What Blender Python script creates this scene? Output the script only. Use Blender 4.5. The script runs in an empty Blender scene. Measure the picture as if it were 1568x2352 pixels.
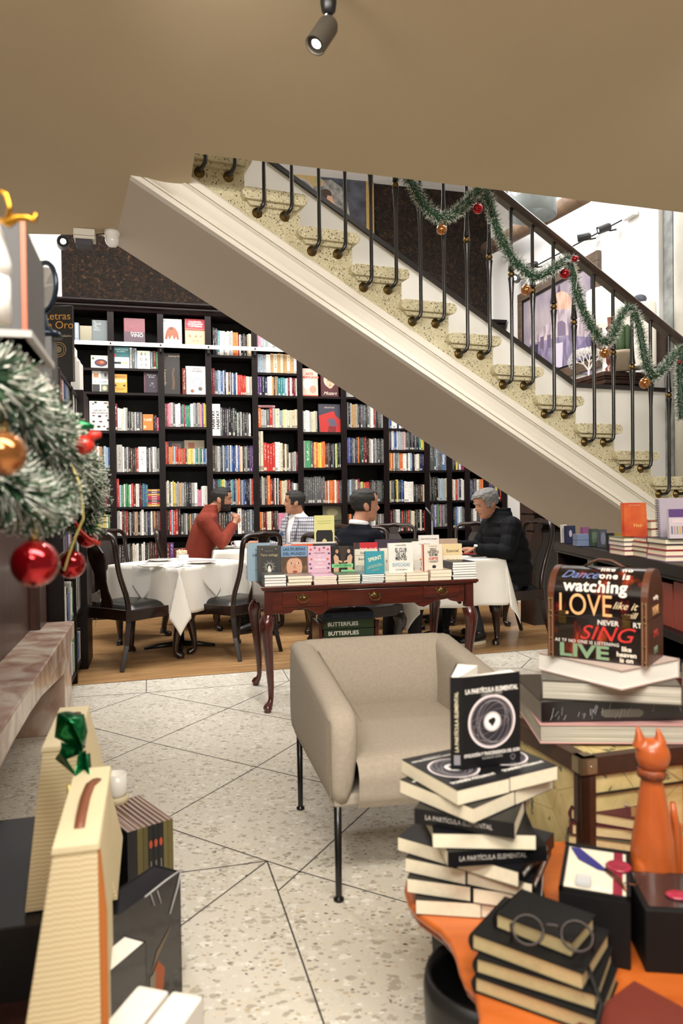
import bpy, bmesh, math, random
from mathutils import Vector, Matrix, Euler
R = random.Random(7)
SC = bpy.context.scene
COL = SC.collection
PI = math.pi

# ---------------------------------------------------------------- camera
F, CX, CY, EYE = 1700.0, 784.0, 1176.0, 1.27
PITCH = math.atan(26 / F)
ROLL = -0.013
RC = Matrix.Rotation(PI / 2 - PITCH, 3, 'X') @ Matrix.Rotation(ROLL, 3, 'Z')
CAM = Vector((0, 0, EYE))
cd = bpy.data.cameras.new('camera')
cam = bpy.data.objects.new('camera', cd)
COL.objects.link(cam)
cam.location = CAM
cam.rotation_euler = RC.to_euler()
cd.sensor_fit = 'VERTICAL'
cd.sensor_height = 36.0
cd.sensor_width = 24.0
cd.lens = 36.0 * F / 2352
cd.clip_start = 0.02
cd.dof.use_dof = True
cd.dof.focus_distance = 5.6
cd.dof.aperture_fstop = 3.2
SC.camera = cam

# ---------------------------------------------------------------- view, world, big lights
SC.view_settings.view_transform = 'Standard'
SC.view_settings.look = 'None'
SC.view_settings.gamma = 1.0
SC.view_settings.use_curve_mapping = False
SC.view_settings.exposure = 0.28
SC.cycles.use_denoising = True
SC.cycles.max_bounces = 8
SC.cycles.sample_clamp_indirect = 6.0
W = bpy.data.worlds.new('world')
SC.world = W
W.use_nodes = True
W.node_tree.nodes['Background'].inputs[0].default_value = (1.0, 0.93, 0.84, 1)
W.node_tree.nodes['Background'].inputs[1].default_value = 0.16


def lamp(name, kind, loc, power, color=(1, .93, .84), target=None, **kw):
 d = bpy.data.lights.new(name, kind)
 d.energy = power
 d.color = color
 for k, v in kw.items():
  setattr(d, k, v)
 o = bpy.data.objects.new(name, d)
 COL.objects.link(o)
 o.location = loc
 if target is not None:
  o.rotation_euler = (Vector(target) - Vector(loc)).to_track_quat('-Z', 'Y').to_euler()
 return o


WARM, NEUT, COOL = (1, .87, .70), (1, .955, .90), (.92, .95, 1.0)
#LIGHTS: unseen fill lamps added to brighten room, stairs and hall
lamp('overhead_fill', 'AREA', (0.4, 0.5, 2.88), 125, (1, .92, .81), (0.3, 1.9, 0), shape='RECTANGLE', size=2.2, size_y=.7)  # added overhead fill for the foreground, no fixture modelled
lamp('front_fill', 'AREA', (-0.6, -1.0, 2.8), 95, NEUT, (0.4, 4.6, 1.4), shape='RECTANGLE', size=1.8, size_y=.6)  # added fill behind the camera for faces turned to the viewer
lamp('stair_fill', 'SPOT', (-.5, 1.7, 2.85), 42, NEUT, (.2, 4.3, 2.5), spot_size=math.radians(75), spot_blend=.9, shadow_soft_size=.12)  # added spot out of view, brightens the stair side
lamp('stair_fill_right', 'SPOT', (1.6, 2.0, 2.85), 80, NEUT, (1.9, 5.0, 1.7), spot_size=math.radians(80), spot_blend=.9, shadow_soft_size=.12)  # same added fill for the lower stairs
lamp('desk_fill', 'SPOT', (.1, 2.55, 2.85), 150, NEUT, (.2, 4.8, .7), spot_size=math.radians(60), spot_blend=.9, shadow_soft_size=.08)  # added fill aimed at the desk
lamp('hall_fill', 'AREA', (-0.8, 6.9, 4.7), 140, NEUT, (-0.8, 6.9, 0), shape='RECTANGLE', size=4.2, size_y=.9)  # added overhead fill for the dining tables, hidden by the low ceiling
lamp('hall_front_fill', 'AREA', (-1.4, 5.6, 4.7), 85, NEUT, (-1.0, 8.6, 1.6), shape='RECTANGLE', size=2.6, size_y=.4)  # added fill aimed at the bookcase front
lamp('stairwell_fill', 'AREA', (2.4, 4.2, 4.9), 50, NEUT, (1.4, 5.6, 1.4), shape='RECTANGLE', size=2.2, size_y=.6)  # added fill over the stairwell
lamp('mezzanine_fill', 'AREA', (2.0, 7.4, 4.6), 42, COOL, (2.6, 7.6, 0), shape='RECTANGLE', size=2.0, size_y=1.4)  # added cool fill over the landing


# ---------------------------------------------------------------- pixel rays: where a line of sight meets the place
def ray(px, py):
 return RC @ Vector(((px - CX) / F, -(py - CY) / F, -1.0))


def at(px, py, Y):
 d = ray(px, py)
 return CAM + d * (Y / d.y)


def onz(px, py, z=0.0):
 d = ray(px, py)
 return CAM + d * ((z - EYE) / d.z)


def onplane(px, py, p0, n):
 d = ray(px, py)
 return CAM + d * ((Vector(p0) - CAM).dot(n) / d.dot(n))


class Frame:
 """a rotated local frame: x along the thing, y away from the viewer, z up"""
 def __init__(s, o, ang):
  s.o, s.a = Vector(o), ang
  s.u = Vector((math.cos(ang), math.sin(ang), 0))
  s.v = Vector((-math.sin(ang), math.cos(ang), 0))

 def w(s, x, y=0, z=0):
  return s.o + s.u * x + s.v * y + Vector((0, 0, z))

 def l(s, p):
  d = Vector(p) - s.o
  return Vector((d.dot(s.u), d.dot(s.v), d.z))

 def face(s, px, py, y=0.0):
  """local point where the line of sight meets the plane local y = y"""
  return s.l(onplane(px, py, s.w(0, y, 0), s.v))

 def side(s, px, py, x=0.0):
  return s.l(onplane(px, py, s.w(x, 0, 0), s.u))


# ---------------------------------------------------------------- materials
def lin(h):
 if isinstance(h, str):
  h = h.lstrip('#')
  c = [int(h[i:i + 2], 16) / 255 for i in (0, 2, 4)]
 else:
  c = h
 return tuple((x / 12.92 if x <= .04045 else ((x + .055) / 1.055) ** 2.4) for x in c) + (1.0,)


_MC = {}


def nt_new(name):
 m = bpy.data.materials.new(name)
 m.use_nodes = True
 nt = m.node_tree
 return m, nt, nt.nodes['Principled BSDF']


def N(nt, t, **kw):
 n = nt.nodes.new(t)
 for k, v in kw.items():
  if k.startswith('i_'):
   n.inputs[k[2:].replace('_', ' ')].default_value = v
  elif k.startswith('n_'):
   n.inputs[int(k[2:])].default_value = v
  else:
   setattr(n, k, v)
 return n


def ramp(nt, stops, src, interp='LINEAR'):
 r = nt.nodes.new('ShaderNodeValToRGB')
 r.color_ramp.interpolation = interp
 e = r.color_ramp.elements
 while len(e) < len(stops):
  e.new(0.5)
 for i, (p, c) in enumerate(stops):
  e[i].position = p
  e[i].color = lin(c) if not isinstance(c, (int, float)) else (c, c, c, 1)
 nt.links.new(src, r.inputs[0])
 return r


def M(name, col='808080', rough=.5, metal=0.0, var=0.0, scale=8.0, bump=0.0, bscale=60.0, coat=0.0, stretch=None, spec=None, trans=0.0, emit=None, estr=0.0, alpha=1.0, col2=None, detail=4.0):
 if name in _MC:
  return _MC[name]
 m, nt, b = nt_new(name)
 c = lin(col)
 b.inputs['Base Color'].default_value = c
 b.inputs['Roughness'].default_value = rough
 b.inputs['Metallic'].default_value = metal
 if coat:
  b.inputs['Coat Weight'].default_value = coat
  b.inputs['Coat Roughness'].default_value = .12
 if spec is not None:
  b.inputs['Specular IOR Level'].default_value = spec
 if trans:
  b.inputs['Transmission Weight'].default_value = trans
 if alpha < 1:
  b.inputs['Alpha'].default_value = alpha
 if emit:
  b.inputs['Emission Color'].default_value = lin(emit)
  b.inputs['Emission Strength'].default_value = estr
 tc = N(nt, 'ShaderNodeTexCoord')
 src = tc.outputs['Object']
 if stretch:
  mp = N(nt, 'ShaderNodeMapping')
  mp.inputs['Scale'].default_value = stretch
  nt.links.new(src, mp.inputs[0])
  src = mp.outputs[0]
 if var or col2:
  n = N(nt, 'ShaderNodeTexNoise', i_Scale=scale, i_Detail=detail)
  nt.links.new(src, n.inputs['Vector'])
  c2 = lin(col2) if col2 else tuple(x * (1 - var) for x in c[:3]) + (1,)
  mx = N(nt, 'ShaderNodeMix', data_type='RGBA')
  mx.inputs[6].default_value = c
  mx.inputs[7].default_value = c2
  mr = N(nt, 'ShaderNodeMapRange', n_1=.35, n_2=.68)
  nt.links.new(n.outputs[0], mr.inputs[0])
  nt.links.new(mr.outputs[0], mx.inputs[0])
  nt.links.new(mx.outputs[2], b.inputs['Base Color'])
 if bump:
  n2 = N(nt, 'ShaderNodeTexNoise', i_Scale=bscale, i_Detail=4.0)
  nt.links.new(src, n2.inputs['Vector'])
  bp = N(nt, 'ShaderNodeBump', i_Strength=bump, i_Distance=.004)
  nt.links.new(n2.outputs[0], bp.inputs['Height'])
  nt.links.new(bp.outputs[0], b.inputs['Normal'])
 _MC[name] = m
 return m


# ---------------------------------------------------------------- mesh builder
class MB:
 def __init__(s):
  s.v, s.f, s.m, s.uv, s.c = [], [], [], [], []
  s.X = Matrix.Identity(4)

 def add(s, vs, fs, m=0, uv=None, col=None):
  k = len(s.v)
  X = s.X
  s.v += [X @ Vector(p) for p in vs]
  for i, f in enumerate(fs):
   s.f.append([k + j for j in f])
   s.m.append(m if not isinstance(m, (list, tuple)) else m[i])
   s.uv.append(uv[i] if uv else None)
   s.c.append(col)
  return s

 def box(s, x0, y0, z0, x1, y1, z1, m=0, col=None, uv=None):
  vs = [(x0, y0, z0), (x1, y0, z0), (x1, y1, z0), (x0, y1, z0), (x0, y0, z1), (x1, y0, z1), (x1, y1, z1), (x0, y1, z1)]
  return s.add(vs, [(0, 3, 2, 1), (4, 5, 6, 7), (0, 1, 5, 4), (1, 2, 6, 5), (2, 3, 7, 6), (3, 0, 4, 7)], m, uv, col)

 def quad(s, a, b, c, d, m=0):
  return s.add([a, b, c, d], [(0, 1, 2, 3)], m, [[(0, 0), (1, 0), (1, 1), (0, 1)]])

 def prism(s, pts, a, b, plane='xz', m=0):
  """polygon pts extruded along the third axis from a to b"""
  n = len(pts)
  area = sum(pts[i][0] * pts[(i + 1) % n][1] - pts[(i + 1) % n][0] * pts[i][1] for i in range(n))
  if area < 0:
   pts = pts[::-1]
  def P(p, t):
   return {'xz': (p[0], t, p[1]), 'xy': (p[0], p[1], t), 'yz': (t, p[0], p[1])}[plane]
  if plane == 'xz':
   a, b = b, a
  vs = [P(p, a) for p in pts] + [P(p, b) for p in pts]
  fs = [tuple(range(n))[::-1], tuple(range(n, 2 * n))] + [(i, (i + 1) % n, n + (i + 1) % n, n + i) for i in range(n)]
  return s.add(vs, fs, m)

 def tube(s, pts, r, n=8, m=0, caps=True, sq=None, closed=False):
  """swept round (or sq=(a,b) elliptic) section along pts; r number or list"""
  pts = [Vector(p) for p in pts]
  k = len(pts)
  rs = r if isinstance(r, (list, tuple)) else [r] * k
  t0 = (pts[1] - pts[0]).normalized()
  up = Vector((0, 0, 1)) if abs(t0.z) < .9 else Vector((0, 1, 0))
  nrm = (up - t0 * up.dot(t0)).normalized()
  vs, fs = [], []
  for i, p in enumerate(pts):
   a = pts[max(i - 1, 0)] if not closed else pts[(i - 1) % k]
   b = pts[min(i + 1, k - 1)] if not closed else pts[(i + 1) % k]
   t = (b - a)
   t = t.normalized() if t.length > 1e-9 else t0
   nrm = (nrm - t * nrm.dot(t))
   nrm = nrm.normalized() if nrm.length > 1e-6 else t.orthogonal().normalized()
   bn = t.cross(nrm)
   sa, sb = sq if sq else (1, 1)
   for j in range(n):
    g = 2 * PI * j / n
    vs.append(p + nrm * (math.cos(g) * rs[i] * sa) + bn * (math.sin(g) * rs[i] * sb))
  for i in range(k if closed else k - 1):
   o, q = i * n, ((i + 1) % k) * n
   for j in range(n):
    fs.append((o + j, o + (j + 1) % n, q + (j + 1) % n, q + j))
  if caps and not closed:
   fs.append(tuple(range(n))[::-1])
   fs.append(tuple((k - 1) * n + j for j in range(n)))
  return s.add(vs, fs, m)

 def lathe(s, prof, n=16, m=0, o=(0, 0, 0), ax=None):
  """prof: (radius, height) pairs round z at o; ax optional 3x3 turning z to another axis"""
  vs, fs = [], []
  o = Vector(o)
  for (r, z) in prof:
   for j in range(n):
    g = 2 * PI * j / n
    p = Vector((r * math.cos(g), r * math.sin(g), z))
    vs.append(o + (ax @ p if ax else p))
  k = len(prof)
  for i in range(k - 1):
   for j in range(n):
    fs.append((i * n + j, i * n + (j + 1) % n, (i + 1) * n + (j + 1) % n, (i + 1) * n + j))
  if prof[0][0] > 1e-5:
   fs.append(tuple(range(n))[::-1])
  if prof[-1][0] > 1e-5:
   fs.append(tuple((k - 1) * n + j for j in range(n)))
  return s.add(vs, fs, m)

 def ball(s, c, r, n=12, m=0, ax=None):
  rx, ry, rz = r if isinstance(r, (tuple, list)) else (r, r, r)
  h = max(6, n // 2 + 2)
  vs, fs = [], []
  c = Vector(c)
  for i in range(h + 1):
   t = PI * i / h
   for j in range(n):
    g = 2 * PI * j / n
    p = Vector((rx * math.sin(t) * math.cos(g), ry * math.sin(t) * math.sin(g), -rz * math.cos(t)))
    vs.append(c + (ax @ p if ax else p))
  for i in range(h):
   for j in range(n):
    fs.append((i * n + j, i * n + (j + 1) % n, (i + 1) * n + (j + 1) % n, (i + 1) * n + j))
  return s.add(vs, fs, m)

 def grid(s, fn, nu, nv, m=0, flip=False):
  vs = [fn(i / nu, j / nv) for j in range(nv + 1) for i in range(nu + 1)]
  w = nu + 1
  fs, uv = [], []
  for j in range(nv):
   for i in range(nu):
    f = (j * w + i, j * w + i + 1, (j + 1) * w + i + 1, (j + 1) * w + i)
    t = [(i / nu, j / nv), ((i + 1) / nu, j / nv), ((i + 1) / nu, (j + 1) / nv), (i / nu, (j + 1) / nv)]
    fs.append(f[::-1] if flip else f)
    uv.append(t[::-1] if flip else t)
  return s.add(vs, fs, m, uv)

 def build(s, name, mats, parent=None, smooth=False, bevel=0, seg=2, loc=None, rz=0, sub=0, rem=0, solid=0, smoothit=0):
  me = bpy.data.meshes.new(name)
  me.from_pydata([tuple(p) for p in s.v], [], s.f)
  if not isinstance(mats, (list, tuple)):
   mats = [mats]
  for mt in mats:
   me.materials.append(mt)
  me.polygons.foreach_set('material_index', s.m)
  if any(u is not None for u in s.uv):
   L = me.uv_layers.new(name='UVMap')
   k = 0
   for p, u in zip(me.polygons, s.uv):
    for q in range(p.loop_total):
     L.data[p.loop_start + q].uv = u[q] if u and q < len(u) else (0, 0)
  if any(c is not None for c in s.c):
   A = me.color_attributes.new('Col', 'FLOAT_COLOR', 'CORNER')
   for p, c in zip(me.polygons, s.c):
    for q in range(p.loop_total):
     A.data[p.loop_start + q].color = c or (0, 0, 0, 1)
  if smooth:
   me.polygons.foreach_set('use_smooth', [True] * len(me.polygons))
  me.update()
  o = bpy.data.objects.new(name, me)
  COL.objects.link(o)
  if parent:
   o.parent = parent
  if loc is not None:
   o.location = loc
  if rz:
   o.rotation_euler = (0, 0, rz)
  if rem:
   q = o.modifiers.new('r', 'REMESH')
   q.mode = 'VOXEL'
   q.voxel_size = rem
   q.use_smooth_shade = True
  if smoothit:
   q = o.modifiers.new('s', 'SMOOTH')
   q.iterations = smoothit
   q.factor = .5
  if solid:
   q = o.modifiers.new('t', 'SOLIDIFY')
   q.thickness = solid
   q.offset = 0
  if sub:
   q = o.modifiers.new('u', 'SUBSURF')
   q.levels = q.render_levels = sub
  if bevel:
   q = o.modifiers.new('b', 'BEVEL')
   q.width = bevel
   q.segments = seg
   q.limit_method = 'ANGLE'
   q.angle_limit = math.radians(40)
   if smooth:
    q.harden_normals = False
  return o


def auto(o, deg=35):
 """sharp edges stay sharp on a smooth-shaded mesh"""
 me = o.data
 bm = bmesh.new()
 bm.from_mesh(me)
 for e in bm.edges:
  if len(e.link_faces) == 2 and e.calc_face_angle(0) > math.radians(deg):
   e.smooth = False
 for f in bm.faces:
  f.smooth = True
 bm.to_mesh(me)
 bm.free()
 return o


def prop(o, label=None, cat=None, group=None, kind=None):
 if label: o['label'] = label
 if cat: o['category'] = cat
 if group: o['group'] = group
 if kind: o['kind'] = kind
 return o


def thing(name, label, cat, loc=(0, 0, 0), rz=0.0, group=None, rot=None):
 o = bpy.data.objects.new(name, None)
 o.empty_display_size = .05
 COL.objects.link(o)
 o.location = loc
 o.rotation_euler = rot if rot else (0, 0, rz)
 return prop(o, label, cat, group)


def struct(o, label=None, cat=None):
 o['kind'] = 'structure'
 if label: o['label'] = label
 if cat: o['category'] = cat
 return o


def copy_tree(o, parent=None):
 c = o.copy()
 COL.objects.link(c)
 c.parent = parent
 for ch in list(o.children):
  copy_tree(ch, c)
 return c


def text(s, size, mat, parent, loc=(0, 0, 0), rot=(PI / 2, 0, 0), name='lettering', sx=1.0, shear=0.0, bold=0.0, align='CENTER', depth=.0006, spacing=1.0, line=1.0, warp=None, extra=None):
 """lettering as thin mesh on a surface; local x right, y up, turned by rot"""
 cu = bpy.data.curves.new('t', 'FONT')
 cu.body = s
 cu.size = size
 cu.align_x = align
 cu.align_y = 'CENTER'
 cu.shear = shear
 cu.offset = bold * size
 cu.extrude = depth
 cu.resolution_u = 2 if size < .035 else 6
 cu.space_character = spacing
 cu.space_line = line
 o = bpy.data.objects.new('t', cu)
 me = bpy.data.meshes.new_from_object(o)
 if warp:
  bm = bmesh.new()
  bm.from_mesh(me)
  bmesh.ops.triangulate(bm, faces=bm.faces[:])
  bm.to_mesh(me)
  bm.free()
 bpy.data.objects.remove(o)
 bpy.data.curves.remove(cu)
 for v in me.vertices:
  v.co.x *= sx
  if warp:
   v.co = Vector(warp(v.co))
 me.materials.clear()
 me.materials.append(mat)
 t = bpy.data.objects.new(name, me)
 COL.objects.link(t)
 t.parent = parent
 t.location = loc
 t.rotation_euler = rot
 return t

# ================================================================ the room
def wood_mat(name, c1, c2, rough=.35, scale=(1, 14, 14), coat=.0, planks=None):
 if name in _MC: return _MC[name]
 m, nt, b = nt_new(name)
 tc = N(nt, 'ShaderNodeTexCoord')
 mp = N(nt, 'ShaderNodeMapping')
 mp.inputs['Scale'].default_value = scale
 nt.links.new(tc.outputs['Object'], mp.inputs[0])
 n = N(nt, 'ShaderNodeTexNoise', i_Scale=2.2, i_Detail=7.0, i_Distortion=.6)
 nt.links.new(mp.outputs[0], n.inputs['Vector'])
 r = ramp(nt, [(.3, c1), (.7, c2)], n.outputs[0])
 out = r.outputs[0]
 if planks:
  mp2 = N(nt, 'ShaderNodeMapping')
  mp2.inputs['Rotation'].default_value = (0, 0, planks[0])
  nt.links.new(tc.outputs['Object'], mp2.inputs[0])
  br = N(nt, 'ShaderNodeTexBrick')
  br.inputs['Color1'].default_value = (.62, .62, .62, 1)
  br.inputs['Color2'].default_value = (1, 1, 1, 1)
  br.inputs['Mortar'].default_value = (.45, .45, .45, 1)
  br.inputs['Scale'].default_value = 1.0
  br.inputs['Mortar Size'].default_value = .0012
  br.inputs['Brick Width'].default_value = planks[1]
  br.inputs['Row Height'].default_value = planks[2]
  nt.links.new(mp2.outputs[0], br.inputs['Vector'])
  nt.links.new(mp2.outputs[0], mp.inputs[0])
  mx = N(nt, 'ShaderNodeMix', data_type='RGBA', blend_type='MULTIPLY')
  mx.inputs[0].default_value = .55
  nt.links.new(out, mx.inputs[6])
  nt.links.new(br.outputs[0], mx.inputs[7])
  out = mx.outputs[2]
 nt.links.new(out, b.inputs['Base Color'])
 b.inputs['Roughness'].default_value = rough
 if coat:
  b.inputs['Coat Weight'].default_value = coat
  b.inputs['Coat Roughness'].default_value = .1
 _MC[name] = m
 return m


def terrazzo_mat(name, base, chips, dens=26.0, rough=.4, small=110.0):
 if name in _MC: return _MC[name]
 m, nt, b = nt_new(name)
 tc = N(nt, 'ShaderNodeTexCoord')
 src = tc.outputs['Object']
 cur = None
 n0 = N(nt, 'ShaderNodeTexNoise', i_Scale=1.6, i_Detail=3.0)
 nt.links.new(src, n0.inputs['Vector'])
 base_r = ramp(nt, [(.35, base[0]), (.65, base[1])], n0.outputs[0])
 cur = base_r.outputs[0]
 for k, (sc, thr, cols) in enumerate(chips):
  mp = N(nt, 'ShaderNodeMapping')
  mp.inputs['Location'].default_value = (3.1 * k, 1.7 * k, .5 * k)
  mp.inputs['Rotation'].default_value = (0, 0, .8 * k)
  mp.inputs['Scale'].default_value = (1, 1.5, 1)
  nt.links.new(src, mp.inputs[0])
  dn = N(nt, 'ShaderNodeTexNoise', i_Scale=sc * 2, i_Detail=1.0)
  nt.links.new(mp.outputs[0], dn.inputs['Vector'])
  va = N(nt, 'ShaderNodeMix', data_type='RGBA', blend_type='LINEAR_LIGHT')
  va.inputs[0].default_value = .25 / sc
  nt.links.new(mp.outputs[0], va.inputs[6])
  nt.links.new(dn.outputs[1], va.inputs[7])
  vo = N(nt, 'ShaderNodeTexVoronoi', i_Scale=sc)
  nt.links.new(va.outputs[2], vo.inputs['Vector'])
  # chip radius differs per cell
  sep = N(nt, 'ShaderNodeSeparateColor')
  nt.links.new(vo.outputs['Color'], sep.inputs[0])
  ml = N(nt, 'ShaderNodeMath', operation='MULTIPLY', n_1=thr)
  nt.links.new(sep.outputs[1], ml.inputs[0])
  lt = N(nt, 'ShaderNodeMath', operation='LESS_THAN')
  nt.links.new(vo.outputs['Distance'], lt.inputs[0])
  nt.links.new(ml.outputs[0], lt.inputs[1])
  rr = ramp(nt, [(i / len(cols), c) for i, c in enumerate(cols)], sep.outputs[0], 'CONSTANT')
  mx = N(nt, 'ShaderNodeMix', data_type='RGBA')
  nt.links.new(lt.outputs[0], mx.inputs[0])
  nt.links.new(cur, mx.inputs[6])
  nt.links.new(rr.outputs[0], mx.inputs[7])
  cur = mx.outputs[2]
 nt.links.new(cur, b.inputs['Base Color'])
 b.inputs['Roughness'].default_value = rough
 _MC[name] = m
 return m


m_plaster = M('painted_plaster', 'c0b3a2', .75, var=.04, scale=1.5, bump=.12, bscale=260)
m_ceil = M('ceiling_plaster', 'c2b091', .8, var=.04, scale=1.2, bump=.1, bscale=260)
m_cream = M('cream_moulding', 'e3ddd0', .5, var=.03, scale=3)
m_white = M('white_wall', 'e9e7e3', .7, var=.03, scale=1.2)
m_terr = terrazzo_mat('floor_terrazzo', ('ddd7c9', 'd2ccbf'), [
 (30, .60, ['e2ddd0', 'bab3a4', 'dad2be', 'b5ac9c', 'e9e6dc']), (55, .50, ['dcd6c8', 'b0a898', 'efece2', 'c2b294', '8e8678', 'dedad0', 'cfc8ba', 'aaa294']),
 (42, .26, ['d8d2c4', '5c564c', 'c9c1b0', 'b08a62', 'e2ded2', '55504a', 'cdc6b8', 'd6cfbf', 'bfb7a7', 'f0ede6'])], rough=.36)
m_step = terrazzo_mat('stair_terrazzo', ('cfc6a4', 'c4ba98'), [
 (95, .42, ['4a4438', '8c8167', '6a624e', 'e6dfc4']), (150, .36, ['3f3a30', 'e9e3cc', '8f8569'])], rough=.45)
m_joint = M('floor_joint', '3a3630', .8)
m_plank = wood_mat('oak_planks', 'a87c50', 'c9a06e', .32, (1.2, 9, 9), coat=.15, planks=(-0.28, 1.4, .075))


def bark_mat():
 m, nt, b = nt_new('brown_fibre_wall')
 tc = N(nt, 'ShaderNodeTexCoord')
 w = N(nt, 'ShaderNodeTexNoise', i_Scale=22.0, i_Detail=9.0, i_Roughness=.8, i_Distortion=1.1)
 nt.links.new(tc.outputs['Object'], w.inputs['Vector'])
 r = ramp(nt, [(.42, '0d0907'), (.53, '20160f'), (.60, '3e2a19'), (.69, '80592f')], w.outputs[0])
 br = N(nt, 'ShaderNodeTexBrick')
 br.inputs['Scale'].default_value = 1.0
 br.inputs['Brick Width'].default_value = .34
 br.inputs['Row Height'].default_value = .34
 br.offset = 0
 br.inputs['Mortar Size'].default_value = .003
 br.inputs['Color1'].default_value = br.inputs['Color2'].default_value = (1, 1, 1, 1)
 br.inputs['Mortar'].default_value = (.4, .4, .4, 1)
 mp = N(nt, 'ShaderNodeMapping')
 mp.inputs['Rotation'].default_value = (PI / 2, 0, 0)
 nt.links.new(tc.outputs['Object'], mp.inputs[0])
 nt.links.new(mp.outputs[0], br.inputs['Vector'])
 mx = N(nt, 'ShaderNodeMix', data_type='RGBA', blend_type='MULTIPLY')
 mx.inputs[0].default_value = 1
 nt.links.new(r.outputs[0], mx.inputs[6])
 nt.links.new(br.outputs[0], mx.inputs[7])
 nt.links.new(mx.outputs[2], b.inputs['Base Color'])
 bp = N(nt, 'ShaderNodeBump', i_Strength=.8, i_Distance=.01)
 nt.links.new(w.outputs[0], bp.inputs['Height'])
 nt.links.new(bp.outputs[0], b.inputs['Normal'])
 b.inputs['Roughness'].default_value = .7
 b.inputs['Specular IOR Level'].default_value = .2
 return m


m_bark = bark_mat()

# floors: terrazzo in front, oak behind a slanting edge
e1, e2 = onz(165, 1575), onz(680, 1535)
ed = (e2 - e1).normalized()
ea, eb = e1 - ed * 4, e1 + ed * 8
mb = MB()
mb.prism([(-3.2, -3.0), (4.6, -3.0), (eb.x, eb.y), (ea.x, ea.y)], -.06, 0, 'xy', 0)


def strip(a, b, w=.005, z=.0008, m=1):
 a, b = Vector(a), Vector(b)
 d = (b - a).normalized()
 n = Vector((-d.y, d.x, 0)) * w / 2
 mb.add([a - n + Vector((0, 0, z)), b - n + Vector((0, 0, z)), b + n + Vector((0, 0, z)), a + n + Vector((0, 0, z))], [(0, 1, 2, 3)], m)


for poly in ([(203, 1638), (336, 1591)], [(336, 1562), (336, 1591)], [(165, 1602), (336, 1591), (664, 1564), (720, 1559)],
    [(336, 1591), (524, 1627), (682, 1656), (1300, 1770)], [(649, 1538), (664, 1564), (524, 1627), (345, 1705), (200, 1768)],
    [(160, 1659), (211, 1671), (345, 1705), (589, 1762), (733, 1796), (900, 1835)], [(900, 1570), (682, 1705), (589, 1762), (369, 1887), (200, 1985)],
    [(250, 1856), (369, 1896), (613, 1978), (688, 2002), (940, 2075), (1200, 2150)], [(1000, 1712), (846, 1857), (688, 2002), (638, 2047)],
    [(613, 1978), (401, 2006), (200, 2033)], [(613, 1978), (412, 2129), (200, 2290)], [(613, 1978), (638, 2047), (696, 2214), (760, 2400)],
    [(1178, 1494), (1219, 1512), (1196, 1535)], [(1219, 1512), (1400, 1545)], [(1083, 1535), (1196, 1535), (1400, 1580)]):
 for p, q in zip(poly, poly[1:]):
  strip(onz(*p), onz(*q))
strip(e1 - ed * 1.5, e1 + ed * 5, .008, .0012)
struct(mb.build('floor', [m_terr, m_joint]), 'speckled terrazzo floor with thin dark joints', 'floor')
mb = MB()
mb.prism([(ea.x, ea.y), (eb.x, eb.y), (eb.x + 1, 11), (-5, 11)], -.06, 0.001, 'xy')
struct(mb.build('floor_wood', m_plank), 'honey oak plank floor under the dining tables', 'floor')

# stairs: two measured nose points give run, rise and direction
N0, N8 = at(700, 455, 4.146), at(1502, 1037, 5.05)
sv = (N8 - N0) / 8
RUN, RISE = math.hypot(sv.x, sv.y), -sv.z
SF = Frame(N0, math.atan2(sv.y, sv.x))
SLOPE = RISE / RUN
SW = 1.02          # stair width
HC = 2.93          # low ceiling

# low ceiling with the stairwell notch
zc = lambda x, y: onz(x, y, HC)
A0, A1 = zc(-260, 531), zc(262, 541)
Dp, E0, E1 = zc(443, 412), zc(447, 352), zc(1568, 488)
Bp = SF.w(0, SW + .0, 0)
# soffit line through measured point gives underside offset
so = SF.face(700, 680, 0)
Z_BOT = so.z + SLOPE * so.x       # bottom edge of the moulding: z = Z_BOT - SLOPE*x
xm = (Z_BOT - (HC - N0.z)) / SLOPE  # local x where the underside meets the ceiling
Cn, Cf = SF.w(xm, 0), SF.w(xm, SW)
NT = SF.l(Dp).x
Dn = SF.w(NT, 0)
Ed = (E1 - E0)
mb = MB()
poly = [A0, A1, Cf, Cn, Dn, E0, E1 + Ed * .6, Vector((6, -3, 0)), Vector((-4, -3, 0))]
mb.prism([(p.x, p.y) for p in poly], HC, HC + .28, 'xy')
struct(mb.build('ceiling', m_ceil), 'low beige plaster ceiling cut away round the stairwell', 'ceiling')

# back wall (brown fibre tiles) and bookcase line
BF = Frame((at(258, 1150, 8.117).x, 8.117, 0), math.radians(14.3))
yb = .36   # bookcase depth
cx_ = BF.face(1125, 600, yb).x
mb = MB()
xl = BF.face(141, 600, yb).x
mb.box(xl, yb, 0, cx_, yb + .15, 5.2)
struct(mb.build('wall_back', m_bark, loc=BF.o, rz=BF.a), 'dark brown fibre tiled wall above the bookcase', 'wall')
mb = MB()
mb.box(-3, yb + .02, 0, xl, yb + .2, 5.2)
mb.box(cx_, yb + .02, 0, cx_ + 3.5, yb + .2, 5.2)
struct(mb.build('wall_back_side', m_white, loc=BF.o, rz=BF.a), 'white plaster beside the brown tiled wall', 'wall')
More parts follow.
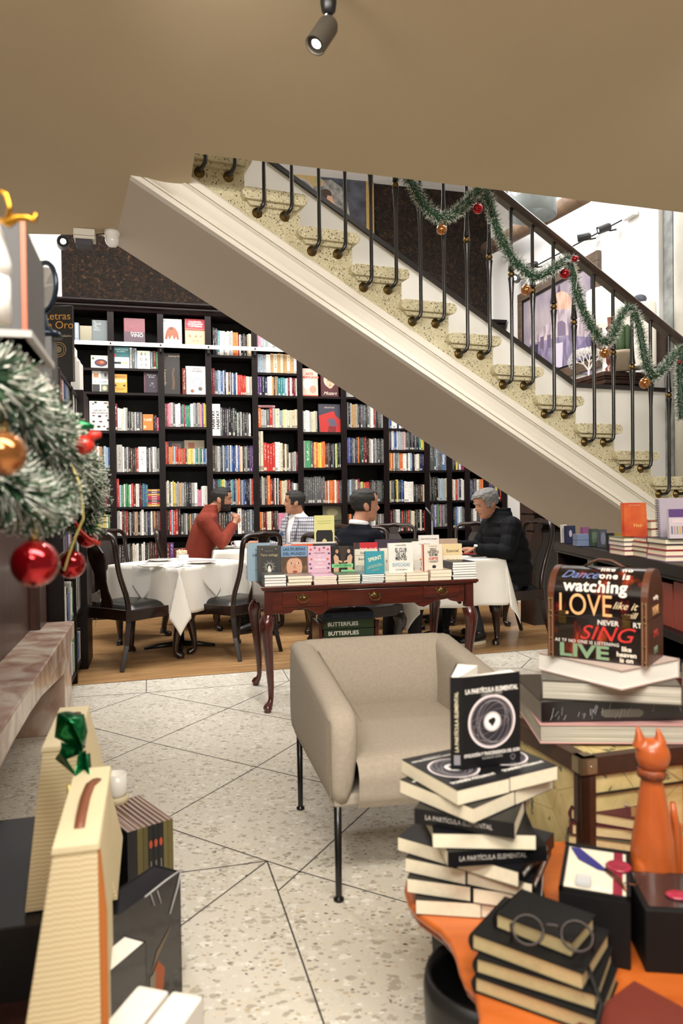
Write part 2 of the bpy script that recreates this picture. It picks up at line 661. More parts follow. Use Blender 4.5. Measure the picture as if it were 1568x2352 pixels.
# right wall: from the corner of the brown wall towards the viewer
RF = Frame(BF.w(cx_ + .04, yb), BF.a)
mb = MB()
mb.box(0, -7.2, 0, .15, .1, 5.2)
struct(mb.build('wall_right', m_white, loc=RF.o, rz=RF.a), 'white wall of the stair hall', 'wall')
mb = MB()
LX = RF.l(Vector((-1.6, 4.4, 0))).x      # front line of the fireplace and bookcase on the left
mb.box(LX - .95, -11, 0, LX - .8, .3, 5.2)
struct(mb.build('wall_left', m_white, loc=RF.o, rz=RF.a), 'white wall on the left', 'wall')
mb = MB()
mb.box(-6, 2.5, 5.2, 7, 12, 5.3)
struct(mb.build('ceiling_upper', m_white), 'high ceiling over the dining room', 'ceiling')

# inner stair wall with sloping cap, level further down
def facepts(pts, y):
 return [SF.face(px, py, y) for px, py in pts]
cap = facepts([(430, 238), (610, 370), (1320, 890), (1700, 900)], SW)
cap[0] = Vector((cap[2].x - 3.2, 0, cap[2].z + (cap[1].z - cap[2].z) / (cap[2].x - cap[1].x) * 3.2))
cap[3].z = cap[2].z
bot = lambda x: Z_BOT - SLOPE * x + .04
mb = MB()
pl = [(cap[0].x, cap[0].z), (cap[2].x, cap[2].z), (cap[3].x, cap[3].z), (cap[3].x, -N0.z), ((Z_BOT + N0.z) / SLOPE, -N0.z + .04), (cap[0].x, bot(cap[0].x))]
mb.prism(pl, SW, SW + .10)
struct(mb.build('wall_stair', m_white, loc=SF.o, rz=SF.a), 'white parapet wall on the far side of the stairs', 'wall')
mb = MB()
m_capdark = M('dark_cap', '1c1512', .3)
th = .035
pl = [(cap[0].x, cap[0].z), (cap[2].x, cap[2].z), (cap[3].x, cap[3].z), (cap[3].x, cap[3].z + th), (cap[2].x + .01, cap[2].z + th), (cap[0].x, cap[0].z + th)]
mb.prism(pl, SW - .02, SW + .12)
struct(mb.build('trim_1', m_capdark, loc=SF.o, rz=SF.a), 'dark cap along the parapet wall', 'trim')

# ================================================================ staircase
st = thing('staircase', 'terrazzo staircase with cream moulded side descending to the right', 'staircase', SF.o, SF.a)
ytread = -.05
def step_body(i):
 x1, zt = i * RUN - .03, -i * RISE
 x0 = x1 - RUN
 b = MB()
 zb0 = lambda x: Z_BOT - SLOPE * x + .205
 b.prism([(x0, zt - .02), (x1, zt - .02), (x1, zb0(x1)), (x0, zb0(x0))], 0, SW)
 # bullnosed tread with returned end
 pr = []
 for k in range(9):
  a = PI / 2 - PI * k / 8
  pr.append((i * RUN + .0 + math.cos(a) * .032 - .032, zt - .032 + math.sin(a) * .032))
 xs = x0 + .005
 for k in range(9):
  a = -PI / 2 - PI * k / 8
  pr.append((xs + math.cos(a) * .032, zt - .032 + math.sin(a) * .032))
 b.prism(pr, ytread, SW)
 b.prism([(xs + .0, zt - .064), (i * RUN - .035, zt - .064), (i * RUN - .055, zt - .088), (xs + .02, zt - .088)], ytread + .022, SW)
 return b
for i in range(-3, 11):
 o = step_body(i).build('step', m_step, st, bevel=.004)
# underside slab
xe = (Z_BOT + N0.z) / SLOPE
x00 = -1.6
mb = MB()
mb.prism([(x00, Z_BOT - SLOPE * x00), (xe, Z_BOT - SLOPE * xe), (xe + .3, -N0.z), (xe + .3, -N0.z + .1), (xe, Z_BOT - SLOPE * xe + .206), (x00, Z_BOT - SLOPE * x00 + .206)], .02, SW)
mb.build('soffit', m_plaster, st)
# moulding: profile (out, up) swept down the slope
prof = [(0, 0), (-.03, 0), (-.03, .022), (-.022, .026), (-.022, .05), (-.012, .075), (-.006, .11), (-.012, .14), (-.03, .155), (-.03, .19), (-.022, .194), (-.03, .2), (-.03, .205), (.03, .205), (.03, 0)]
prof = [(-.034, 0), (-.034, .028), (-.020, .030), (-.020, .033), (-.034, .035), (-.034, .044), (-.020, .065), (-.012, .09), (-.012, .115), (-.020, .14), (-.038, .150), (-.038, .153), (-.024, .155), (-.024, .158), (-.038, .160), (-.038, .198), (-.028, .212), (.02, .212), (.02, 0)]
mb = MB()
n = len(prof)
vs = [(x00, y, Z_BOT - SLOPE * x00 + z) for y, z in prof] + [(xe + .05, y, Z_BOT - SLOPE * (xe + .05) + z) for y, z in prof]
mb.add(vs, [tuple(range(n)), tuple(range(n, 2 * n))[::-1]] + [(i, n + i, n + (i + 1) % n, (i + 1) % n) for i in range(n)])
o = mb.build('side_moulding', m_cream, st)

# ================================================================ railing
m_iron = M('black_iron', '0d0b0b', .3, coat=.3)
m_brass = M('antique_brass', '77613a', .42, 1.0, var=.35, scale=60)
m_rail = wood_mat('dark_handrail', '1d100b', '2f1a10', .3, (8, 2, 8), coat=.3)
rl = thing('stair_railing', 'black iron stair railing with brass balls and dark wooden handrail', 'railing', SF.o, SF.a)
yr = -.075
def rake(x): return -SLOPE * x
b = MB()
xa, xz = -1.35, 3.0
hp = [(-.028, -.03), (.028, -.03), (.034, -.005), (.034, .018), (.02, .034), (-.02, .034), (-.034, .018), (-.034, -.005)]
n = len(hp)
b.add([(x, yr + y, rake(x) + .83 + z) for x in (xa, xz) for y, z in hp], [tuple(range(n)), tuple(range(n, 2 * n))[::-1]] + [(i, n + i, n + (i + 1) % n, (i + 1) % n) for i in range(n)])
b.build('handrail', m_rail, rl, bevel=.003)
def baluster(x, zt):
 zr = zt - .118
 zb, ztop = rake(x) + .405, rake(x) + .81
 b = MB()
 path = [(x - .02, .0, zr), (x - .02, yr * .6, zr), (x - .014, yr * .9, zr + .006), (x - .004, yr, zr + .022), (x, yr, zr + .05), (x, yr, zr + .09)]
 b.tube(path, .011, 8)
 pr = [(.011, zr + .08), (.011, zb - .17), (.013, zb - .12), (.017, zb - .05), (.021, zb - .026), (.021, zb - .02), (.006, zb - .018), (.006, zb + .018), (.021, zb + .02), (.021, zb + .026), (.016, zb + .06), (.011, zb + .15), (.011, ztop)]
 b.lathe(pr, 8, 0, (x, yr, 0))
 o = b.build('baluster', m_iron, rl, smooth=True)
 auto(o, 50)
 MB().ball((x, yr, zb), .0205, 12).build('brass_ball', m_brass, o, smooth=True)
 ax = Matrix.Rotation(PI / 2, 3, 'X')
 MB().lathe([(.029, 0), (.029, .003), (.024, .008), (.014, .013), (.012, .02), (0, .021)], 16, 0, (x - .02, .0, zr), ax).build('brass_rosette', m_brass, o, smooth=True)
for i in range(-2, 10):
 for off in (-.255, -.10):
  baluster(i * RUN + off, -i * RISE)

# ================================================================ book kit
def book_geo(mb, w, h, t, hard=False, open_=0):
 """upright book: front cover faces -y, spine at -x"""
 c = .0028 if hard else .0010
 r = .004 if hard else .0006
 X0, X1 = -w / 2, w / 2
 mb.box(X0, 0, 0, X1, c, h, 0)
 mb.box(X0, t - c, 0, X1, t, h, 0)
 n = 6
 if hard:
  pr = [(X0, 0)] + [(X0 - .004 * math.sin(PI * k / n), t * k / n) for k in range(1, n)] + [(X0, t), (X0 + c, t), (X0 + c, 0)]
  mb.prism(pr, 0, h, 'xy', 0)
 else:
  mb.box(X0 - .0004, 0, 0, X0 + c, t, h, 0)
 mb.box(X0 + c, c, r, X1 - r, t - c, h - r, 1)


ROTS = dict(up=(0, 0, 0))


def col_m(h, rough=.4):
 return M('cover_' + h, h, rough)


def ink(h):
 return M('ink_' + h, h, .5)


def decal(parent, shapes, name='cover_print', y=-.0006, plane='xz', back=False):
 """printed shapes lying on a face; each later one a hair above"""
 mats, mi = [], {}
 b = MB()
 for k, s in enumerate(shapes):
  h = s[-1]
  mt = h if not isinstance(h, str) else ink(h)
  if mt.name not in mi:
   mi[mt.name] = len(mats)
   mats.append(mt)
  m = mi[mt.name]
  yy = y - .00022 * k
  if s[0] == 'r':
   pts = [(s[1], s[2]), (s[3], s[2]), (s[3], s[4]), (s[1], s[4])]
  elif s[0] == 'd':
   pts = [(s[1] + s[3] * math.cos(2 * PI * q / 28), s[2] + s[4] * math.sin(2 * PI * q / 28)) for q in range(28)]
  elif s[0] == 'p':
   pts = s[1]
  elif s[0] == 'o':
   _, cx0, cz0, r, wd = s[:5]
   sx, tilt = (s[5], s[6]) if len(s) > 7 else (1, 0)
   nn = 40
   vs = []
   for q in range(nn):
    a = 2 * PI * q / nn
    for rr in (r, r - wd):
     px_, pz_ = rr * math.cos(a), rr * sx * math.sin(a)
     vs.append((cx0 + px_ * math.cos(tilt) - pz_ * math.sin(tilt), yy, cz0 + px_ * math.sin(tilt) + pz_ * math.cos(tilt)))
   b.add(vs, [(2 * q, 2 * q + 1, (2 * q + 3) % (2 * nn), (2 * q + 2) % (2 * nn)) for q in range(nn)], m)
   continue
  b.add([(p[0], yy, p[1]) for p in pts], [tuple(range(len(pts)))], m)
 return b.build(name, mats, parent)


def book(name, label, w, h, t, cov, loc, rz=0, tilt=0, pages=None, hard=False, group=None, cat='book', art=None, texts=None, rot=None, flat=False):
 """a book as one top-level mesh with its printing as parts. flat: lying, front cover up, head away"""
 b = MB()
 book_geo(b, w, h, t, hard)
 cm = cov if not isinstance(cov, str) else col_m(cov)
 o = b.build(name, [cm, pages or m_pages], loc=loc)
 if flat:
  # cover normal -y -> +z ; local z (head) -> +y
  Rm = Matrix.Rotation(rz, 3, 'Z') @ Matrix.Rotation(-PI / 2, 3, 'X')
  o.rotation_euler = Rm.to_euler()
  o.location = Vector(loc) + Vector((0, 0, t)) - (Matrix.Rotation(rz, 3, 'Z') @ Vector((0, h / 2, 0)))
 else:
  o.rotation_euler = rot if rot else (Matrix.Rotation(rz, 3, 'Z') @ Matrix.Rotation(tilt, 3, 'X')).to_euler()
 prop(o, label, cat, group)
 if art:
  decal(o, art)
 for s in texts or []:
  # (string, x, z, size, colour, {opts})
  op = s[5] if len(s) > 5 else {}
  text(s[0], s[3], ink(s[4]), o, (s[1], -.0012 - op.get('lift', 0) - (.0002 * len(art) if art else 0), s[2]), (PI / 2, op.get('rot', 0), 0), 'lettering',
    **{k: v for k, v in op.items() if k not in ('rot', 'lift')})
 return o

# ================================================================ bookcase along the back wall
PAL = dict(w='e9e6e0', c='d9cfb4', g='a9a8a4', G='57585a', k='1b1a1c', r='b3322c', m='6d2226', o='d9743a', y='d8c25e', e='3f8a5a', E='2c4a3c', t='3c7f84',
   b='3f5f9a', n='262f52', p='d58fa4', P='b8285c', u='5c3c78', B='5a4030', T='b99468', l='9fb4c4', L='c8d88a', s='8c9aa6')
CNAME = dict(w='white', c='cream', g='light grey', G='dark grey', k='black', r='red', m='maroon', o='orange', y='yellow', e='green', E='dark green', t='teal',
    b='blue', n='navy', p='pink', P='magenta', u='purple', B='brown', T='tan', l='pale blue', L='lime', s='slate grey')


def spine_mat():
 m, nt, b = nt_new('book_cover')
 at_ = N(nt, 'ShaderNodeAttribute', attribute_name='Col')
 uv = N(nt, 'ShaderNodeUVMap')
 sp = N(nt, 'ShaderNodeSeparateXYZ')
 nt.links.new(uv.outputs[0], sp.inputs[0])
 fr = N(nt, 'ShaderNodeMath', operation='FRACT')
 nt.links.new(sp.outputs[0], fr.inputs[0])
 fl = N(nt, 'ShaderNodeMath', operation='FLOOR')
 nt.links.new(sp.outputs[0], fl.inputs[0])
 cb = N(nt, 'ShaderNodeCombineXYZ')
 mu = N(nt, 'ShaderNodeMath', operation='MULTIPLY', n_1=2.6)
 nt.links.new(fr.outputs[0], mu.inputs[0])
 nt.links.new(mu.outputs[0], cb.inputs[0])
 mv = N(nt, 'ShaderNodeMath', operation='MULTIPLY', n_1=17.0)
 nt.links.new(sp.outputs[1], mv.inputs[0])
 nt.links.new(mv.outputs[0], cb.inputs[1])
 m7 = N(nt, 'ShaderNodeMath', operation='MULTIPLY', n_1=7.31)
 nt.links.new(fl.outputs[0], m7.inputs[0])
 nt.links.new(m7.outputs[0], cb.inputs[2])
 no = N(nt, 'ShaderNodeTexNoise', i_Scale=1.6, i_Detail=2.0)
 nt.links.new(cb.outputs[0], no.inputs['Vector'])
 gt = N(nt, 'ShaderNodeMath', operation='GREATER_THAN', n_1=.55)
 nt.links.new(no.outputs[0], gt.inputs[0])
 # lettering stays in a column down the middle, between head and tail
 def rng(src, lo, hi):
  a = N(nt, 'ShaderNodeMath', operation='GREATER_THAN', n_1=lo)
  c = N(nt, 'ShaderNodeMath', operation='LESS_THAN', n_1=hi)
  nt.links.new(src, a.inputs[0])
  nt.links.new(src, c.inputs[0])
  d = N(nt, 'ShaderNodeMath', operation='MULTIPLY')
  nt.links.new(a.outputs[0], d.inputs[0])
  nt.links.new(c.outputs[0], d.inputs[1])
  return d.outputs[0]
 wn = N(nt, 'ShaderNodeTexWhiteNoise', noise_dimensions='1D')
 nt.links.new(fl.outputs[0], wn.inputs['W'])
 lo = N(nt, 'ShaderNodeMapRange', n_3=.10, n_4=.5)
 nt.links.new(wn.outputs[0], lo.inputs[0])
 yl = N(nt, 'ShaderNodeMath', operation='GREATER_THAN')
 nt.links.new(sp.outputs[1], yl.inputs[0])
 nt.links.new(lo.outputs[0], yl.inputs[1])
 k = None
 for s in (rng(fr.outputs[0], .28, .72), rng(sp.outputs[1], .06, .93), gt.outputs[0], yl.outputs[0]):
  if k is None:
   k = s
  else:
   q = N(nt, 'ShaderNodeMath', operation='MULTIPLY')
   nt.links.new(k, q.inputs[0])
   nt.links.new(s, q.inputs[1])
   k = q.outputs[0]
 bw = N(nt, 'ShaderNodeRGBToBW')
 nt.links.new(at_.outputs[0], bw.inputs[0])
 ink = ramp(nt, [(0, 'e6e2d6'), (.3, '2a2628')], bw.outputs[0], 'CONSTANT')
 mx = N(nt, 'ShaderNodeMix', data_type='RGBA')
 q = N(nt, 'ShaderNodeMath', operation='MULTIPLY', n_1=.8)
 nt.links.new(k, q.inputs[0])
 nt.links.new(q.outputs[0], mx.inputs[0])
 nt.links.new(at_.outputs[0], mx.inputs[6])
 nt.links.new(ink.outputs[0], mx.inputs[7])
 # a coloured band near the tail on some books
 bd = rng(sp.outputs[1], .03, .13)
 w2 = N(nt, 'ShaderNodeMath', operation='GREATER_THAN', n_1=.62)
 nt.links.new(wn.outputs[0], w2.inputs[0])
 q2 = N(nt, 'ShaderNodeMath', operation='MULTIPLY')
 nt.links.new(bd, q2.inputs[0])
 nt.links.new(w2.outputs[0], q2.inputs[1])
 q3 = N(nt, 'ShaderNodeMath', operation='MULTIPLY', n_1=.6)
 nt.links.new(q2.outputs[0], q3.inputs[0])
 mx2 = N(nt, 'ShaderNodeMix', data_type='RGBA')
 nt.links.new(q3.outputs[0], mx2.inputs[0])
 nt.links.new(mx.outputs[2], mx2.inputs[6])
 nt.links.new(ink.outputs[0], mx2.inputs[7])
 nt.links.new(mx2.outputs[2], b.inputs['Base Color'])
 b.inputs['Roughness'].default_value = .35
 b.inputs['Specular IOR Level'].default_value = .35
 return m


m_book = spine_mat()
m_pages = M('page_edges', 'efe6cd', .8, var=.07, scale=90, stretch=(1, 1, 12))
m_pagew = M('white_page_edges', 'f4f1ea', .8, var=.05, scale=90, stretch=(1, 1, 12))
m_case = wood_mat('dark_mahogany', '0a0505', '1a0d0e', .42, (3, 3, 1.2))
m_case.node_tree.nodes['Principled BSDF'].inputs['Specular IOR Level'].default_value = .25
m_caseback = M('bookcase_back', '090908', .6, scale=5, col2='171912', spec=.2)


def cvar(h, a=.06):
 c = lin(h)
 k = 1 + R.uniform(-a, a) * 2
 return tuple(min(1, max(0, x * k + R.uniform(-.006, .006))) for x in c[:3]) + (1,)


def spine_book(mb, x0, x1, z0, z1, y0, y1, col, lean=0.0, seed=None):
 """upright book, spine towards -y, lettered through its UVs"""
 k = R.randint(1, 400) if seed is None else seed
 X = mb.X
 if lean:
  mb.X = X @ Matrix.Translation((x0, 0, z0)) @ Matrix.Rotation(lean, 4, 'Y') @ Matrix.Translation((-x0, 0, -z0))
 e = min(.0022, (x1 - x0) * .15)
 g = .0008
 a, b = x0 + g, x1 - g
 vs = [(a, y0 + e, z0), (a + e, y0, z0), (b - e, y0, z0), (b, y0 + e, z0), (b, y1, z0), (a, y1, z0)]
 vs += [(x, y, z1) for x, y, z in vs]
 q = .002
 vs += [(a + q, y0 + e, z1 - .003), (b - q, y0 + e, z1 - .003), (b - q, y1, z1 - .003), (a + q, y1, z1 - .003)]
 u = [(k + .001, 0), (k + .999, 0), (k + .999, 1), (k + .001, 1)]
 z = [(k + .01, 0)] * 6
 fs = [(1, 2, 8, 7), (0, 1, 7, 6), (2, 3, 9, 8), (3, 4, 10, 9), (5, 0, 6, 11), (4, 5, 11, 10), (5, 4, 3, 2, 1, 0), (6, 7, 8, 9, 13, 12), (6, 12, 15, 11), (9, 10, 14, 13), (10, 11, 15, 14), (12, 13, 14, 15)]
 mb.add(vs, fs, [0] * 11 + [1], [u] + [z] * 11, col)
 mb.X = X


UP = [150, 258, 372, 481, 587, 690, 790, 887, 980, 1031, 1072, 1116, 1157]
ux = [BF.face(p, 1000).x for p in UP]
zf = lambda px, py: BF.face(px, py).z
BAYS = 'ABCDEFGHIJKL'
SHELF = {'A': [783, 844, 899, 989, 1075, 1165, 1232, 1318], 'B': [786, 846, 902, 989, 1084, 1164, 1230, 1300], 'C': [792, 905, 980, 1066, 1163, 1228, 1302],
   'D': [816, 906, 1001, 1083, 1160, 1227, 1300], 'E': [801, 856, 908, 982, 1082, 1159, 1217, 1290], 'F': [830, 910, 992, 1074, 1156, 1230, 1290],
   'G': [820, 912, 982, 1063, 1153, 1225, 1285], 'H': [905, 984, 1033, 1081, 1153, 1220, 1280], 'I': [1000, 1080, 1150, 1210, 1275],
   'J': [1000, 1079, 1149, 1213, 1270], 'K': [1000, 1079, 1149, 1213, 1270], 'L': [1000, 1079, 1148, 1213, 1270]}
bc = thing('bookcase', 'dark mahogany wall bookcase of many bays behind the diners', 'bookcase', BF.o, BF.a)
ztop = zf(370, 716)
for i, x in enumerate(ux):
 b = MB()
 b.box(x - .014, .012, .0, x + .014, yb - .02, ztop)
 for s in (-.026, -.010, .006, .022):      # fluted front
  b.box(x + s - .006, 0.0, .09, x + s + .006 - .0, .014, ztop - .02)
 b.box(x - .034, .005, .09, x + .034, .013, ztop - .02)
 b.build('upright', m_case, bc)
SH = {}
for k, nm in enumerate(BAYS):
 zs = []
 for py in SHELF[nm]:
  z = zf((UP[k] + UP[k + 1]) / 2, py)
  zs.append(z)
  MB().box(ux[k] + .014, .012, z - .026, ux[k + 1] - .014, yb - .02, z).build('shelf', m_case, bc)
 SH[nm] = zs
b = MB()
b.box(ux[0] - .1, yb - .02, 0, ux[-1] + .02, yb - .003, ztop)
b.build('back_panel', m_caseback, bc)
b = MB()
cp = [(-.01, ztop - .02), (-.02, ztop), (-.05, ztop + .02), (-.05, ztop + .035), (-.03, ztop + .04), (-.075, ztop + .075), (-.075, ztop + .09), (yb - .003, ztop + .09), (yb - .003, ztop - .02)]
b.prism(cp, ux[0] - .1, ux[-1] + .02, 'yz')
b.build('cornice', m_case, bc)
b = MB()
b.box(ux[0] - .1, .0, 0, ux[-1] + .02, .03, .09)
b.build('plinth', m_case, bc)
b = MB()
r0, r1 = BF.face(168, 783, -.05), BF.face(705, 808, -.05)
zr = (r0.z + r1.z) / 2
b.box(ux[0], -.052, zr - .022, ux[8], -.040, zr + .022)
for x in ux[1:8]:
 b.lathe([(.010, 0), (.010, .008), (0, .009)], 8, 1, (x, -.052, zr), Matrix.Rotation(PI / 2, 3, 'X'))
 b.box(x - .012, -.045, zr - .07, x + .012, .0, zr - .03, 1)
b.build('ladder_rail', [M('rail_white', 'd8d6d2', .4), m_iron], bc)

# books, cell by cell: (bay, shelf number, [(x0, x1, height px, colours)]) measured along the shelf
CELLS = [
 ('A', 0, [(171, 181, 42, 's')]), ('A', 4, [(218, 254, 51, 'rwTBllb')]), ('A', 5, [(228, 254, 50, 'eekPmk')]), ('A', 6, [(206, 258, 50, 'uyceyLcywer')]), ('A', 7, [(210, 256, 52, 'kcyccTcckg')]),
 ('B', 1, [(298, 314, 49, 'gGs'), (346, 363, 43, 'sGme')]),
 ('B', 3, [(263, 270, 62, 'm'), (270, 293, 53, 'wwcwg'), (293, 313, 45, 'kGkgGg'), (313, 327, 43, 'GG'), (353, 360, 37, 'kk'), (360, 366, 31, 'P')]),
 ('B', 4, [(264, 268, 60, 'B'), (268, 281, 63, 'g'), (281, 300, 60, 'wGgk'), (300, 318, 58, 'BkBr'), (318, 337, 58, 'w'), (337, 369, 58, 'kgGwgGg')]),
 ('B', 5, [(265, 274, 65, 'rr'), (274, 340, 54, 'leweewrmwwmntbt')]),
 ('B', 6, [(267, 290, 60, 'wgwmG'), (290, 325, 57, 'rkgkBgTkg'), (325, 331, 59, 'w'), (331, 371, 56, 'GgnGwGTmGBr')]),
 ('B', 7, [(268, 292, 50, 'kGkg'), (292, 330, 52, 'gGkcwwkw'), (330, 372, 54, 'wkGBBkmkgr')]),
 ('C', 2, [(419, 428, 60, 'm')]),
 ('C', 3, [(376, 379, 68, 'y'), (379, 398, 56, 'Grppg'), (398, 415, 56, 'Gww'), (415, 438, 52, 'uePteet'), (438, 475, 56, 'wwglGgTpuyy')]),
 ('C', 4, [(380, 388, 52, 'rm'), (388, 408, 42, 'oTolr'), (408, 430, 37, 'rorTrrB'), (430, 453, 37, 'ycyycwt'), (453, 479, 37, 'egeGwbblP')]),
 ('C', 5, [(380, 400, 60, 'gcGwy'), (400, 424, 57, 'yggTgg'), (424, 440, 57, 'Gkk'), (440, 454, 54, 'gw'), (454, 464, 39, 'ppp'), (464, 480, 47, 'wwww')]),
 ('C', 6, [(380, 404, 60, 'mkrlr'), (404, 416, 60, 'rk'), (416, 470, 50, 'GGgkTGgGBkG')]), ('C', 7, [(382, 400, 56, 'mu'), (400, 440, 44, 'mrm')]),
 ('D', 0, [(489, 500, 64, 'kkG'), (500, 536, 58, 'twwgwwgg'), (536, 548, 54, 'oo'), (548, 578, 52, 'mwkkGkkTwc')]),
 ('D', 1, [(485, 494, 60, 'mm'), (494, 520, 58, 'bGllbgn'), (520, 546, 53, 'wyugnwbnw'), (546, 566, 47, 'rrrrr'), (566, 580, 45, 'cwgc')]),
 ('D', 2, [(486, 507, 72, 'ww'), (507, 545, 66, 'GkkGkkGk'), (545, 576, 57, 'gEgkGkGkg'), (572, 577, 50, 'w')]),
 ('D', 3, [(486, 520, 62, 'TBGggGklG'), (520, 550, 62, 'bgbwbnbwb'), (550, 583, 61, 'owckGgGkuuu')]),
 ('D', 4, [(489, 510, 62, 'pnkkte'), (510, 545, 61, 'yLlnnkltns'), (545, 585, 61, 'ooGsbnkkgrr')]),
 ('D', 5, [(490, 547, 52, 'kGkGBGkGgGk'), (547, 556, 59, 'w'), (556, 587, 58, 'GGGsG')]),
 ('E', 0, [(588, 682, 48, 'ppglglwggGupgpwgg')]), ('E', 1, [(589, 612, 44, 'ssg'), (612, 683, 45, 'wTcTcTcTw')]),
 ('E', 2, [(590, 615, 45, 'uukn'), (615, 640, 45, 'wwwTBTt'), (640, 685, 43, 'tttlwmwmmw')]),
 ('E', 3, [(592, 600, 45, 'o'), (600, 620, 44, 'ggG'), (620, 633, 45, 'rg'), (633, 643, 44, 'c'), (643, 684, 43, 'sgLccccc')]),
 ('E', 4, [(593, 606, 92, 'cc'), (606, 633, 67, 'rrrr'), (633, 645, 67, 'ww'), (645, 664, 65, 'cBcG'), (664, 685, 45, 'cGggm')]),
 ('E', 5, [(594, 615, 67, 'mkggB'), (615, 622, 67, 'o'), (622, 645, 62, 'rkmwkgk'), (645, 668, 58, 'occcBr'), (668, 687, 52, 'kGwgG')]),
 ('E', 6, [(597, 640, 44, 'oTmmccmkBG'), (640, 668, 40, 'pppgk')]),
 ('F', 1, [(694, 712, 50, 'wwww'), (712, 730, 49, 'gcccg')]), ('F', 2, [(695, 702, 62, 'kg'), (702, 715, 62, 'e'), (715, 748, 61, 'GPyoyyoo'), (748, 784, 58, 'BmGkkGkLGkG')]),
 ('F', 3, [(697, 748, 62, 'GGGGGGGGGGG'), (748, 788, 54, 'oGwoooowTrGG')]), ('F', 4, [(700, 742, 46, 'GGgkegLw')]),
 ('G', 1, [(793, 810, 60, 'kGkg'), (810, 823, 57, 'TTTg'), (823, 881, 55, 'GkGGGkGgwwrGkGGg')]), ('G', 2, [(795, 820, 60, 'uubnGgn'), (820, 850, 60, 'BokEEmmkB'), (850, 884, 57, 'gwGgGGkGg')]),
 ('G', 3, [(795, 828, 55, 'gGlGGcm'), (828, 852, 47, 'gyeorrm'), (852, 883, 50, 'kGGkGGGEk')]), ('G', 4, [(795, 830, 45, 'Bokgo'), (830, 884, 44, 'gwGkGgwkGgG')]),
 ('H', 0, [(892, 918, 46, 'lbwwwn'), (918, 950, 40, 'wGkGkg')]), ('H', 1, [(891, 910, 45, 'wTnwwb'), (910, 930, 45, 'bwglggp'), (930, 976, 43, 'cGGGkGkGkneyy')]),
 ('H', 2, [(892, 908, 44, 'royrw'), (908, 920, 42, 'Gg'), (920, 954, 42, 'oowwGwlnk'), (954, 976, 40, 'wwcnnn')]),
 ('H', 3, [(893, 930, 52, 'wcGGkkyGkbk'), (930, 952, 49, 'wwww'), (952, 977, 42, 'kGkBc')]), ('H', 4, [(894, 911, 52, 'kmkG'), (911, 921, 50, 'ww'), (921, 980, 49, 'krkBrGcckGkckr')]),
 ('I', 1, [(985, 1003, 68, 'GGGG'), (1003, 1027, 60, 'lGGbg')]), ('I', 2, [(985, 990, 66, 'w'), (990, 1008, 56, 'GkGkk'), (1008, 1029, 52, 'gllggc')]), ('I', 3, [(986, 1030, 54, 'TkGulGeGpGgGG')]),
 ('J', 1, [(1037, 1068, 42, 'kGkyGwur')]), ('J', 2, [(1040, 1068, 50, 'cwrgnww')]), ('J', 3, [(1042, 1070, 50, 'kGblwlGG')]),
 ('K', 1, [(1075, 1108, 36, 'kGnbkyL')]), ('K', 2, [(1077, 1112, 50, 'kGbkGBwcoo')]), ('K', 3, [(1080, 1114, 46, 'kGwwknlb')]),
 ('L', 2, [(1122, 1156, 48, 'luukkGyGkrk')]), ('L', 3, [(1122, 1150, 36, 'kyklkG')]),
]
FRONTS_AREA = []
books = []
for bay, si, segs in CELLS:
 si += {'C': -1, 'F': 1, 'G': 1, 'H': 1}.get(bay, 0)
 k = BAYS.index(bay)
 z = SH[bay][si]
 for (x0, x1, h, cols) in segs:
  xc = (x0 + x1) / 2
  X0, X1 = BF.face(x0, SHELF[bay][si]).x, BF.face(x1, SHELF[bay][si]).x
  X0, X1 = max(X0, ux[k] + .017), min(X1, ux[k + 1] - .017)
  H = BF.face(xc, SHELF[bay][si] - h).z - BF.face(xc, SHELF[bay][si]).z
  ws = [R.uniform(.75, 1.25) for _ in cols]
  tot = sum(ws)
  x = X0
  prev = 1
  for c, w in zip(cols, ws):
   w = w / tot * (X1 - X0)
   hh = H * (R.uniform(.93, 1.0) if len(cols) > 2 else 1.0)
   bpx = x0 + (x + w / 2 - X0) / (X1 - X0) * (x1 - x0)
   ty = SHELF[bay][si] - h
   hid = (ty + h * .45) < 722 + (bpx - 550) * .667 + 4
   if 440 < bpx < 540 and ty > 1120: hid = True
   if 645 < bpx < 700 and ty > 1170: hid = True
   if 812 < bpx < 862 and ty > 1160: hid = True
   if bay == 'A' and bpx < 228: hid = hid or bpx < 215
   if ty > 1232 and not (275 < bpx < 400): hid = True
   books.append(dict(bay=bay, si=si, c=c, x=x, w=w, z=z, h=hh, area=0 if hid else w * hh, y=R.uniform(.02, .034), d=R.uniform(.15, .21)))
   x += w
order = sorted(range(len(books)), key=lambda i: -books[i]['area'])
big = set(order[:285])
ORD = ['', 'first', 'second', 'third', 'fourth', 'fifth', 'sixth', 'seventh', 'eighth', 'ninth', 'tenth', 'eleventh', 'twelfth', 'thirteenth', 'fourteenth', 'fifteenth', 'sixteenth', 'seventeenth', 'eighteenth', 'nineteenth', 'twentieth'] + ['twenty-' + q for q in 'first second third fourth fifth sixth seventh eighth ninth'.split()] + ['thirtieth'] + ['thirty-' + q for q in 'first second third fourth fifth sixth seventh eighth ninth'.split()]
BAYN = ['leftmost', 'second', 'third', 'fourth', 'fifth', 'sixth', 'seventh', 'eighth', 'ninth', 'tenth', 'eleventh', 'twelfth']
rest = MB()
cellcount = {}
for b_ in books:
 cellcount.setdefault((b_['bay'], b_['si'], b_['c']), []).append(b_)
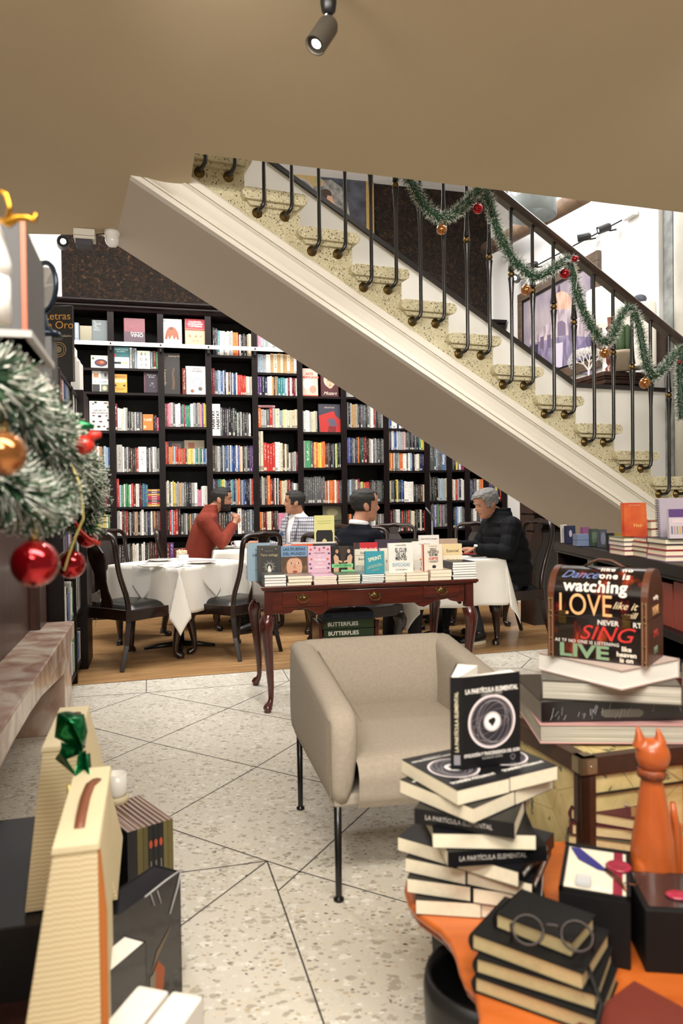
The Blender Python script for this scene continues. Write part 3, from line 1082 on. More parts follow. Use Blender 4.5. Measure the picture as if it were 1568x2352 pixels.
for i, b_ in enumerate(books):
 col = cvar(PAL[b_['c']])
 if i not in big:
  spine_book(rest, b_['x'], b_['x'] + b_['w'], b_['z'], b_['z'] + b_['h'], b_['y'], b_['y'] + b_['d'], col)
  continue
 m = MB()
 spine_book(m, -b_['w'] / 2, b_['w'] / 2, 0, b_['h'], 0, b_['d'], col)
 p = BF.w(b_['x'] + b_['w'] / 2, b_['y'], b_['z'] + .0003)
 o = m.build('book', [m_book, m_pages], loc=p, rz=BF.a)
 same = cellcount[(b_['bay'], b_['si'], b_['c'])]
 kth = same.index(b_) + 1
 bn = BAYN[BAYS.index(b_['bay'])]
 row = ORD[b_['si'] + 1]
 if len(same) == 1:
  lb = f"only {CNAME[b_['c']]} spined book on the {row} shelf of the {bn} bookcase bay"
 else:
  lb = f"{ORD[kth]} {CNAME[b_['c']]} spined book from left, {row} shelf down, {bn} bookcase bay"
 prop(o, lb, 'book', f"books upright on the {row} shelf of the {bn} bookcase bay")
prop(rest.build('books', [m_book, m_pages], loc=BF.o + Vector((0, 0, .0003)), rz=BF.a), 'smaller book spines packed along the bookcase shelves between the larger ones', 'books', kind='stuff')

# ---------------------------------------------------------------- books shown face out in the bookcase
def face_out(x0, x1, yb_, h, cov, label, art=None, texts=None, t=.02, yy=.03, hard=True, tilt=-.06, lean=0, name='display_book'):
 a, c = BF.face(x0, yb_, yy), BF.face(x1, yb_, yy)
 top = BF.face((x0 + x1) / 2, yb_ - h, yy)
 w, H = c.x - a.x, top.z - a.z
 zz = (a.z + c.z) / 2
 # rest exactly on the board
 best = min((z for k in SH for z in SH[k]), key=lambda z: abs(z - zz))
 A = [(s[0],) + tuple(v * (w if i % 2 == 0 else H) if isinstance(v, (int, float)) and s[0] in ('r',) else v for i, v in enumerate(s[1:-1])) + (s[-1],) for s in (art or [])]
 T = []
 for s in texts or []:
  T.append((s[0], s[1] * w, s[2] * H, s[3] * H, s[4]) + ((s[5],) if len(s) > 5 else ()))
 return book(name, label, w, H, t, cov, BF.w((a.x + c.x) / 2, yy + .012, best + .0015), BF.a, tilt, hard=hard, cat='book', art=A or None, texts=T), w, H


face_out(183, 212, 779, 36, M('silver_cover', '8f8a78', .3, .6), 'silver sheened book lying behind the slate book, top shelf of leftmost bay', yy=.06)
face_out(212, 247, 779, 49, '5f686b', 'slate grey cookbook face out at top left of the bookcase', [('r', -.5, 0, .5, 1, '5f686b')], [('EL\nCELLER\nDE\nCAN\nROCA', -.4, .72, .10, 'b9bdb8', dict(align='LEFT', line=.95))])
o, w, h = face_out(285, 333, 784, 56, '7a3f4c', 'dusty rose and grey wine book with wavy contour lines', [('r', -.5, 0, .5, .45, '4b3a44')], [('VINO', .12, .30, .20, 'e8e0dc'), ('Guía mundial del', .1, .42, .07, 'e8e0dc')])
b = MB()
for k in range(7):
 b.tube([(-w / 2 + w * q / 14, -.0025, h * (.52 + .07 * k) + h * .05 * math.sin(q * .6 + k * .5)) for q in range(15)], .0009, 4)
b.build('contour_lines', ink('d9a9a8'), o)
o, w, h = face_out(372, 418, 790, 58, 'e6e3df', 'white origami book showing a brown paper ape', None, [('AKIRA YOSHIZAWA', 0, .9, .085, '55504c', dict(sx=.85))])
decal(o, [('p', [(w * a, h * c) for a, c in [(-.12, .68), (.05, .7), (.2, .62), (.32, .45), (.36, .2), (.28, .17), (.2, .3), (.14, .2), (.08, .2), (.02, .36), (-.1, .2), (-.16, .2), (-.18, .32), (-.26, .17), (-.36, .2), (-.3, .45), (-.22, .6)]], '8f5238'),
   ('p', [(w * a, h * c) for a, c in [(-.12, .66), (.06, .66), (.04, .56), (-.1, .56)]], '6e3c28')], y=-.0009)
o, w, h = face_out(426, 472, 793, 60, 'c4ab86', 'calligraphy book with red upper half and beige lower half', [('r', -.5, .62, .5, 1, 'b5283a'), ('r', -.5, .55, .5, .61, '8e4434')],
     [('CALIGRAFÍA,\nILUMINACIÓN\nY LETTERING', 0, .8, .085, 'f0e6e0', dict(bold=.02)), ('R   A  V', 0, .33, .15, '9c5136'), ('W  M', 0, .15, .1, '6e5a40')])
# second shelf and below
o, w, h = face_out(209, 250, 843, 28, 'dcd6c9', 'small cookbook with a dark bowl of stew on its cover', None, None)
decal(o, [('d', w * .05, h * .4, w * .36, h * .30, '1f2a4a'), ('d', w * .05, h * .42, w * .28, h * .2, '7a2f1c'), ('d', w * .1, h * .45, w * .12, h * .1, 'b06a3a'), ('d', -w * .38, h * .75, w * .06, h * .1, '50602f')], y=-.0009)
o, w, h = face_out(259, 297, 846, 50, 'c6d3dc', 'pale blue book with teal upper band and pointing hand', [('r', -.5, .52, .5, 1, '2c6b70'), ('r', -.5, .2, .0, .3, '17181a')], [('GRANDES CÓCTELES', 0, .86, .08, 'd9efe6', dict(sx=.8)), ('DEL MUNDO', 0, .77, .08, 'd9efe6', dict(sx=.8))])
decal(o, [('d', -w * .38, h * .6, w * .09, h * .07, 'cf3f38'), ('d', w * .22, h * .25, w * .14, h * .06, 'd9a77c')], y=-.002)
face_out(315, 345, 846, 42, 'd5dccb', 'pale green book with large scattered black letters', None, [('E  L', 0, .82, .2, '26302c'), ('C  A', 0, .52, .2, '26302c'), ('V  A', 0, .22, .2, '26302c')])
o, w, h = face_out(212, 250, 899, 48, 'e4e2dd', 'white book with coffee glass picture above and dark photos below', None, [('RUNNER', 0, .45, .14, '4c5f73')])
decal(o, [('r', -.5 * w, 0, -.05 * w, .34 * h, '2c2b2a'), ('r', .02 * w, 0, .5 * w, .34 * h, '6c6f60'), ('d', w * .25, h * .16, w * .14, h * .11, 'b9b49a'), ('r', -.42 * w, .66 * h, -.12 * w, .93 * h, 'b07a4a'), ('r', -.42 * w, .86 * h, -.12 * w, .95 * h, 'e9dccb'),
   ('r', .02 * w, .62 * h, .5 * w, 1.0 * h, '9a9a98'), ('d', .3 * w, .8 * h, .08 * w, .1 * h, '3c3c3c')], y=-.0009)
o, w, h = face_out(260, 292, 902, 43, 'd9983c', 'orange yellow coffee book reading BREW', None, [('BREW', 0, .62, .27, 'f3ead2', dict(sx=.9, bold=.02)), ('better coffee', 0, .18, .06, '5c3a18')])
decal(o, [('r', -w * .42, .8 * h, w * .42, .9 * h, 'a8712a'), ('r', -w * .4, .34 * h, -w * .26, .44 * h, '4c2f1c'), ('r', w * .22, .34 * h, w * .38, .44 * h, '4c2f1c'), ('r', -w * .4, .24 * h, w * .4, .25 * h, '4c2f1c')], y=-.0009)
o, w, h = face_out(331, 363, 902, 47, '2b2430', 'dark purple wine book with small pale bubbles', None, [('Pasión por\nel vino', .05, .82, .1, 'd9d3d6')])
decal(o, [('d', w * .1, .45 * h, w * .1, .06 * h, '6a6270'), ('d', w * .2, .3 * h, w * .06, .05 * h, '574f5e'), ('d', -w * .05, .35 * h, w * .05, .04 * h, '6a6270'), ('r', -w * .5, 0, -w * .42, h, '5b2f3c')], y=-.0009)
o, w, h = face_out(376, 414, 905, 95, '1f1a18', 'tall black art book with its title in pale letters, standing open', [('r', -.5, 0, -.34, 1, '2b2522')], [('Leonardo', -.42, .4, .1, 'b9a98c', dict(rot=PI / 2 * 1)), ('Leonardo', .16, .93, .07, 'c2b193')], t=.05)
decal(o, [('p', [(w * a, h * c) for a, c in [(0, .1), (.16, .12), (.2, .3), (.12, .5), (.2, .62), (.1, .66), (.0, .5), (.04, .3)]], '4e3a28')], y=-.0015)
o, w, h = face_out(428, 474, 906, 65, 'd4d2d4', 'white spiral bound art book with a grey line drawing', None, [('PEDRO', .05, .9, .085, '35333a'), ('FRIEDEBERG', .05, .82, .085, '35333a', dict(sx=.8))])
decal(o, [('r', -w * .3, .1 * h, w * .4, .74 * h, 'bdbcc4'), ('o', w * .05, .42 * h, w * .22, w * .02, '7c7b86'), ('o', w * .05, .42 * h, w * .14, w * .015, '9a98a4'), ('d', w * .2, .2 * h, w * .1, .07 * h, '5c5a52'), ('d', -w * .2, .12 * h, w * .09, .06 * h, '8a5a44')], y=-.0009)
b = MB()
for k in range(16):
 b.tube([(-w / 2 - .004, -.004, h * (k + .6) / 16.5), (-w / 2 - .008, .008, h * (k + .6) / 16.5), (-w / 2 - .004, .022, h * (k + .6) / 16.5)], .0022, 5)
b.build('spiral_binding', m_iron, o)
o, w, h = face_out(206, 252, 989, 68, 'dedcda', 'large white cookbook strewn with pictures of spices and fruit', None, [('SABORES DE', 0, .68, .08, '3a3a3c', dict(sx=.85)), ('IBEROAMÉRICA', 0, .59, .09, '3a3a3c', dict(sx=.82))])
sh = []
for k, (x, z) in enumerate([(-.32, .9), (-.2, .95), (.3, .93), (.42, .8), (-.3, .5), (.0, .48), (.34, .5), (-.3, .3), (.05, .3), (.42, .35), (-.42, .12), (-.05, .13), (.22, .14), (.4, .06)]):
 sh.append(('d', w * x, h * z, w * (.05 + .02 * (k % 3)), h * (.022 + .012 * (k % 2)), ['5c2a1c', '2a2522', '7c5038', '34402a'][k % 4]))
decal(o, sh, y=-.0009)
face_out(328, 352, 989, 37, 'c2722f', 'small orange coffee book reading CAFÉ', [('r', -.42, .12, -.2, .3, 'e8c79a')], [('CAFÉ', 0, .64, .2, 'f2e3cc', dict(bold=.02)), ('brúix', 0, .2, .08, 'e8c79a')])
o, w, h = face_out(692, 731, 909, 64, 'd9b9ab', 'pink and white mottled art book beside the portrait book', None, [('ARTE\nAMERICANO', 0, .74, .12, 'c7503c', dict(bold=.02))])
decal(o, [('d', -w * .1, .45 * h, w * .3, .2 * h, 'e6d5cc'), ('d', w * .2, .25 * h, w * .2, .14 * h, 'c98f7c'), ('r', -w * .5, 0, w * .5, .04 * h, 'c2503c')], y=-.0006)
o, w, h = face_out(738, 778, 910, 62, '4c1c20', 'dark book with a pale wigged portrait face', None, [('Mozart', 0, .12, .17, 'e9d9cc', dict(shear=.4))])
decal(o, [('d', 0, .62 * h, w * .34, .28 * h, 'c9b6a0'), ('d', w * .02, .55 * h, w * .22, .25 * h, 'd9a98c'), ('d', -w * .08, .6 * h, w * .04, .02 * h, '3c2420'), ('d', w * .12, .6 * h, w * .04, .02 * h, '3c2420'), ('d', w * .02, .42 * h, w * .07, .015 * h, '8c3a30'), ('r', w * .01, .48 * h, w * .05, .6 * h, 'b98468')], y=-.0009)
o, w, h = face_out(733, 783, 992, 65, '3a3a48', 'charcoal art book with red geometric sculpture', None, [('SEBASTIAN', 0, .87, .075, 'c9b8a8')])
decal(o, [('p', [(w * a, h * c) for a, c in [(-.5, .58), (.2, .76), (.28, .58), (.5, .45), (.5, 0), (-.44, 0)]], 'b32a26'), ('p', [(w * a, h * c) for a, c in [(-.1, .45), (.2, .5), (.34, .24), (.0, .2)]], '5a5064'), ('p', [(w * a, h * c) for a, c in [(-.05, .22), (.3, .2), (.26, 0), (-.1, 0)]], '7a1d20')], y=-.0009)
o, w, h = face_out(743, 786, 1231, 70, '2c2b22', 'large dark book with an old landscape painting on its cover', None, None)
decal(o, [('r', -w * .5, .5 * h, w * .5, h, '5a5740'), ('d', w * .0, .75 * h, w * .3, .13 * h, '837a58'), ('p', [(-w * .5, .3 * h), (w * .5, .5 * h), (w * .5, .2 * h), (-w * .5, .15 * h)], '3c3c2c')], y=-.0009)
face_out(794, 812, 912, 44, 'a9a7a3', 'grey book face out at the right of the portrait book shelf', yy=.05)
face_out(812, 848, 912, 40, '1d1c20', 'black book under the stair edge on the fourth shelf down', [('r', .25, .0, .5, .35, 'b02a2e')], yy=.06)
# two books behind the colourful row in the third bay
face_out(388, 424, 1066, 52, '2c2628', 'dark picture book standing behind the row of small red books', [('r', -.3, .6, .3, .9, '8c7f7a')], yy=.20)
face_out(424, 470, 1066, 54, 'b9ac94', 'beige picture book standing behind the row of yellow books', [('r', -.3, .5, .0, .9, 'b06a58')], yy=.20)
# spine titles one can read on two tall white books
for k, px_ in enumerate((491, 501.5)):
 o, w, h = face_out(px_ - 5, px_ + 5, 1001, 73, 'e9e7e2', ['left', 'right'][k] + ' one of two tall white books lettered HÁBITAT down the spine', None, [('HÁBITAT', 0, .5, .125, '16161a', dict(rot=-PI / 2, bold=.03, sx=1.15))], t=.18, tilt=0, yy=.008, hard=False)
o, w, h = face_out(1016, 1023, 1080, 58, '4f6f9c', 'blue book lettered PIANO down the spine', None, [('PIANO', 0, .42, .13, 'f0f0f0', dict(rot=-PI / 2, bold=.03))], t=.18, tilt=0, yy=.008, hard=False)
# horizontal pile in the second bay
cols = ['b8863c', '4a2f58', 'b8862f', 'b02a50', 'a02440', '3c2a48', 'c03a3a', 'c9a03c']
nm = ['mustard', 'violet', 'amber', 'magenta', 'crimson', 'dark plum', 'scarlet', 'yellow']
p0 = BF.face(338, 1164, .03)
p1 = BF.face(368, 1164, .03)
zb = min((z for z in SH['B']), key=lambda z: abs(z - p0.z))
for k in range(8):
 hh = (BF.face(352, 1124, .03).z - p0.z) / 8
 b = MB()
 wd = (p1.x - p0.x) / 2
 b.box(-wd, 0, 0, wd, .2, hh * .95, 0)
 b.box(-wd * .3, -.0006, hh * .3, wd * .5, 0, hh * .65, 1)
 prop(b.build('stacked_book', [col_m(cols[7 - k]), ink('e0d6c0')], loc=BF.w((p0.x + p1.x) / 2, .03, zb + .0008 + k * hh), rz=BF.a), f"{nm[7 - k]} book in the flat pile on the sixth shelf, {ORD[8 - k]} from its top", 'book', 'flat pile of colourful books in the bookcase')
p0 = BF.face(592, 932, .03)
b = MB()
b.box(0, 0, 0, .2, .14, .022, 0)
b.box(.03, -.0006, .006, .17, 0, .016, 1)
z_ = BF.face(610, 936, .03).z
prop(b.build('stacked_book', [col_m('a88488'), ink('7c2a34')], loc=BF.w(p0.x, .03, SH['E'][3] + .236), rz=BF.a), 'dusty pink book lying flat on top of a row in the fifth bay', 'book')

# ================================================================ garland on the rail, ornaments
m_needle = M('garland_needles', '1f4a2a', .55, var=.4, scale=40)
m_frost = M('garland_frost', 'e3e6dc', .6)
m_redball = M('red_bauble', 'a80d1a', .08, .85, coat=.5)
m_goldball = M('gold_bauble', 'b5743c', .12, .75, var=.35, scale=60, coat=.5)


def garland(name, label, pts, rad, n, parent=None, group=None, frost=.35, wid=.0016, core=.35, seed=1):
 """tinsel garland: a core and thousands of flat needles with frosted tips"""
 rr = random.Random(seed)
 # smooth path
 P = [Vector(p) for p in pts]
 path = []
 for i in range(len(P) - 1):
  a, b_, c, d = P[max(i - 1, 0)], P[i], P[i + 1], P[min(i + 2, len(P) - 1)]
  for t in [k / 6 for k in range(6)]:
   path.append(.5 * ((2 * b_) + (c - a) * t + (2 * a - 5 * b_ + 4 * c - d) * t * t + (-a + 3 * b_ - 3 * c + d) * t ** 3))
 path.append(P[-1])
 m = MB()
 m.tube(path, rad * core, 6, 0)
 seg = [(path[i + 1] - path[i]).length for i in range(len(path) - 1)]
 tot = sum(seg)
 for _ in range(n):
  s = rr.random() * tot
  i = 0
  while s > seg[i] and i < len(seg) - 1:
   s -= seg[i]
   i += 1
  p = path[i].lerp(path[i + 1], s / max(seg[i], 1e-6))
  t = (path[i + 1] - path[i]).normalized()
  a = t.orthogonal().normalized()
  g = rr.random() * 2 * PI
  d = (a * math.cos(g) + t.cross(a) * math.sin(g) + t * rr.uniform(-.5, .9)).normalized()
  L = rad * rr.uniform(.75, 1.15)
  s_ = d.cross(Vector((rr.uniform(-1, 1), rr.uniform(-1, 1), rr.uniform(-1, 1))))
  if s_.length < 1e-3: continue
  s_ = s_.normalized() * wid / 2
  q0, q1, q2 = p + d * L * .15, p + d * L * (.62 if rr.random() < frost * 2 else .95), p + d * L
  m.add([q0 - s_, q0 + s_, q1 + s_, q1 - s_, q2], [(0, 1, 2, 3)], 0)
  k = len(m.v)
  m.f.append([k - 2, k - 3, k - 1])
  m.m.append(1)
  m.uv.append(None)
  m.c.append(None)
 o = m.build(name, [m_needle, m_frost], parent)
 return prop(o, label, 'garland', group) if parent is None else o


def bauble(loc, r, mat, label, mcap=None, string=.0, group=None, name='bauble'):
 t = thing(name, label, 'ornament', loc, group=group)
 MB().ball((0, 0, 0), r, 20).build('glass_ball', mat, t, smooth=True)
 MB().lathe([(r * .2, r * .93), (r * .2, r * 1.12), (r * .16, r * 1.16), (0, r * 1.17)], 10).build('cap', mcap or m_brass, t, smooth=True)
 b = MB()
 b.tube([(r * .12 * math.cos(a), 0, r * 1.28 + r * .12 * math.sin(a)) for a in [k * PI / 4 for k in range(8)]], r * .03, 4, closed=True)
 if string:
  b.tube([(0, 0, r * 1.35), (0, 0, r * 1.35 + string)], .0006, 4)
 b.build('hanging_loop', mcap or m_brass, t)
 return t


def sfw(px, py, y):
 p = SF.face(px, py, y)
 return SF.w(p.x, p.y, p.z)


yg = yr - .045
swag = [(925, 395), (945, 420), (962, 450), (985, 482), (1015, 499), (1045, 490), (1072, 465), (1095, 440), (1108, 432), (1118, 450), (1130, 488), (1145, 535), (1170, 585), (1200, 618), (1225, 636), (1258, 626), (1290, 604), (1303, 595)]
garland('rail_garland', 'frosted green tinsel garland swagged along the stair handrail, left stretch', [sfw(x, y, yg) for x, y in swag], .052, 5600, wid=.0022, group='tinsel garlands on the stair rail', seed=3)
swag = [(1303, 595), (1313, 625), (1325, 670), (1340, 715), (1362, 758), (1390, 787), (1408, 765), (1428, 722), (1445, 708), (1462, 735), (1472, 775), (1482, 830), (1500, 862), (1530, 840), (1552, 812), (1566, 802)]
garland('rail_garland', 'frosted green tinsel garland below the clear flower bow, right stretch of handrail', [sfw(x, y, yg) for x, y in swag], .052, 5600, wid=.0022, group='tinsel garlands on the stair rail', seed=4)
garland('rail_garland', 'green tinsel garland hanging straight down at the right edge of the stair rail', [sfw(x, y, yg - .03) for x, y in [(1566, 802), (1562, 850), (1563, 900), (1566, 960)]], .052, 2200, wid=.0022, group='tinsel garlands on the stair rail', seed=5)
for px_, py_, r_, mt, lb in [(1097, 479, 12, m_redball, 'shiny red bauble at the topmost peak of the rail garland'), (1014, 527, 12, m_goldball, 'amber bauble under the leftmost swag of the rail garland'),
        (1297, 629, 11.5, m_redball, 'shiny red bauble just below the clear flower bow'), (1208, 666, 12, m_goldball, 'amber bauble beside the bright lamp glare on the stairs'),
        (1388, 811, 11.5, m_goldball, 'amber bauble under the short middle swag'), (1480, 880, 12.5, m_goldball, 'amber bauble under the lowest swag at right'),
        (1560, 832, 6, m_redball, 'small red bauble at the right end of the garland')]:
 p = sfw(px_, py_, yg - .03)
 bauble(p, r_ * p.y / F, mt, lb, string=.02, group='baubles hung on the stair garland')
# clear cellophane flower with red heart
p = sfw(1312, 598, yg - .06)
fl = thing('ribbon_flower', 'clear cellophane flower bow with red centre tied to the handrail', 'ornament', p, SF.a)
m_cello = M('cellophane', 'e8ecee', .1, alpha=.45)
b = MB()
for k in range(26):
 a, e = R.uniform(0, 2 * PI), R.uniform(-.5, 1.1)
 d = Vector((math.cos(a) * math.cos(e), -math.sin(e), math.sin(a) * math.cos(e)))
 s_ = d.orthogonal().normalized() * .012
 b.add([(0, 0, 0), d * .03 + s_, d * .052, d * .03 - s_], [(0, 1, 2, 3)])
b.build('petals', m_cello, fl)
b = MB()
b.ball((0, -.03, 0), .02, 12)
b.ball((.012, -.04, .006), .009, 8)
b.build('red_centre', m_redball, fl, smooth=True)
b = MB()
b.tube([(.01, -.01, -.02), (.03, -.02, -.10), (.02, -.015, -.18)], .004, 5, sq=(1, .2))
b.build('ribbon_tail', m_cello, fl)

# ================================================================ stair hall: pictures, cabinet, lamps
m_gold = M('gold_frame', 'b08f55', .45, .4, var=.2, scale=30)
m_frame = wood_mat('grey_brown_frame', '4a3c30', '6a5848', .5, (2, 8, 8))
m_blk = M('satin_black', '141314', .4)
# painting on brown wall, gilt frame
pl_, pr_ = BF.face(500, 400, yb - .05).x, BF.face(858, 400, yb - .05).x
zb_, zt_ = BF.face(800, 600, yb - .05).z, BF.face(800, 230, yb - .05).z
pt = thing('framed_painting', 'dark night scene painting in a gilt frame high above the stairs', 'painting', BF.w(pl_, yb - .05, zb_), BF.a)
Wd, Hd = pr_ - pl_, zt_ - zb_
fw = .10
b = MB()
b.box(0, 0, 0, Wd, .045, fw)
b.box(0, 0, Hd - fw, Wd, .045, Hd)
b.box(0, 0, fw, fw, .045, Hd - fw)
b.box(Wd - fw, 0, fw, Wd, .045, Hd - fw)
b.build('frame', m_gold, pt, bevel=.006)
MB().box(fw, .01, fw, Wd - fw, .03, Hd - fw).build('canvas', M('night_canvas', '22232b', .6, scale=5, detail=9, col2='4c4f5a'), pt)
def P_(px, py):
 p = BF.face(px, py, yb - .05)
 return (p.x - pl_, p.z - zb_)
ar = [('p', [P_(*q) for q in [(665, 500), (700, 440), (725, 415), (760, 412), (785, 430), (800, 470), (810, 545), (720, 560)]], M('pale_ruin', '8d8a84', .6, scale=14, col2='4f4c4c', detail=8)),
  ('p', [P_(*q) for q in [(665, 380), (700, 372), (722, 380), (730, 405), (745, 415), (740, 428), (665, 425)]], M('plumes', '7d8a5c', .6, scale=26, col2='b07c4c', detail=6))]
x0, z0 = P_(690, 440)
for r1, h_ in ((.17, '9a8f86'), (.145, '6c6478'), (.12, 'a39a8c'), (.09, '5c5668')):
 ar.append(('o', x0, z0, r1, .02, h_))
x0, z0 = P_(748, 445)
ar += [('d', x0, z0, .075, .06, '35261f'), ('p', [P_(*q) for q in [(752, 448), (762, 450), (768, 468), (778, 478), (772, 505), (745, 480)]], 'b98f74'), ('p', [P_(*q) for q in [(765, 470), (785, 478), (800, 500), (800, 540), (765, 520)]], '5c5148')]
decal(pt, ar, 'painted_figures', y=.008)
# right-hand wall: big picture of a domed palace
def RS(px, py, x=-.04): return RF.side(px, py, x)
a_, c_ = RS(1190, 700), RS(1373, 574)
y0_, y1_ = a_.y, c_.y
ztp = c_.z
zbt = RS(1300, 866).z
ds = thing('framed_painting', 'violet watercolour of a domed building in a grey brown frame', 'painting', RF.w(-.005, y0_, zbt), RF.a - PI / 2)
# local: x runs towards the viewer, y out of the room (wall), so -y faces the stairs
Lw, Lh = y0_ - y1_, ztp - zbt
f2 = .10
b = MB()
for bx in ((0, 0, Lw, f2), (0, Lh - f2, Lw, Lh), (0, f2, f2, Lh - f2), (Lw - f2, f2, Lw, Lh - f2)):
 b.box(bx[0], -.05, bx[1], bx[2], 0, bx[3])
b.build('frame', m_frame, ds, bevel=.006)
b = MB()
q_ = .02
for bx in ((f2, f2, Lw - f2, f2 + q_), (f2, Lh - f2 - q_, Lw - f2, Lh - f2), (f2, f2, f2 + q_, Lh - f2), (Lw - f2 - q_, f2, Lw - f2, Lh - f2)):
 b.box(bx[0], -.045, bx[1], bx[2], 0, bx[3])
b.build('inner_slip', m_blk, ds)
MB().box(f2, -.03, f2, Lw - f2, -.005, Lh - f2).build('canvas', M('violet_wash', 'a89c9f', .6, scale=4, col2='7b7286', detail=8, stretch=(1, 1, .5)), ds)
def D_(px, py):
 p = RS(px, py)
 return (y0_ - p.y, p.z - zbt)
pw = lambda L: [D_(*q) for q in L]
wsh = lambda n_, a, c: M(n_, a, .6, scale=22, col2=c, detail=8, stretch=(1, 1, .3))
decal(ds, [('p', pw([(1215, 780), (1235, 760), (1262, 740), (1268, 705), (1330, 700), (1345, 740), (1358, 790), (1358, 845), (1215, 800)]), wsh('palace_wall', '8c7c88', 'c4b8ba')),
   ('p', pw([(1264, 712), (1268, 690), (1276, 675), (1288, 668), (1302, 672), (1312, 690), (1316, 708)]), wsh('dome_wash', 'bb8a74', 'd6b7a4')),
   ('p', pw([(1279, 671), (1281, 655), (1284, 655), (1286, 669)]), '5c4a5a'),
   ('p', pw([(1215, 790), (1300, 770), (1362, 775), (1362, 860), (1250, 850), (1215, 830)]), wsh('street_wash', '5c5470', '958aa4')),
   ('p', pw([(1215, 795), (1235, 790), (1235, 815), (1215, 812)]), '3c364a'), ('p', pw([(1325, 800), (1358, 760), (1360, 850), (1330, 850)]), wsh('dark_wash', '4c4462', '7c7294')),
   ('p', pw([(1270, 790), (1292, 786), (1290, 845), (1274, 842)]), 'c9bfd0'), ('p', pw([(1240, 775), (1248, 772), (1248, 800), (1240, 802)]), '6a5c74'), ('p', pw([(1256, 770), (1264, 768), (1264, 798), (1256, 799)]), '6a5c74'),
   ('p', pw([(1280, 740), (1290, 736), (1298, 742), (1298, 770), (1280, 772)]), '776a80'), ('p', pw([(1305, 742), (1312, 740), (1312, 780), (1305, 780)]), '6f6478')], 'painted_scene', y=-.032)
b = MB()
b.box(0, -7.0, 0, .005, -7.0, 0)
# pilaster and curtain strips on the same wall
pa, pb = RS(1500, 700, -.02).y, RS(1522, 700, -.02).y
b = MB()
b.box(-.06, pb, 0, .0, pa, 5.2)
struct(b.build('trim_2', m_white, loc=RF.o, rz=RF.a), 'white pilaster on the right wall', 'trim')
pa, pb = RS(1524, 700, -.02).y, RS(1545, 700, -.02).y
b = MB()
b.box(-.02, pb, 0, .0, pa, 5.2)
struct(b.build('trim_3', M('chipped_grey', 'a4a8a6', .6, var=.5, scale=9), loc=RF.o, rz=RF.a), 'chipped grey strip beside the pilaster', 'trim')
b = MB()
ya = RS(1550, 700, -.05).y
b.grid(lambda u, v: (-.06 - .03 * math.sin(u * 60), ya - u * 2.2, 1.3 + v * 3.4), 90, 2, flip=False)
prop(b.build('curtain', M('pale_curtain', 'd8d5cc', .8, var=.1), loc=RF.o, rz=RF.a, smooth=True, solid=.003), 'pale pleated curtain at the far right behind the stairs', 'curtain')
# track lights
m_glow = M('lamp_glow', 'ffffff', .5, emit='f4f6ff', estr=30)
def spot_head(px, py, x, aim, label, r=.04, L=.1, glow=m_glow, frame=RF, side=True, loc=None, rail=None, body=None, estem=.07):
 p = loc if loc is not None else (lambda q: RF.w(q.x, q.y, q.z))(RS(px, py, x))
 t = thing('spotlight', label, 'lamp', p)
 d = (Vector(aim)).normalized()
 ax = d.to_track_quat('Z', 'Y').to_matrix()
 bb = body or m_blk
 b = MB()
 b.lathe([(r * .35, -L * .62), (r * .8, -L * .55), (r, -L * .4), (r, L * .5), (r * .9, L * .5), (r * .88, L * .42)], 18, 0, (0, 0, 0), ax)
 b.build('lamp_head', bb, t, smooth=True)
 auto([c for c in t.children][-1], 40)
 MB().lathe([(r * .88, L * .40), (r * .88, L * .41), (0, L * .43)], 18, 0, (0, 0, 0), ax).build('bulb', glow, t)
 return t, d
tr = thing('light_track', 'thin ceiling light track on the white wall above the painting', 'light track', RF.w(-.04, 0, 0), RF.a)
q1, q2 = RS(1190, 632, -.04), RS(1442, 498, -.04)
b = MB()
b.tube([(0, q1.y, q1.z), (0, q2.y, q2.z)], .008, 6)
b.build('rail', m_blk, tr)
b = MB()
b.box(-.02, q2.y - .1, q2.z - .015, .03, q2.y + .06, q2.z + .03)
b.build('end_feed', m_white, tr)
for px_, py_, am, lb in [(1340, 545, (-.9, .25, -.1), 'small grey spotlight, lower of two lit ones on the wall track'), (1386, 525, (-.9, .1, -.3), 'small bright spotlight, upper one on the wall track'), (1221, 610, (-.7, .5, -.1), 'small dark spotlight at the low end of the wall track')]:
 t, d = spot_head(px_, py_, -.16, am, lb, .036, .115, rail=True)
 MB().tube([(0, 0, 0), (.06, .0, -.02), (.11, -.03, -.02)], .008, 6).build('bracket', m_blk, t)
t, d = spot_head(1184, 640, -.12, (-.45, -.9, -.15), 'glaring bright spotlight facing the viewer behind the balusters', .05, .12, M('glare_glow', 'ffffff', .5, emit='ffffff', estr=120))
MB().tube([(0, 0, 0), (.05, .03, .0), (.11, .0, .0)], .008, 6).build('bracket', m_blk, t)
# wooden beam and glass shade beyond
q1, q2 = RS(1118, 572, -.3), RS(1345, 446, -.3)
b = MB()
b.tube([RF.w(q1.x, q1.y, q1.z), RF.w(q2.x, q2.y, q2.z)], .085, 10)
struct(b.build('beam', wood_mat('old_beam', '5a4535', '7c634c', .7, (3, 3, 3)), smooth=True), 'round wooden beam slanting across the white wall', 'beam')
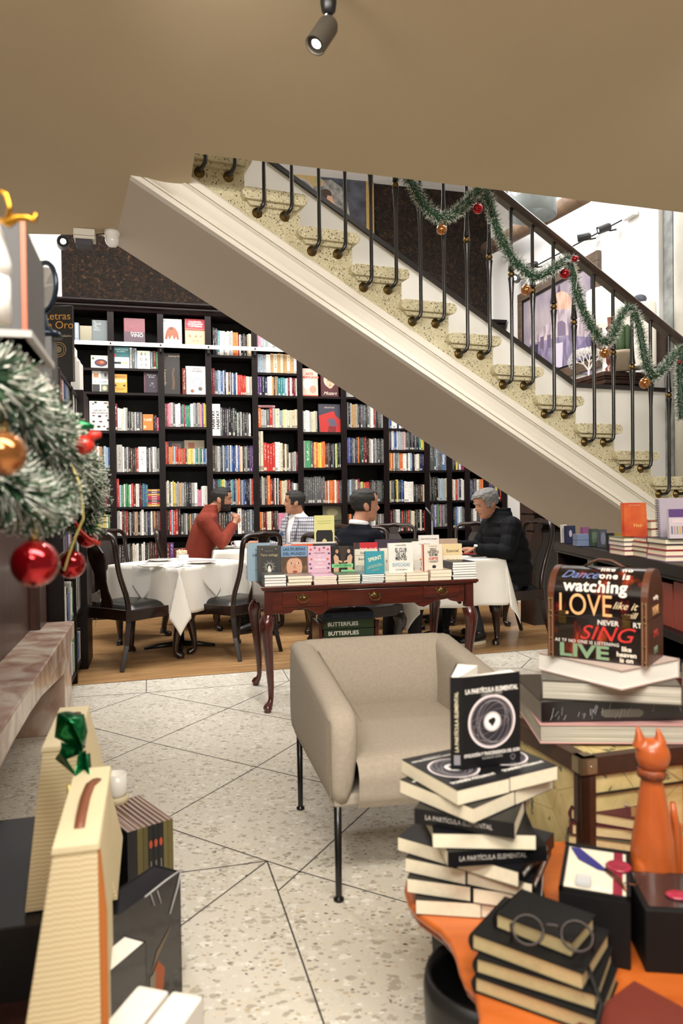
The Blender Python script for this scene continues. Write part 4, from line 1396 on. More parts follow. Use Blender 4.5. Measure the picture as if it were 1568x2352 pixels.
# cabinet on the landing with things on top
ct1 = RS(1318, 874, -.5)
cy0, cy1 = ct1.y + .35, ct1.y + .2
while SF.l(RF.w(-.56, cy1 - .09)).y > SW + .16: cy1 -= .02
ctz = ct1.z
cb = thing('cabinet', 'dark brown moulded cabinet under the white lamps beyond the stairs', 'cabinet', RF.w(-.26, (cy0 + cy1) / 2, 0), RF.a)
Lc = (cy0 - cy1) / 2
b = MB()
b.box(-.22, -Lc, 1.3, .24, Lc, ctz - .10)
b.build('body', m_case, cb, bevel=.004)
b = MB()
b.box(-.24, -Lc - .02, ctz - .10, .25, Lc + .02, ctz - .06)
b.box(-.27, -Lc - .05, ctz - .04, .25, Lc + .05, ctz)
b.box(-.255, -Lc - .035, ctz - .06, .25, Lc + .035, ctz - .04)
b.build('top', wood_mat('brown_top', '2c1b14', '4a3023', .35, (3, 8, 8)), cb, bevel=.006)
b = MB()
b.box(-.3, cy1, 1.2, -.02, cy0 + .1, 1.3)
def on_cab(px, x=-.3):
 p = RS(px, 850, x)
 return RF.w(p.x, p.y, ctz + .001), 1700 / p.y if False else (RF.w(p.x, p.y, ctz).y)
def ph(px, py, x=-.3): return RS(px, py, x).z
# turned lamp with drum shade
p, D = on_cab(1404)
lp = thing('table_lamp', 'turned brown wooden table lamp with white drum shade', 'lamp', p)
sc = D / F
zt = ph(1404, 715) - ctz
b = MB()
k_ = zt / 1.0
b.lathe([(.07, 0), (.07, .04 * k_), (.05, .06 * k_), (.055, .12 * k_), (.03, .16 * k_), (.045, .2 * k_), (.05, .35 * k_), (.03, .45 * k_), (.042, .5 * k_), (.045, .62 * k_), (.03, .7 * k_), (.05, .74 * k_), (.03, .78 * k_), (.036, .9 * k_), (.02, 1.0 * k_)], 14)
b.build('turned_base', wood_mat('lamp_wood', '5c2c1c', '7c4028', .3, (4, 4, 2), coat=.3), lp, smooth=True)
zs0, zs1 = ph(1404, 740) - ctz, ph(1404, 668) - ctz
b = MB()
b.lathe([(.21, zs0), (.21, zs1)], 24)
b.f = b.f[:24]; b.m = b.m[:24]; b.uv = b.uv[:24]; b.c = b.c[:24]
b.build('lamp_shade', M('linen_shade', 'f1eee6', .8, emit='fff4e2', estr=.55), lp, smooth=True, solid=.004)
p, D = on_cab(1478)
lp = thing('table_lamp', 'tall white cylinder lamp with grey stone on top, right of the drum shade', 'lamp', p)
z1, z2 = ph(1478, 698) - ctz, ph(1478, 770) - ctz
b = MB()
b.lathe([(.10, 0), (.10, z1), (0, z1)], 24)
b.build('white_cylinder', M('white_glaze', 'efece4', .15, coat=.4), lp, smooth=True, bevel=.004)
MB().ball((-.03, 0, z1 + .04), (.06, .05, .04), 9).build('stone', M('grey_stone', '5a5f6e', .6, var=.5, scale=40), lp)
# white coral tree
p, D = on_cab(1352)
ctree = thing('coral_tree', 'white branching coral shaped sculpture in front of the painting', 'sculpture', p)
b = MB()
rr = random.Random(5)
def branch(p, d, L, r, n):
 q = p + d * L
 b.tube([p, q], [r, r * .75], 5)
 if n > 0:
  for s_ in (-1, 0, 1) if n > 2 else (-1, 1):
   a = s_ * .55 + rr.uniform(-.2, .2)
   e = Vector((d.x * math.cos(a) - d.z * math.sin(a), d.y + rr.uniform(-.15, .15), d.x * math.sin(a) + d.z * math.cos(a))).normalized()
   branch(q, e, L * .72, r * .72, n - 1)
hgt = ph(1352, 790) - ctz
branch(Vector((0, 0, 0)), Vector((0, 0, 1)), hgt * .3, .013, 6)
b.build('branches', M('coral_white', 'ece9e4', .6), ctree)
MB().box(-.08, -.05, 0, .08, .05, .02).build('base', M('coral_white'), ctree)
# cactus in a pot
p, D = on_cab(1432, -.35)
pot = thing('potted_cactus', 'small cactus in a flared clay pot on the cabinet', 'plant', p)
hp_ = ph(1432, 812) - ctz
MB().lathe([(.06, 0), (.10, hp_ * .8), (.115, hp_ * .85), (.115, hp_), (.095, hp_), (.09, hp_ * .9), (0, hp_ * .9)], 18).build('pot', M('clay_pot', 'a99a86', .7), pot, smooth=True)
b = MB()
for k in range(5):
 a = k * 1.3
 b.lathe([(.02, hp_ * .85), (.03, hp_ + .05), (.03, hp_ + .18 + .03 * (k % 2)), (.015, hp_ + .22 + .03 * (k % 2)), (0, hp_ + .23 + .03 * (k % 2))], 8, 0, (.04 * math.cos(a), .04 * math.sin(a), 0))
b.build('cactus', M('cactus_green', '39512f', .6), pot, smooth=True)
p, D = on_cab(1492, -.2)
fp = thing('leaning_picture', 'small dark framed picture leaning on the cabinet behind the lamps', 'picture', p, RF.a - .9)
b = MB(); hq = ph(1492, 745) - ctz
b.box(-.16, 0, 0, .16, .02, hq)
b.build('frame', m_case, fp, bevel=.003)
MB().box(-.13, -.003, .03, .13, .002, hq - .03).build('picture', M('dark_picture', '2c2320', .3, col2='4a3a30', scale=6), fp)

# ================================================================ writing desk with cabriole legs
m_mah = wood_mat('red_mahogany', '3a1610', '5a2418', .22, (1.2, 10, 10), coat=.5)
m_mahl = wood_mat('red_mahogany_leg', '33130e', '54211a', .22, (8, 8, 1.2), coat=.5)
m_dark = wood_mat('dark_walnut_chair', '140a07', '2c190f', .3, (6, 6, 1.5), coat=.25)
m_leather = M('black_leather', '0a0a0b', .3, bump=.1, bscale=200)
DZ = .76
dFL, dFR = onz(600, 1349, DZ), onz(1099, 1330, DZ)
DF = Frame((dFL.x, dFL.y, 0), math.atan2(dFR.y - dFL.y, dFR.x - dFL.x))
DL, DD = (Vector((dFR.x, dFR.y, 0)) - Vector((dFL.x, dFL.y, 0))).length, .76
desk = thing('writing_desk', 'polished red mahogany desk on cabriole legs covered with book displays', 'desk', DF.o, DF.a)
b = MB()
b.box(0, 0, DZ - .018, DL, DD, DZ)
b.box(.008, .008, DZ - .026, DL - .008, DD - .008, DZ - .018)
b.build('desk_top', m_mah, desk, bevel=.005)
ya = .03
fp = [DF.face(x, y, ya) for x, y in [(612, 1410), (650, 1411), (668, 1408), (678, 1399), (690, 1397), (705, 1399), (716, 1403), (727, 1411), (740, 1411), (750, 1402), (762, 1395), (860, 1391), (946, 1383), (954, 1386), (962, 1392), (973, 1394), (984, 1389), (1000, 1380), (1027, 1375), (1042, 1381), (1066, 1382)]]
fp = [(max(.02, p.x), p.z) for p in fp]
b = MB()
b.prism([(fp[0][0], DZ - .026)] + fp + [(fp[-1][0], DZ - .026)], ya, ya + .02)
for xx in (.03, fp[-1][0] - .01):
 n_ = 13
 pr = [(ya, DZ - .026)] + [(ya + .05 + (DD - .16) * k / n_, DZ - .165 + .03 * max(0, math.sin(PI * k / n_)) ** .6 - (.02 if k in (3, 4, 9, 10) else 0)) for k in range(n_ + 1)] + [(DD - .04, DZ - .165), (DD - .04, DZ - .026)]
 b.prism(pr, xx - .01, xx + .01, 'yz')
b.box(.03, DD - .05, DZ - .16, fp[-1][0], DD - .03, DZ - .026)
b.build('apron', m_mah, desk, bevel=.002)


def drawer(px0, px1, py0, py1):
 a, c = DF.face(px0, py0, ya - .006), DF.face(px1, py1, ya - .006)
 b = MB()
 z1, z0 = DZ - .036, DZ - .036 - (a.z - c.z)
 b.box(a.x, ya - .010, z0, c.x, ya + .01, z1)
 o = b.build('drawer', m_mah, desk, bevel=.003)
 xm_, zm = (a.x + c.x) / 2, (z0 + z1) / 2 + .008
 b = MB()
 sh = [(-.045, .012), (-.036, .018), (-.028, .012), (-.02, .006), (-.012, .014), (-.006, .02), (0, .028), (.006, .02), (.012, .014), (.02, .006), (.028, .012), (.036, .018), (.045, .012), (.04, 0), (.03, -.008), (.02, -.006), (.01, -.012), (0, -.018), (-.01, -.012), (-.02, -.006), (-.03, -.008), (-.04, 0)]
 b.prism([(xm_ + x, zm + z) for x, z in sh], ya - .0125, ya - .010)
 b.ball((xm_ - .03, ya - .016, zm + .004), .006, 8)
 b.ball((xm_ + .03, ya - .016, zm + .004), .006, 8)
 b.tube([(xm_ + x, ya - y, zm + z) for x, y, z in [(-.03, .018, .004), (-.034, .024, -.008), (-.024, .028, -.024), (-.008, .028, -.028), (0, .028, -.026), (.008, .028, -.028), (.024, .028, -.024), (.034, .024, -.008), (.03, .018, .004)]], .003, 6)
 b.build('drawer_pull', m_brass, o, smooth=True)


drawer(648, 742, 1363, 1394)
drawer(752, 964, 1360, 1388)
drawer(973, 1053, 1352, 1374)


def cabriole(h, sx, sy, s=1.0, block=.06):
 """carved leg: square block, bulging knee, thin ankle, pad foot; leans to its corner"""
 b = MB()
 P = [(0, h - .02, .030), (.006, h - .05, .038), (.012, h - .08, .037), (.012, h - .12, .031), (.006, h * .66, .026), (-.002, h * .45, .021), (-.008, h * .25, .016), (-.008, h * .13, .0135), (-.003, h * .085, .015), (.008, h * .055, .022), (.012, h * .035, .024), (.012, h * .022, .017), (.012, .006, .019), (.012, 0, .017)]
 b.tube([(sx * o * s, sy * o * s, z) for o, z, r in P], [r * s for o, z, r in P], 12)
 return b


for x, y, sx, sy in ((.045, .045, -1, -1), (DL - .055, .045, 1, -1), (.045, DD - .05, -1, 1), (DL - .055, DD - .05, 1, 1)):
 b = cabriole(.60, sx, sy, 1.2)
 b.box(x - .026 - x, y - .026 - y, .585, .026, .026, DZ - .026)
 b.build('leg', m_mahl, desk, smooth=True, loc=(x, y, 0))
 auto(desk.children[-1], 50)


# ================================================================ Queen Anne chair
def make_chair(label, group=None):
 t = thing('dining_chair', label, 'chair', (0, 0, 0), 0, group)
 zs = .44
 b = MB()
 # seat rails
 W0, W1, yf, yb_ = .285, .235, .25, -.24
 for (x0, y0, x1, y1) in ((-W1, yb_, W1, yb_), (-W0, yf, W0, yf), (-W1, yb_, -W0, yf), (W1, yb_, W0, yf)):
  d = Vector((x1 - x0, y1 - y0, 0)).normalized()
  n_ = Vector((-d.y, d.x, 0)) * .016
  a_, c_ = Vector((x0, y0, 0)), Vector((x1, y1, 0))
  b.add([p + Vector((0, 0, z)) for z in (zs - .085, zs - .005) for p in (a_ - n_, c_ - n_, c_ + n_, a_ + n_)], [(3, 2, 1, 0), (4, 5, 6, 7), (0, 1, 5, 4), (1, 2, 6, 5), (2, 3, 7, 6), (3, 0, 4, 7)])
 b.build('seat_frame', m_dark, t, bevel=.004)
 def sf_(u, v):
  y = yb_ + .012 + (yf - yb_ - .02) * v
  w = (W1 + (W0 - W1) * v) - .012
  x = (u - .5) * 2 * w
  e = min(u, 1 - u, v, 1 - v)
  return (x, y, zs - .01 + .045 * min(1, (e / .16)) ** .5 if e > 0 else zs - .012)
 b = MB()
 b.grid(sf_, 14, 14)
 b.build('seat', m_leather, t, smooth=True)
 for sx in (-1, 1):
  cabriole(.40, sx, 1, 1.45).build('leg', m_dark, t, smooth=True, loc=(sx * (W0 - .025), yf - .03, 0))
  bb = MB()
  bb.tube([(sx * (W1 - .01), yb_, zs), (sx * (W1 - .005), yb_ - .005, .34), (sx * (W1), yb_ - .03, .18), (sx * (W1 + .005), yb_ - .085, 0)], [.027, .026, .024, .021], 4, sq=(1, 1.15))
  bb.build('leg', m_dark, t, bevel=.003)
 pts = []
 ST = [(W1 - .01, yb_, zs - .06), (W1 - .012, yb_ + .004, zs + .06), (W1 - .028, yb_ - .03, zs + .17), (W1 - .032, yb_ - .065, zs + .27), (W1 - .018, yb_ - .095, zs + .38), (W1 - .012, yb_ - .11, zs + .47), (W1 - .025, yb_ - .118, zs + .535), (W1 - .07, yb_ - .122, zs + .565), (.085, yb_ - .122, zs + .56), (.045, yb_ - .122, zs + .56), (.0, yb_ - .122, zs + .575)]
 pts = [Vector(p) for p in ST] + [Vector((-x, y, z)) for x, y, z in ST[-2::-1]]
 rr_ = [.026, .025, .024, .023, .024, .026, .027, .028, .033, .034, .031]
 MB().tube(pts, rr_ + rr_[-2::-1], 8, sq=(1.0, .8)).build('back_frame', m_dark, t, smooth=True, sub=1)
 hw = [(0, .065), (.06, .055), (.13, .040), (.2, .042), (.28, .066), (.36, .088), (.42, .084), (.47, .055), (.5, .044), (.54, .06), (.56, .072)]
 def yy(z): return yb_ + .004 - .10 * min(1, max(0, (z - .05) / .42)) ** 1.0 - .02 * (z / .56)
 b = MB()
 for k in range(len(hw) - 1):
  (z0, w0), (z1, w1) = hw[k], hw[k + 1]
  y0, y1 = yy(z0), yy(z1)
  b.add([(-w0, y0, zs + z0), (w0, y0, zs + z0), (w1, y1, zs + z1), (-w1, y1, zs + z1), (-w0, y0 - .012, zs + z0), (w0, y0 - .012, zs + z0), (w1, y1 - .012, zs + z1), (-w1, y1 - .012, zs + z1)],
    [(3, 2, 1, 0), (4, 5, 6, 7), (0, 4, 7, 3), (1, 2, 6, 5)])
 b.build('splat', m_dark, t)
 return t


def put_chair(i, x, y, face, label, z=.0015, s=1.0, group='Queen Anne dining chairs'):
 global chair0
 c = chair0 if i == 0 else copy_tree(chair0)
 c.location = (x, y, z)
 c.rotation_euler = (0, 0, math.radians(face - 90))
 c.scale = (s, s, s)
 c['label'] = label
 c['group'] = group
 return c


chair0 = make_chair('x')
put_chair(0, -1.70, 5.97, 58, 'dark Queen Anne chair nearest the left edge, seen from behind beside the white table', s=1.04)
put_chair(1, -.93, 6.26, 142, 'dark Queen Anne chair with leather seat between the white table and the book desk')
put_chair(2, -2.02, 6.98, -38, 'dark Queen Anne chair tucked behind the empty white table, facing the viewer')
put_chair(3, -1.50, 7.50, 12, 'dark Queen Anne chair under the bearded person in the rust sweater', s=1.0)
put_chair(4, -.30, 7.40, 215, 'dark Queen Anne chair under the person in the checked blazer')
put_chair(5, .06, 6.75, 240, 'dark Queen Anne chair whose crest shows right of the yellow display card')
put_chair(6, .10, 5.95, 40, 'dark Queen Anne chair under the balding person in the navy blazer')
put_chair(7, .52, 7.45, 265, 'dark Queen Anne chair standing behind the balding person, before the bookcase')
put_chair(8, 1.47, 6.76, 198, 'dark Queen Anne chair under the grey haired person in the puffer jacket', s=1.05)
put_chair(9, 1.40, 7.62, 262, 'dark Queen Anne chair behind the grey haired person, near the bookcase')

# ================================================================ tables under white cloths
m_cloth = M('white_tablecloth', 'e9e5dc', .85, var=.03, scale=3, bump=.15, bscale=300)
m_base = M('black_table_base', '0e0d0e', .35)
m_china = M('white_china', 'f0efec', .15, coat=.5)
m_steel = M('cutlery_steel', 'b9b9bb', .25, 1.0)


def table(x, y, ang, side, h, label, foot=.3):
 t = thing('dining_table', label, 'table', (x, y, .001), math.radians(ang))
 MB().box(-side / 2, -side / 2, h - .03, side / 2, side / 2, h - .004).build('tabletop', m_base, t, bevel=.01)
 MB().lathe([(.04, .04), (.035, .3), (.035, h - .03)], 14).build('pedestal', m_base, t, smooth=True)
 b = MB()
 for k in range(4):
  a = k * PI / 2 + PI / 4
  b.tube([(0, 0, .05), (math.cos(a) * foot * .6, math.sin(a) * foot * .6, .035), (math.cos(a) * foot, math.sin(a) * foot, .018)], [.035, .028, .018], 8, sq=(.7, 1))
 b.build('foot', m_base, t, smooth=True)
 return t


def cloth(x, y, ang, side, drop, h, label, n=60, seed=1, rot=0.0, lift=0.0, zmin=.02, fold=.018, push=.16):
 """square cloth draped on a square table top: inside flat, outside hanging with soft folds and long corners"""
 rr = random.Random(seed)
 hs, S = side / 2 + .004, side / 2 + drop
 ph = [rr.uniform(0, 6) for _ in range(6)]
 ca, sa = math.cos(rot), math.sin(rot)
 def fn(u, v):
  a, c = (u - .5) * 2 * S, (v - .5) * 2 * S
  a, c = a * ca - c * sa, a * sa + c * ca
  ox, oy = max(0, abs(a) - hs), max(0, abs(c) - hs)
  sx_, sy_ = (1 if a >= 0 else -1), (1 if c >= 0 else -1)
  bx, by = min(abs(a), hs) * sx_, min(abs(c), hs) * sy_
  d = math.hypot(ox, oy)
  if d < 1e-6:
   return (bx, by, h + lift + .0006 * math.sin(a * 40 + ph[0]) * math.sin(c * 37))
  # sides fall straight; each corner hangs as a kite-shaped flap folded over both sides
  dz = d
  out = .008 + .025 * min(1, dz / .5)
  t = math.atan2(oy, ox) / (PI / 2)
  lat = .24 * (t / .2 if t < .2 else (1 - (t - .2) / .3 if t < .8 else -(1 - t) / .2)) if min(ox, oy) > 1e-6 else 0
  cr = d * push * math.sin(PI * t) if min(ox, oy) > 1e-6 else 0
  X = bx + sx_ * (out * (ox > 0) + (cr + lat * d) * .707)
  Y = by + sy_ * (out * (oy > 0) + (cr - lat * d) * .707)
  if ox > 0 and oy == 0:
   X += sx_ * fold * min(1, dz / .2) * math.sin(c * 17 + ph[1] + sx_)
  if oy > 0 and ox == 0:
   Y += sy_ * fold * min(1, dz / .2) * math.sin(a * 15 + ph[2] + sy_)
  return (X, Y, max(zmin, h + lift - dz + .006 * (dz < .01)))
 b = MB()
 b.grid(fn, n, n)
 o = b.build('tablecloth', m_cloth, loc=(x, y, .001), rz=math.radians(ang), smooth=True, solid=.0018)
 return prop(o, label, 'tablecloth')


T1 = (-1.42, 6.42, 58, .80, .75)
table(*T1[:4], T1[4], 'square pedestal table under a white cloth at the left, empty chairs around it')
cloth(T1[0], T1[1], T1[2], T1[3], .37, T1[4], 'white tablecloth with a long hanging corner on the empty left table', seed=2)
ov = cloth(T1[0], T1[1], T1[2], T1[3], .085, T1[4], 'smaller white overlay cloth laid diagonally over the left tablecloth', seed=4, rot=PI / 4, lift=.005, fold=.004, push=.05)
T2 = (-.93, 7.62, 14, .80, .80)
table(*T2[:4], T2[4], 'square table between the rust sweater person and the checked blazer person')
cloth(T2[0], T2[1], T2[2], T2[3], .30, T2[4], 'white tablecloth between the bearded person and the person in the checked blazer', seed=5)
T3 = (.86, 6.62, 17, .84, .76)
table(*T3[:4], T3[4], 'square table in front of the grey haired person in the puffer jacket')
cloth(T3[0], T3[1], T3[2], T3[3], .40, T3[4], 'cream white tablecloth with lifted hem before the grey haired person', seed=6, fold=.03)
T4 = (.95, 7.72, 14, .62, .82)
table(*T4[:4], T4[4], 'far table behind the grey haired person, near the bookcase', foot=.2)
cloth(T4[0], T4[1], T4[2], T4[3], .25, T4[4], 'bluish white tablecloth on the far table near the bookcase', seed=8)


def tl(T, px, py, dz=.006):
 return onz(px, py, T[4] + dz)


def plate(p, r, label):
 return prop(MB().lathe([(0, .0), (r * .6, .0), (r * .68, .004), (r, .012), (r, .015), (r * .66, .008), (0, .005)], 24).build('plate', m_china, loc=p, smooth=True), label, 'plate', 'plates on the left table')


plate(tl(T1, 345, 1302, .012), .105, 'small white plate nearest the left corner of the left table')
plate(tl(T1, 368, 1288, .012), .11, 'white plate at the far left side of the left table')
plate(tl(T1, 462, 1293, .012), .125, 'white plate on the right side of the left table')


def cutlery(T, p0, p1, kind, label):
 a, c = tl(T, *p0, .013), tl(T, *p1, .013)
 d = c - a
 L = d.length
 b = MB()
 if kind == 'fork':
  b.tube([(0, 0, .003), (L * .3, 0, .004), (L * .68, 0, .005), (L * .74, 0, .004)], [.004, .0028, .003, .009], 8, sq=(.35, 1))
  for q in (-.0075, -.0025, .0025, .0075):
   b.tube([(L * .73, q, .004), (L * .85, q, .002), (L, q, .004)], .0012, 4)
 else:
  b.tube([(0, 0, .003), (L * .45, 0, .004), (L * .5, 0, .004), (L * .8, 0, .004), (L, 0, .002)], [.005, .004, .008, .009, .002], 8, sq=(.25, 1))
 prop(b.build(kind, m_steel, loc=a, rz=math.atan2(d.y, d.x), smooth=True), label, 'cutlery', 'cutlery on the left table')


cutlery(T1, (380, 1306), (422, 1298), 'fork', 'steel fork lying near the front corner of the left table')
cutlery(T1, (386, 1309), (426, 1300), 'knife', 'steel knife beside the fork at the front corner of the left table')
cutlery(T1, (492, 1283), (535, 1285), 'fork', 'steel fork at the right corner of the left table')
cutlery(T1, (330, 1297), (350, 1284), 'knife', 'steel knife beside the far plate on the left table')
# sugar holder
p = tl(T1, 419, 1286, .006)
sg = thing('sugar_caddy', 'white ceramic caddy filled with sugar sachets on the left table', 'caddy', p, .5)
b = MB()
b.box(-.045, -.045, 0, .045, .045, .05)
b.build('caddy_bowl', m_china, sg, bevel=.008, smooth=False)
b = MB()
rr = random.Random(3)
for k in range(14):
 x, y = rr.uniform(-.03, .03), rr.uniform(-.03, .03)
 b.X = Matrix.Translation((x, y, .05 + rr.uniform(0, .02))) @ Matrix.Rotation(rr.uniform(-.6, .6), 4, 'X') @ Matrix.Rotation(rr.uniform(0, 3), 4, 'Z')
 b.box(-.018, -.003, -.01, .018, .003, .02)
b.X = Matrix.Identity(4)
prop(b.build('sachets', M('sugar_paper', 'd8c7a0', .6, col2='f0e9da', scale=40), sg), kind='stuff')


def cup(p, label, rz=0.0, r=.042, h=.06, saucer=True):
 t = thing('coffee_cup', label, 'cup', p, rz)
 MB().lathe([(.02, .0), (r * .7, .004), (r, h * .6), (r * 1.02, h), (r * .94, h), (r * .9, h * .6), (.02, .008), (0, .008)], 20).build('bowl', m_china, t, smooth=True)
 MB().tube([(-r * .9, 0, h * .8), (-r * 1.45, 0, h * .85), (-r * 1.6, 0, h * .55), (-r * 1.3, 0, h * .3), (-r * .8, 0, h * .25)], .005, 6).build('handle', m_china, t, smooth=True)
 if saucer:
  MB().lathe([(0, -.012), (.04, -.012), (.075, -.004), (.075, -.001), (.04, -.006), (0, -.006)], 20).build('saucer', m_china, t, smooth=True)
 return t


cup(at(546, 1256, 7.45) * 1 + Vector((0, 0, .0)), 'white coffee cup on a saucer in front of the clasped hands')
bpy.data.objects['coffee_cup'].location.z = T2[4] + .02
p = at(512, 1262, 7.5)
prop(MB().box(-.13, -.08, 0, .13, .08, .003).build('menu_card', M('menu_paper', 'cfc8a8', .6), loc=(p.x, p.y, T2[4] + .009), rz=.1), 'beige card lying on the table of the bearded person', 'card')
cup(Vector((-.80, 7.5, T2[4] + .02)), 'white coffee cup beside the orange glass on the middle table', 1.0)
gl = thing('glass', 'tall orange juice glass seen through the chair back', 'glass', Vector((at(612, 1240, 7.35).x, 7.35, T2[4] + .008)))
MB().lathe([(.028, 0), (.036, .12), (.034, .12), (.026, .006), (0, .006)], 16).build('tumbler', M('clear_glass', 'ffffff', .02, trans=1.0), gl, smooth=True)
MB().lathe([(.0, .007), (.0255, .007), (.032, .11), (0, .11)], 16).build('juice', M('orange_juice', 'e2603c', .3), gl, smooth=True)

# ================================================================ armchair
m_fab = M('grey_beige_fabric', 'ada293', .95, var=.10, scale=90, bump=.25, bscale=450)
aF, aB = onz(778, 2068), onz(690, 1858)
AF = Frame((aF.x, aF.y, 0), math.atan2(aB.y - aF.y, aB.x - aF.x) - PI / 2)
AD = (aB - aF).length
AW = .67
arm = thing('armchair', 'grey beige fabric tub armchair with thin black legs', 'armchair', AF.o, AF.a)
for lx, ly in ((0, 0), (0, AD), (AW - .03, 0), (AW - .03, AD)):
 MB().lathe([(.017, 0), (.017, .008), (.010, .012), (.0105, .02), (.013, .36), (.0, .36)], 12, 0, (lx, ly, 0)).build('leg', m_iron, arm, smooth=True)
# outline of the shell from above, swept: outer wall and padded top
x0, x1, y0, y1 = -.035, AW + .005, -.045, AD + .05
zb_ = .335
th_ = .105
def top_z(y): return .605 + (.700 - .605) * min(1, max(0, (y - y0) / (y1 - y0)))
def armpart(xa, xb, name):
 b = MB()
 n_ = 16
 prof_ = []
 xm_, hw_ = (xa + xb) / 2, (xb - xa) / 2
 for j in range(n_ + 1):
  y = y0 + (y1 - y0) * j / n_
  t_ = top_z(y)
  e = min(1, (y - y0) / .05)
  fr_ = math.sqrt(max(.0, 1 - (1 - e) ** 2)) if e < 1 else 1
  w_ = hw_ * (.72 + .28 * fr_)
  tz = t_ - .03 * (1 - fr_)
  ring = [(xm_ - w_, zb_ + .0), (xm_ - w_ * 1.0, zb_ + .1), (xm_ - w_, tz - .035), (xm_ - w_ * .82, tz - .01), (xm_ - w_ * .35, tz), (xm_ + w_ * .35, tz), (xm_ + w_ * .82, tz - .010), (xm_ + w_, tz - .035), (xm_ + w_ * 1.06, zb_ + .18), (xm_ + w_ * .8, zb_ + .04), (xm_ + w_ * .2, zb_ - .02 - .02 * (1 - j / n_)), (xm_ - w_ * .5, zb_ - .02)]
  prof_.append([(x, y, z) for x, z in ring])
 k = len(prof_[0])
 vs = [p for r in prof_ for p in r]
 fs = [(j * k + i, j * k + (i + 1) % k, (j + 1) * k + (i + 1) % k, (j + 1) * k + i) for j in range(n_) for i in range(k)]
 fs += [tuple(range(k))[::-1], tuple(n_ * k + i for i in range(k))]
 b.add(vs, fs)
 return b.build(name, m_fab, arm, smooth=True, sub=1)
armpart(x0, x0 + th_, 'armrest')
armpart(x1 - th_, x1, 'armrest')
def backrest():
 b = MB()
 n_ = 12
 vs, k = [], 10
 for j in range(n_ + 1):
  x = x0 + .03 + (x1 - x0 - .06) * j / n_
  bow = .015 * math.sin(PI * j / n_)
  ring = [(y1, zb_), (y1, .60), (y1 - .004, .675), (y1 - .03, .70), (y1 - .075, .70), (y1 - .105, .68), (y1 - .125 - bow, .60), (y1 - .14 - bow, .50), (y1 - .13, .42), (y1 - .10, zb_)]
  vs += [(x, y, z) for y, z in ring]
 fs = [(j * k + i, (j + 1) * k + i, (j + 1) * k + (i + 1) % k, j * k + (i + 1) % k) for j in range(n_) for i in range(k)]
 fs += [tuple(range(k)), tuple(n_ * k + i for i in range(k))[::-1]]
 b.add(vs, fs)
 return b.build('backrest', m_fab, arm, smooth=True, sub=1)
backrest()
b = MB()
def seatf(u, v):
 x = x0 + th_ - .01 + (x1 - x0 - 2 * th_ + .02) * u
 # v: from underside front, up the front, over to the back
 L = [(-.03, .30), (-.045, .33), (-.05, .40), (-.035, .435), (.0, .448), (.2, .44), (.4, .43), (y1 - .12, .425)]
 t = v * (len(L) - 1)
 i = min(int(t), len(L) - 2)
 f = t - i
 y = L[i][0] * (1 - f) + L[i + 1][0] * f
 z = L[i][1] * (1 - f) + L[i + 1][1] * f
 return (x, y - .008 * math.sin(PI * u), z + .012 * math.sin(PI * u) * (1 if v > .3 else 0))
b.grid(seatf, 10, 28, flip=False)
b.build('seat_cushion', m_fab, arm, smooth=True)
b = MB()
b.box(x0 + .02, y0 + .03, .30, x1 - .02, y1 - .01, .34)
b.build('seat_base', m_fab, arm, bevel=.01)
b = MB()
for xx in (x0 - .001, x0 + th_ - .004):
 b.tube([(xx + .006, y0 + .012 + (y1 - y0 - .03) * t / 8, top_z(y0 + (y1 - y0) * t / 8) - .030) for t in range(9)], .0022, 5)
b.tube([(x0 + .004, y0 + .008, z) for z in (.33, .45, .56, .585)], .0022, 5)
b.build('piping', M('dark_piping', '837a6b', .95), arm)  # piping one tone darker than the fabric

# ================================================================ people
def head_r(th, z, o=0.0):
 """surface of a head; th = 0 at the nose, z 0 chin to 1 crown; metres"""
 H_ = .235
 c, s_ = math.cos(th), math.sin(th)
 # half width / front / back depth by height
 def ip(T, q):
  for i in range(len(T) - 1):
   if q <= T[i + 1][0]:
    t = (q - T[i][0]) / (T[i + 1][0] - T[i][0])
    t = t * t * (3 - 2 * t)
    return T[i][1] * (1 - t) + T[i + 1][1] * t
  return T[-1][1]
 wd = ip([(0, .018), (.05, .036), (.15, .052), (.3, .062), (.5, .071), (.7, .076), (.85, .066), (.95, .042), (1.0, .002)], z)
 fr = ip([(0, .055), (.04, .078), (.12, .082), (.2, .082), (.35, .086), (.5, .088), (.58, .092), (.7, .094), (.85, .078), (.95, .045), (1.0, .002)], z)
 bk = ip([(0, .0), (.05, .01), (.15, .03), (.3, .062), (.45, .088), (.6, .1), (.75, .1), (.88, .08), (.96, .048), (1.0, .002)], z)
 dp = fr if c > 0 else bk
 x, y = (wd + o) * s_, (dp + o) * c
 if c > 0:
  k = abs(s_)
  g = lambda a, b_, zz, w_: math.exp(-((k - a) / b_) ** 2 - ((z - zz) / w_) ** 2)
  y += .024 * g(0, .16, .385, .055) + .014 * g(0, .12, .46, .07)      # nose
  y -= .013 * g(.40, .17, .50, .05)                                  # eye sockets
  y += .006 * g(.35, .4, .575, .04)                                   # brow
  y += .006 * g(0, .28, .245, .022) + .006 * g(0, .26, .19, .022) - .005 * g(0, .3, .217, .012)
  y += .007 * g(0, .3, .07, .06)
  y += .005 * g(.55, .25, .36, .08)
 return Vector((x, y, z * H_))


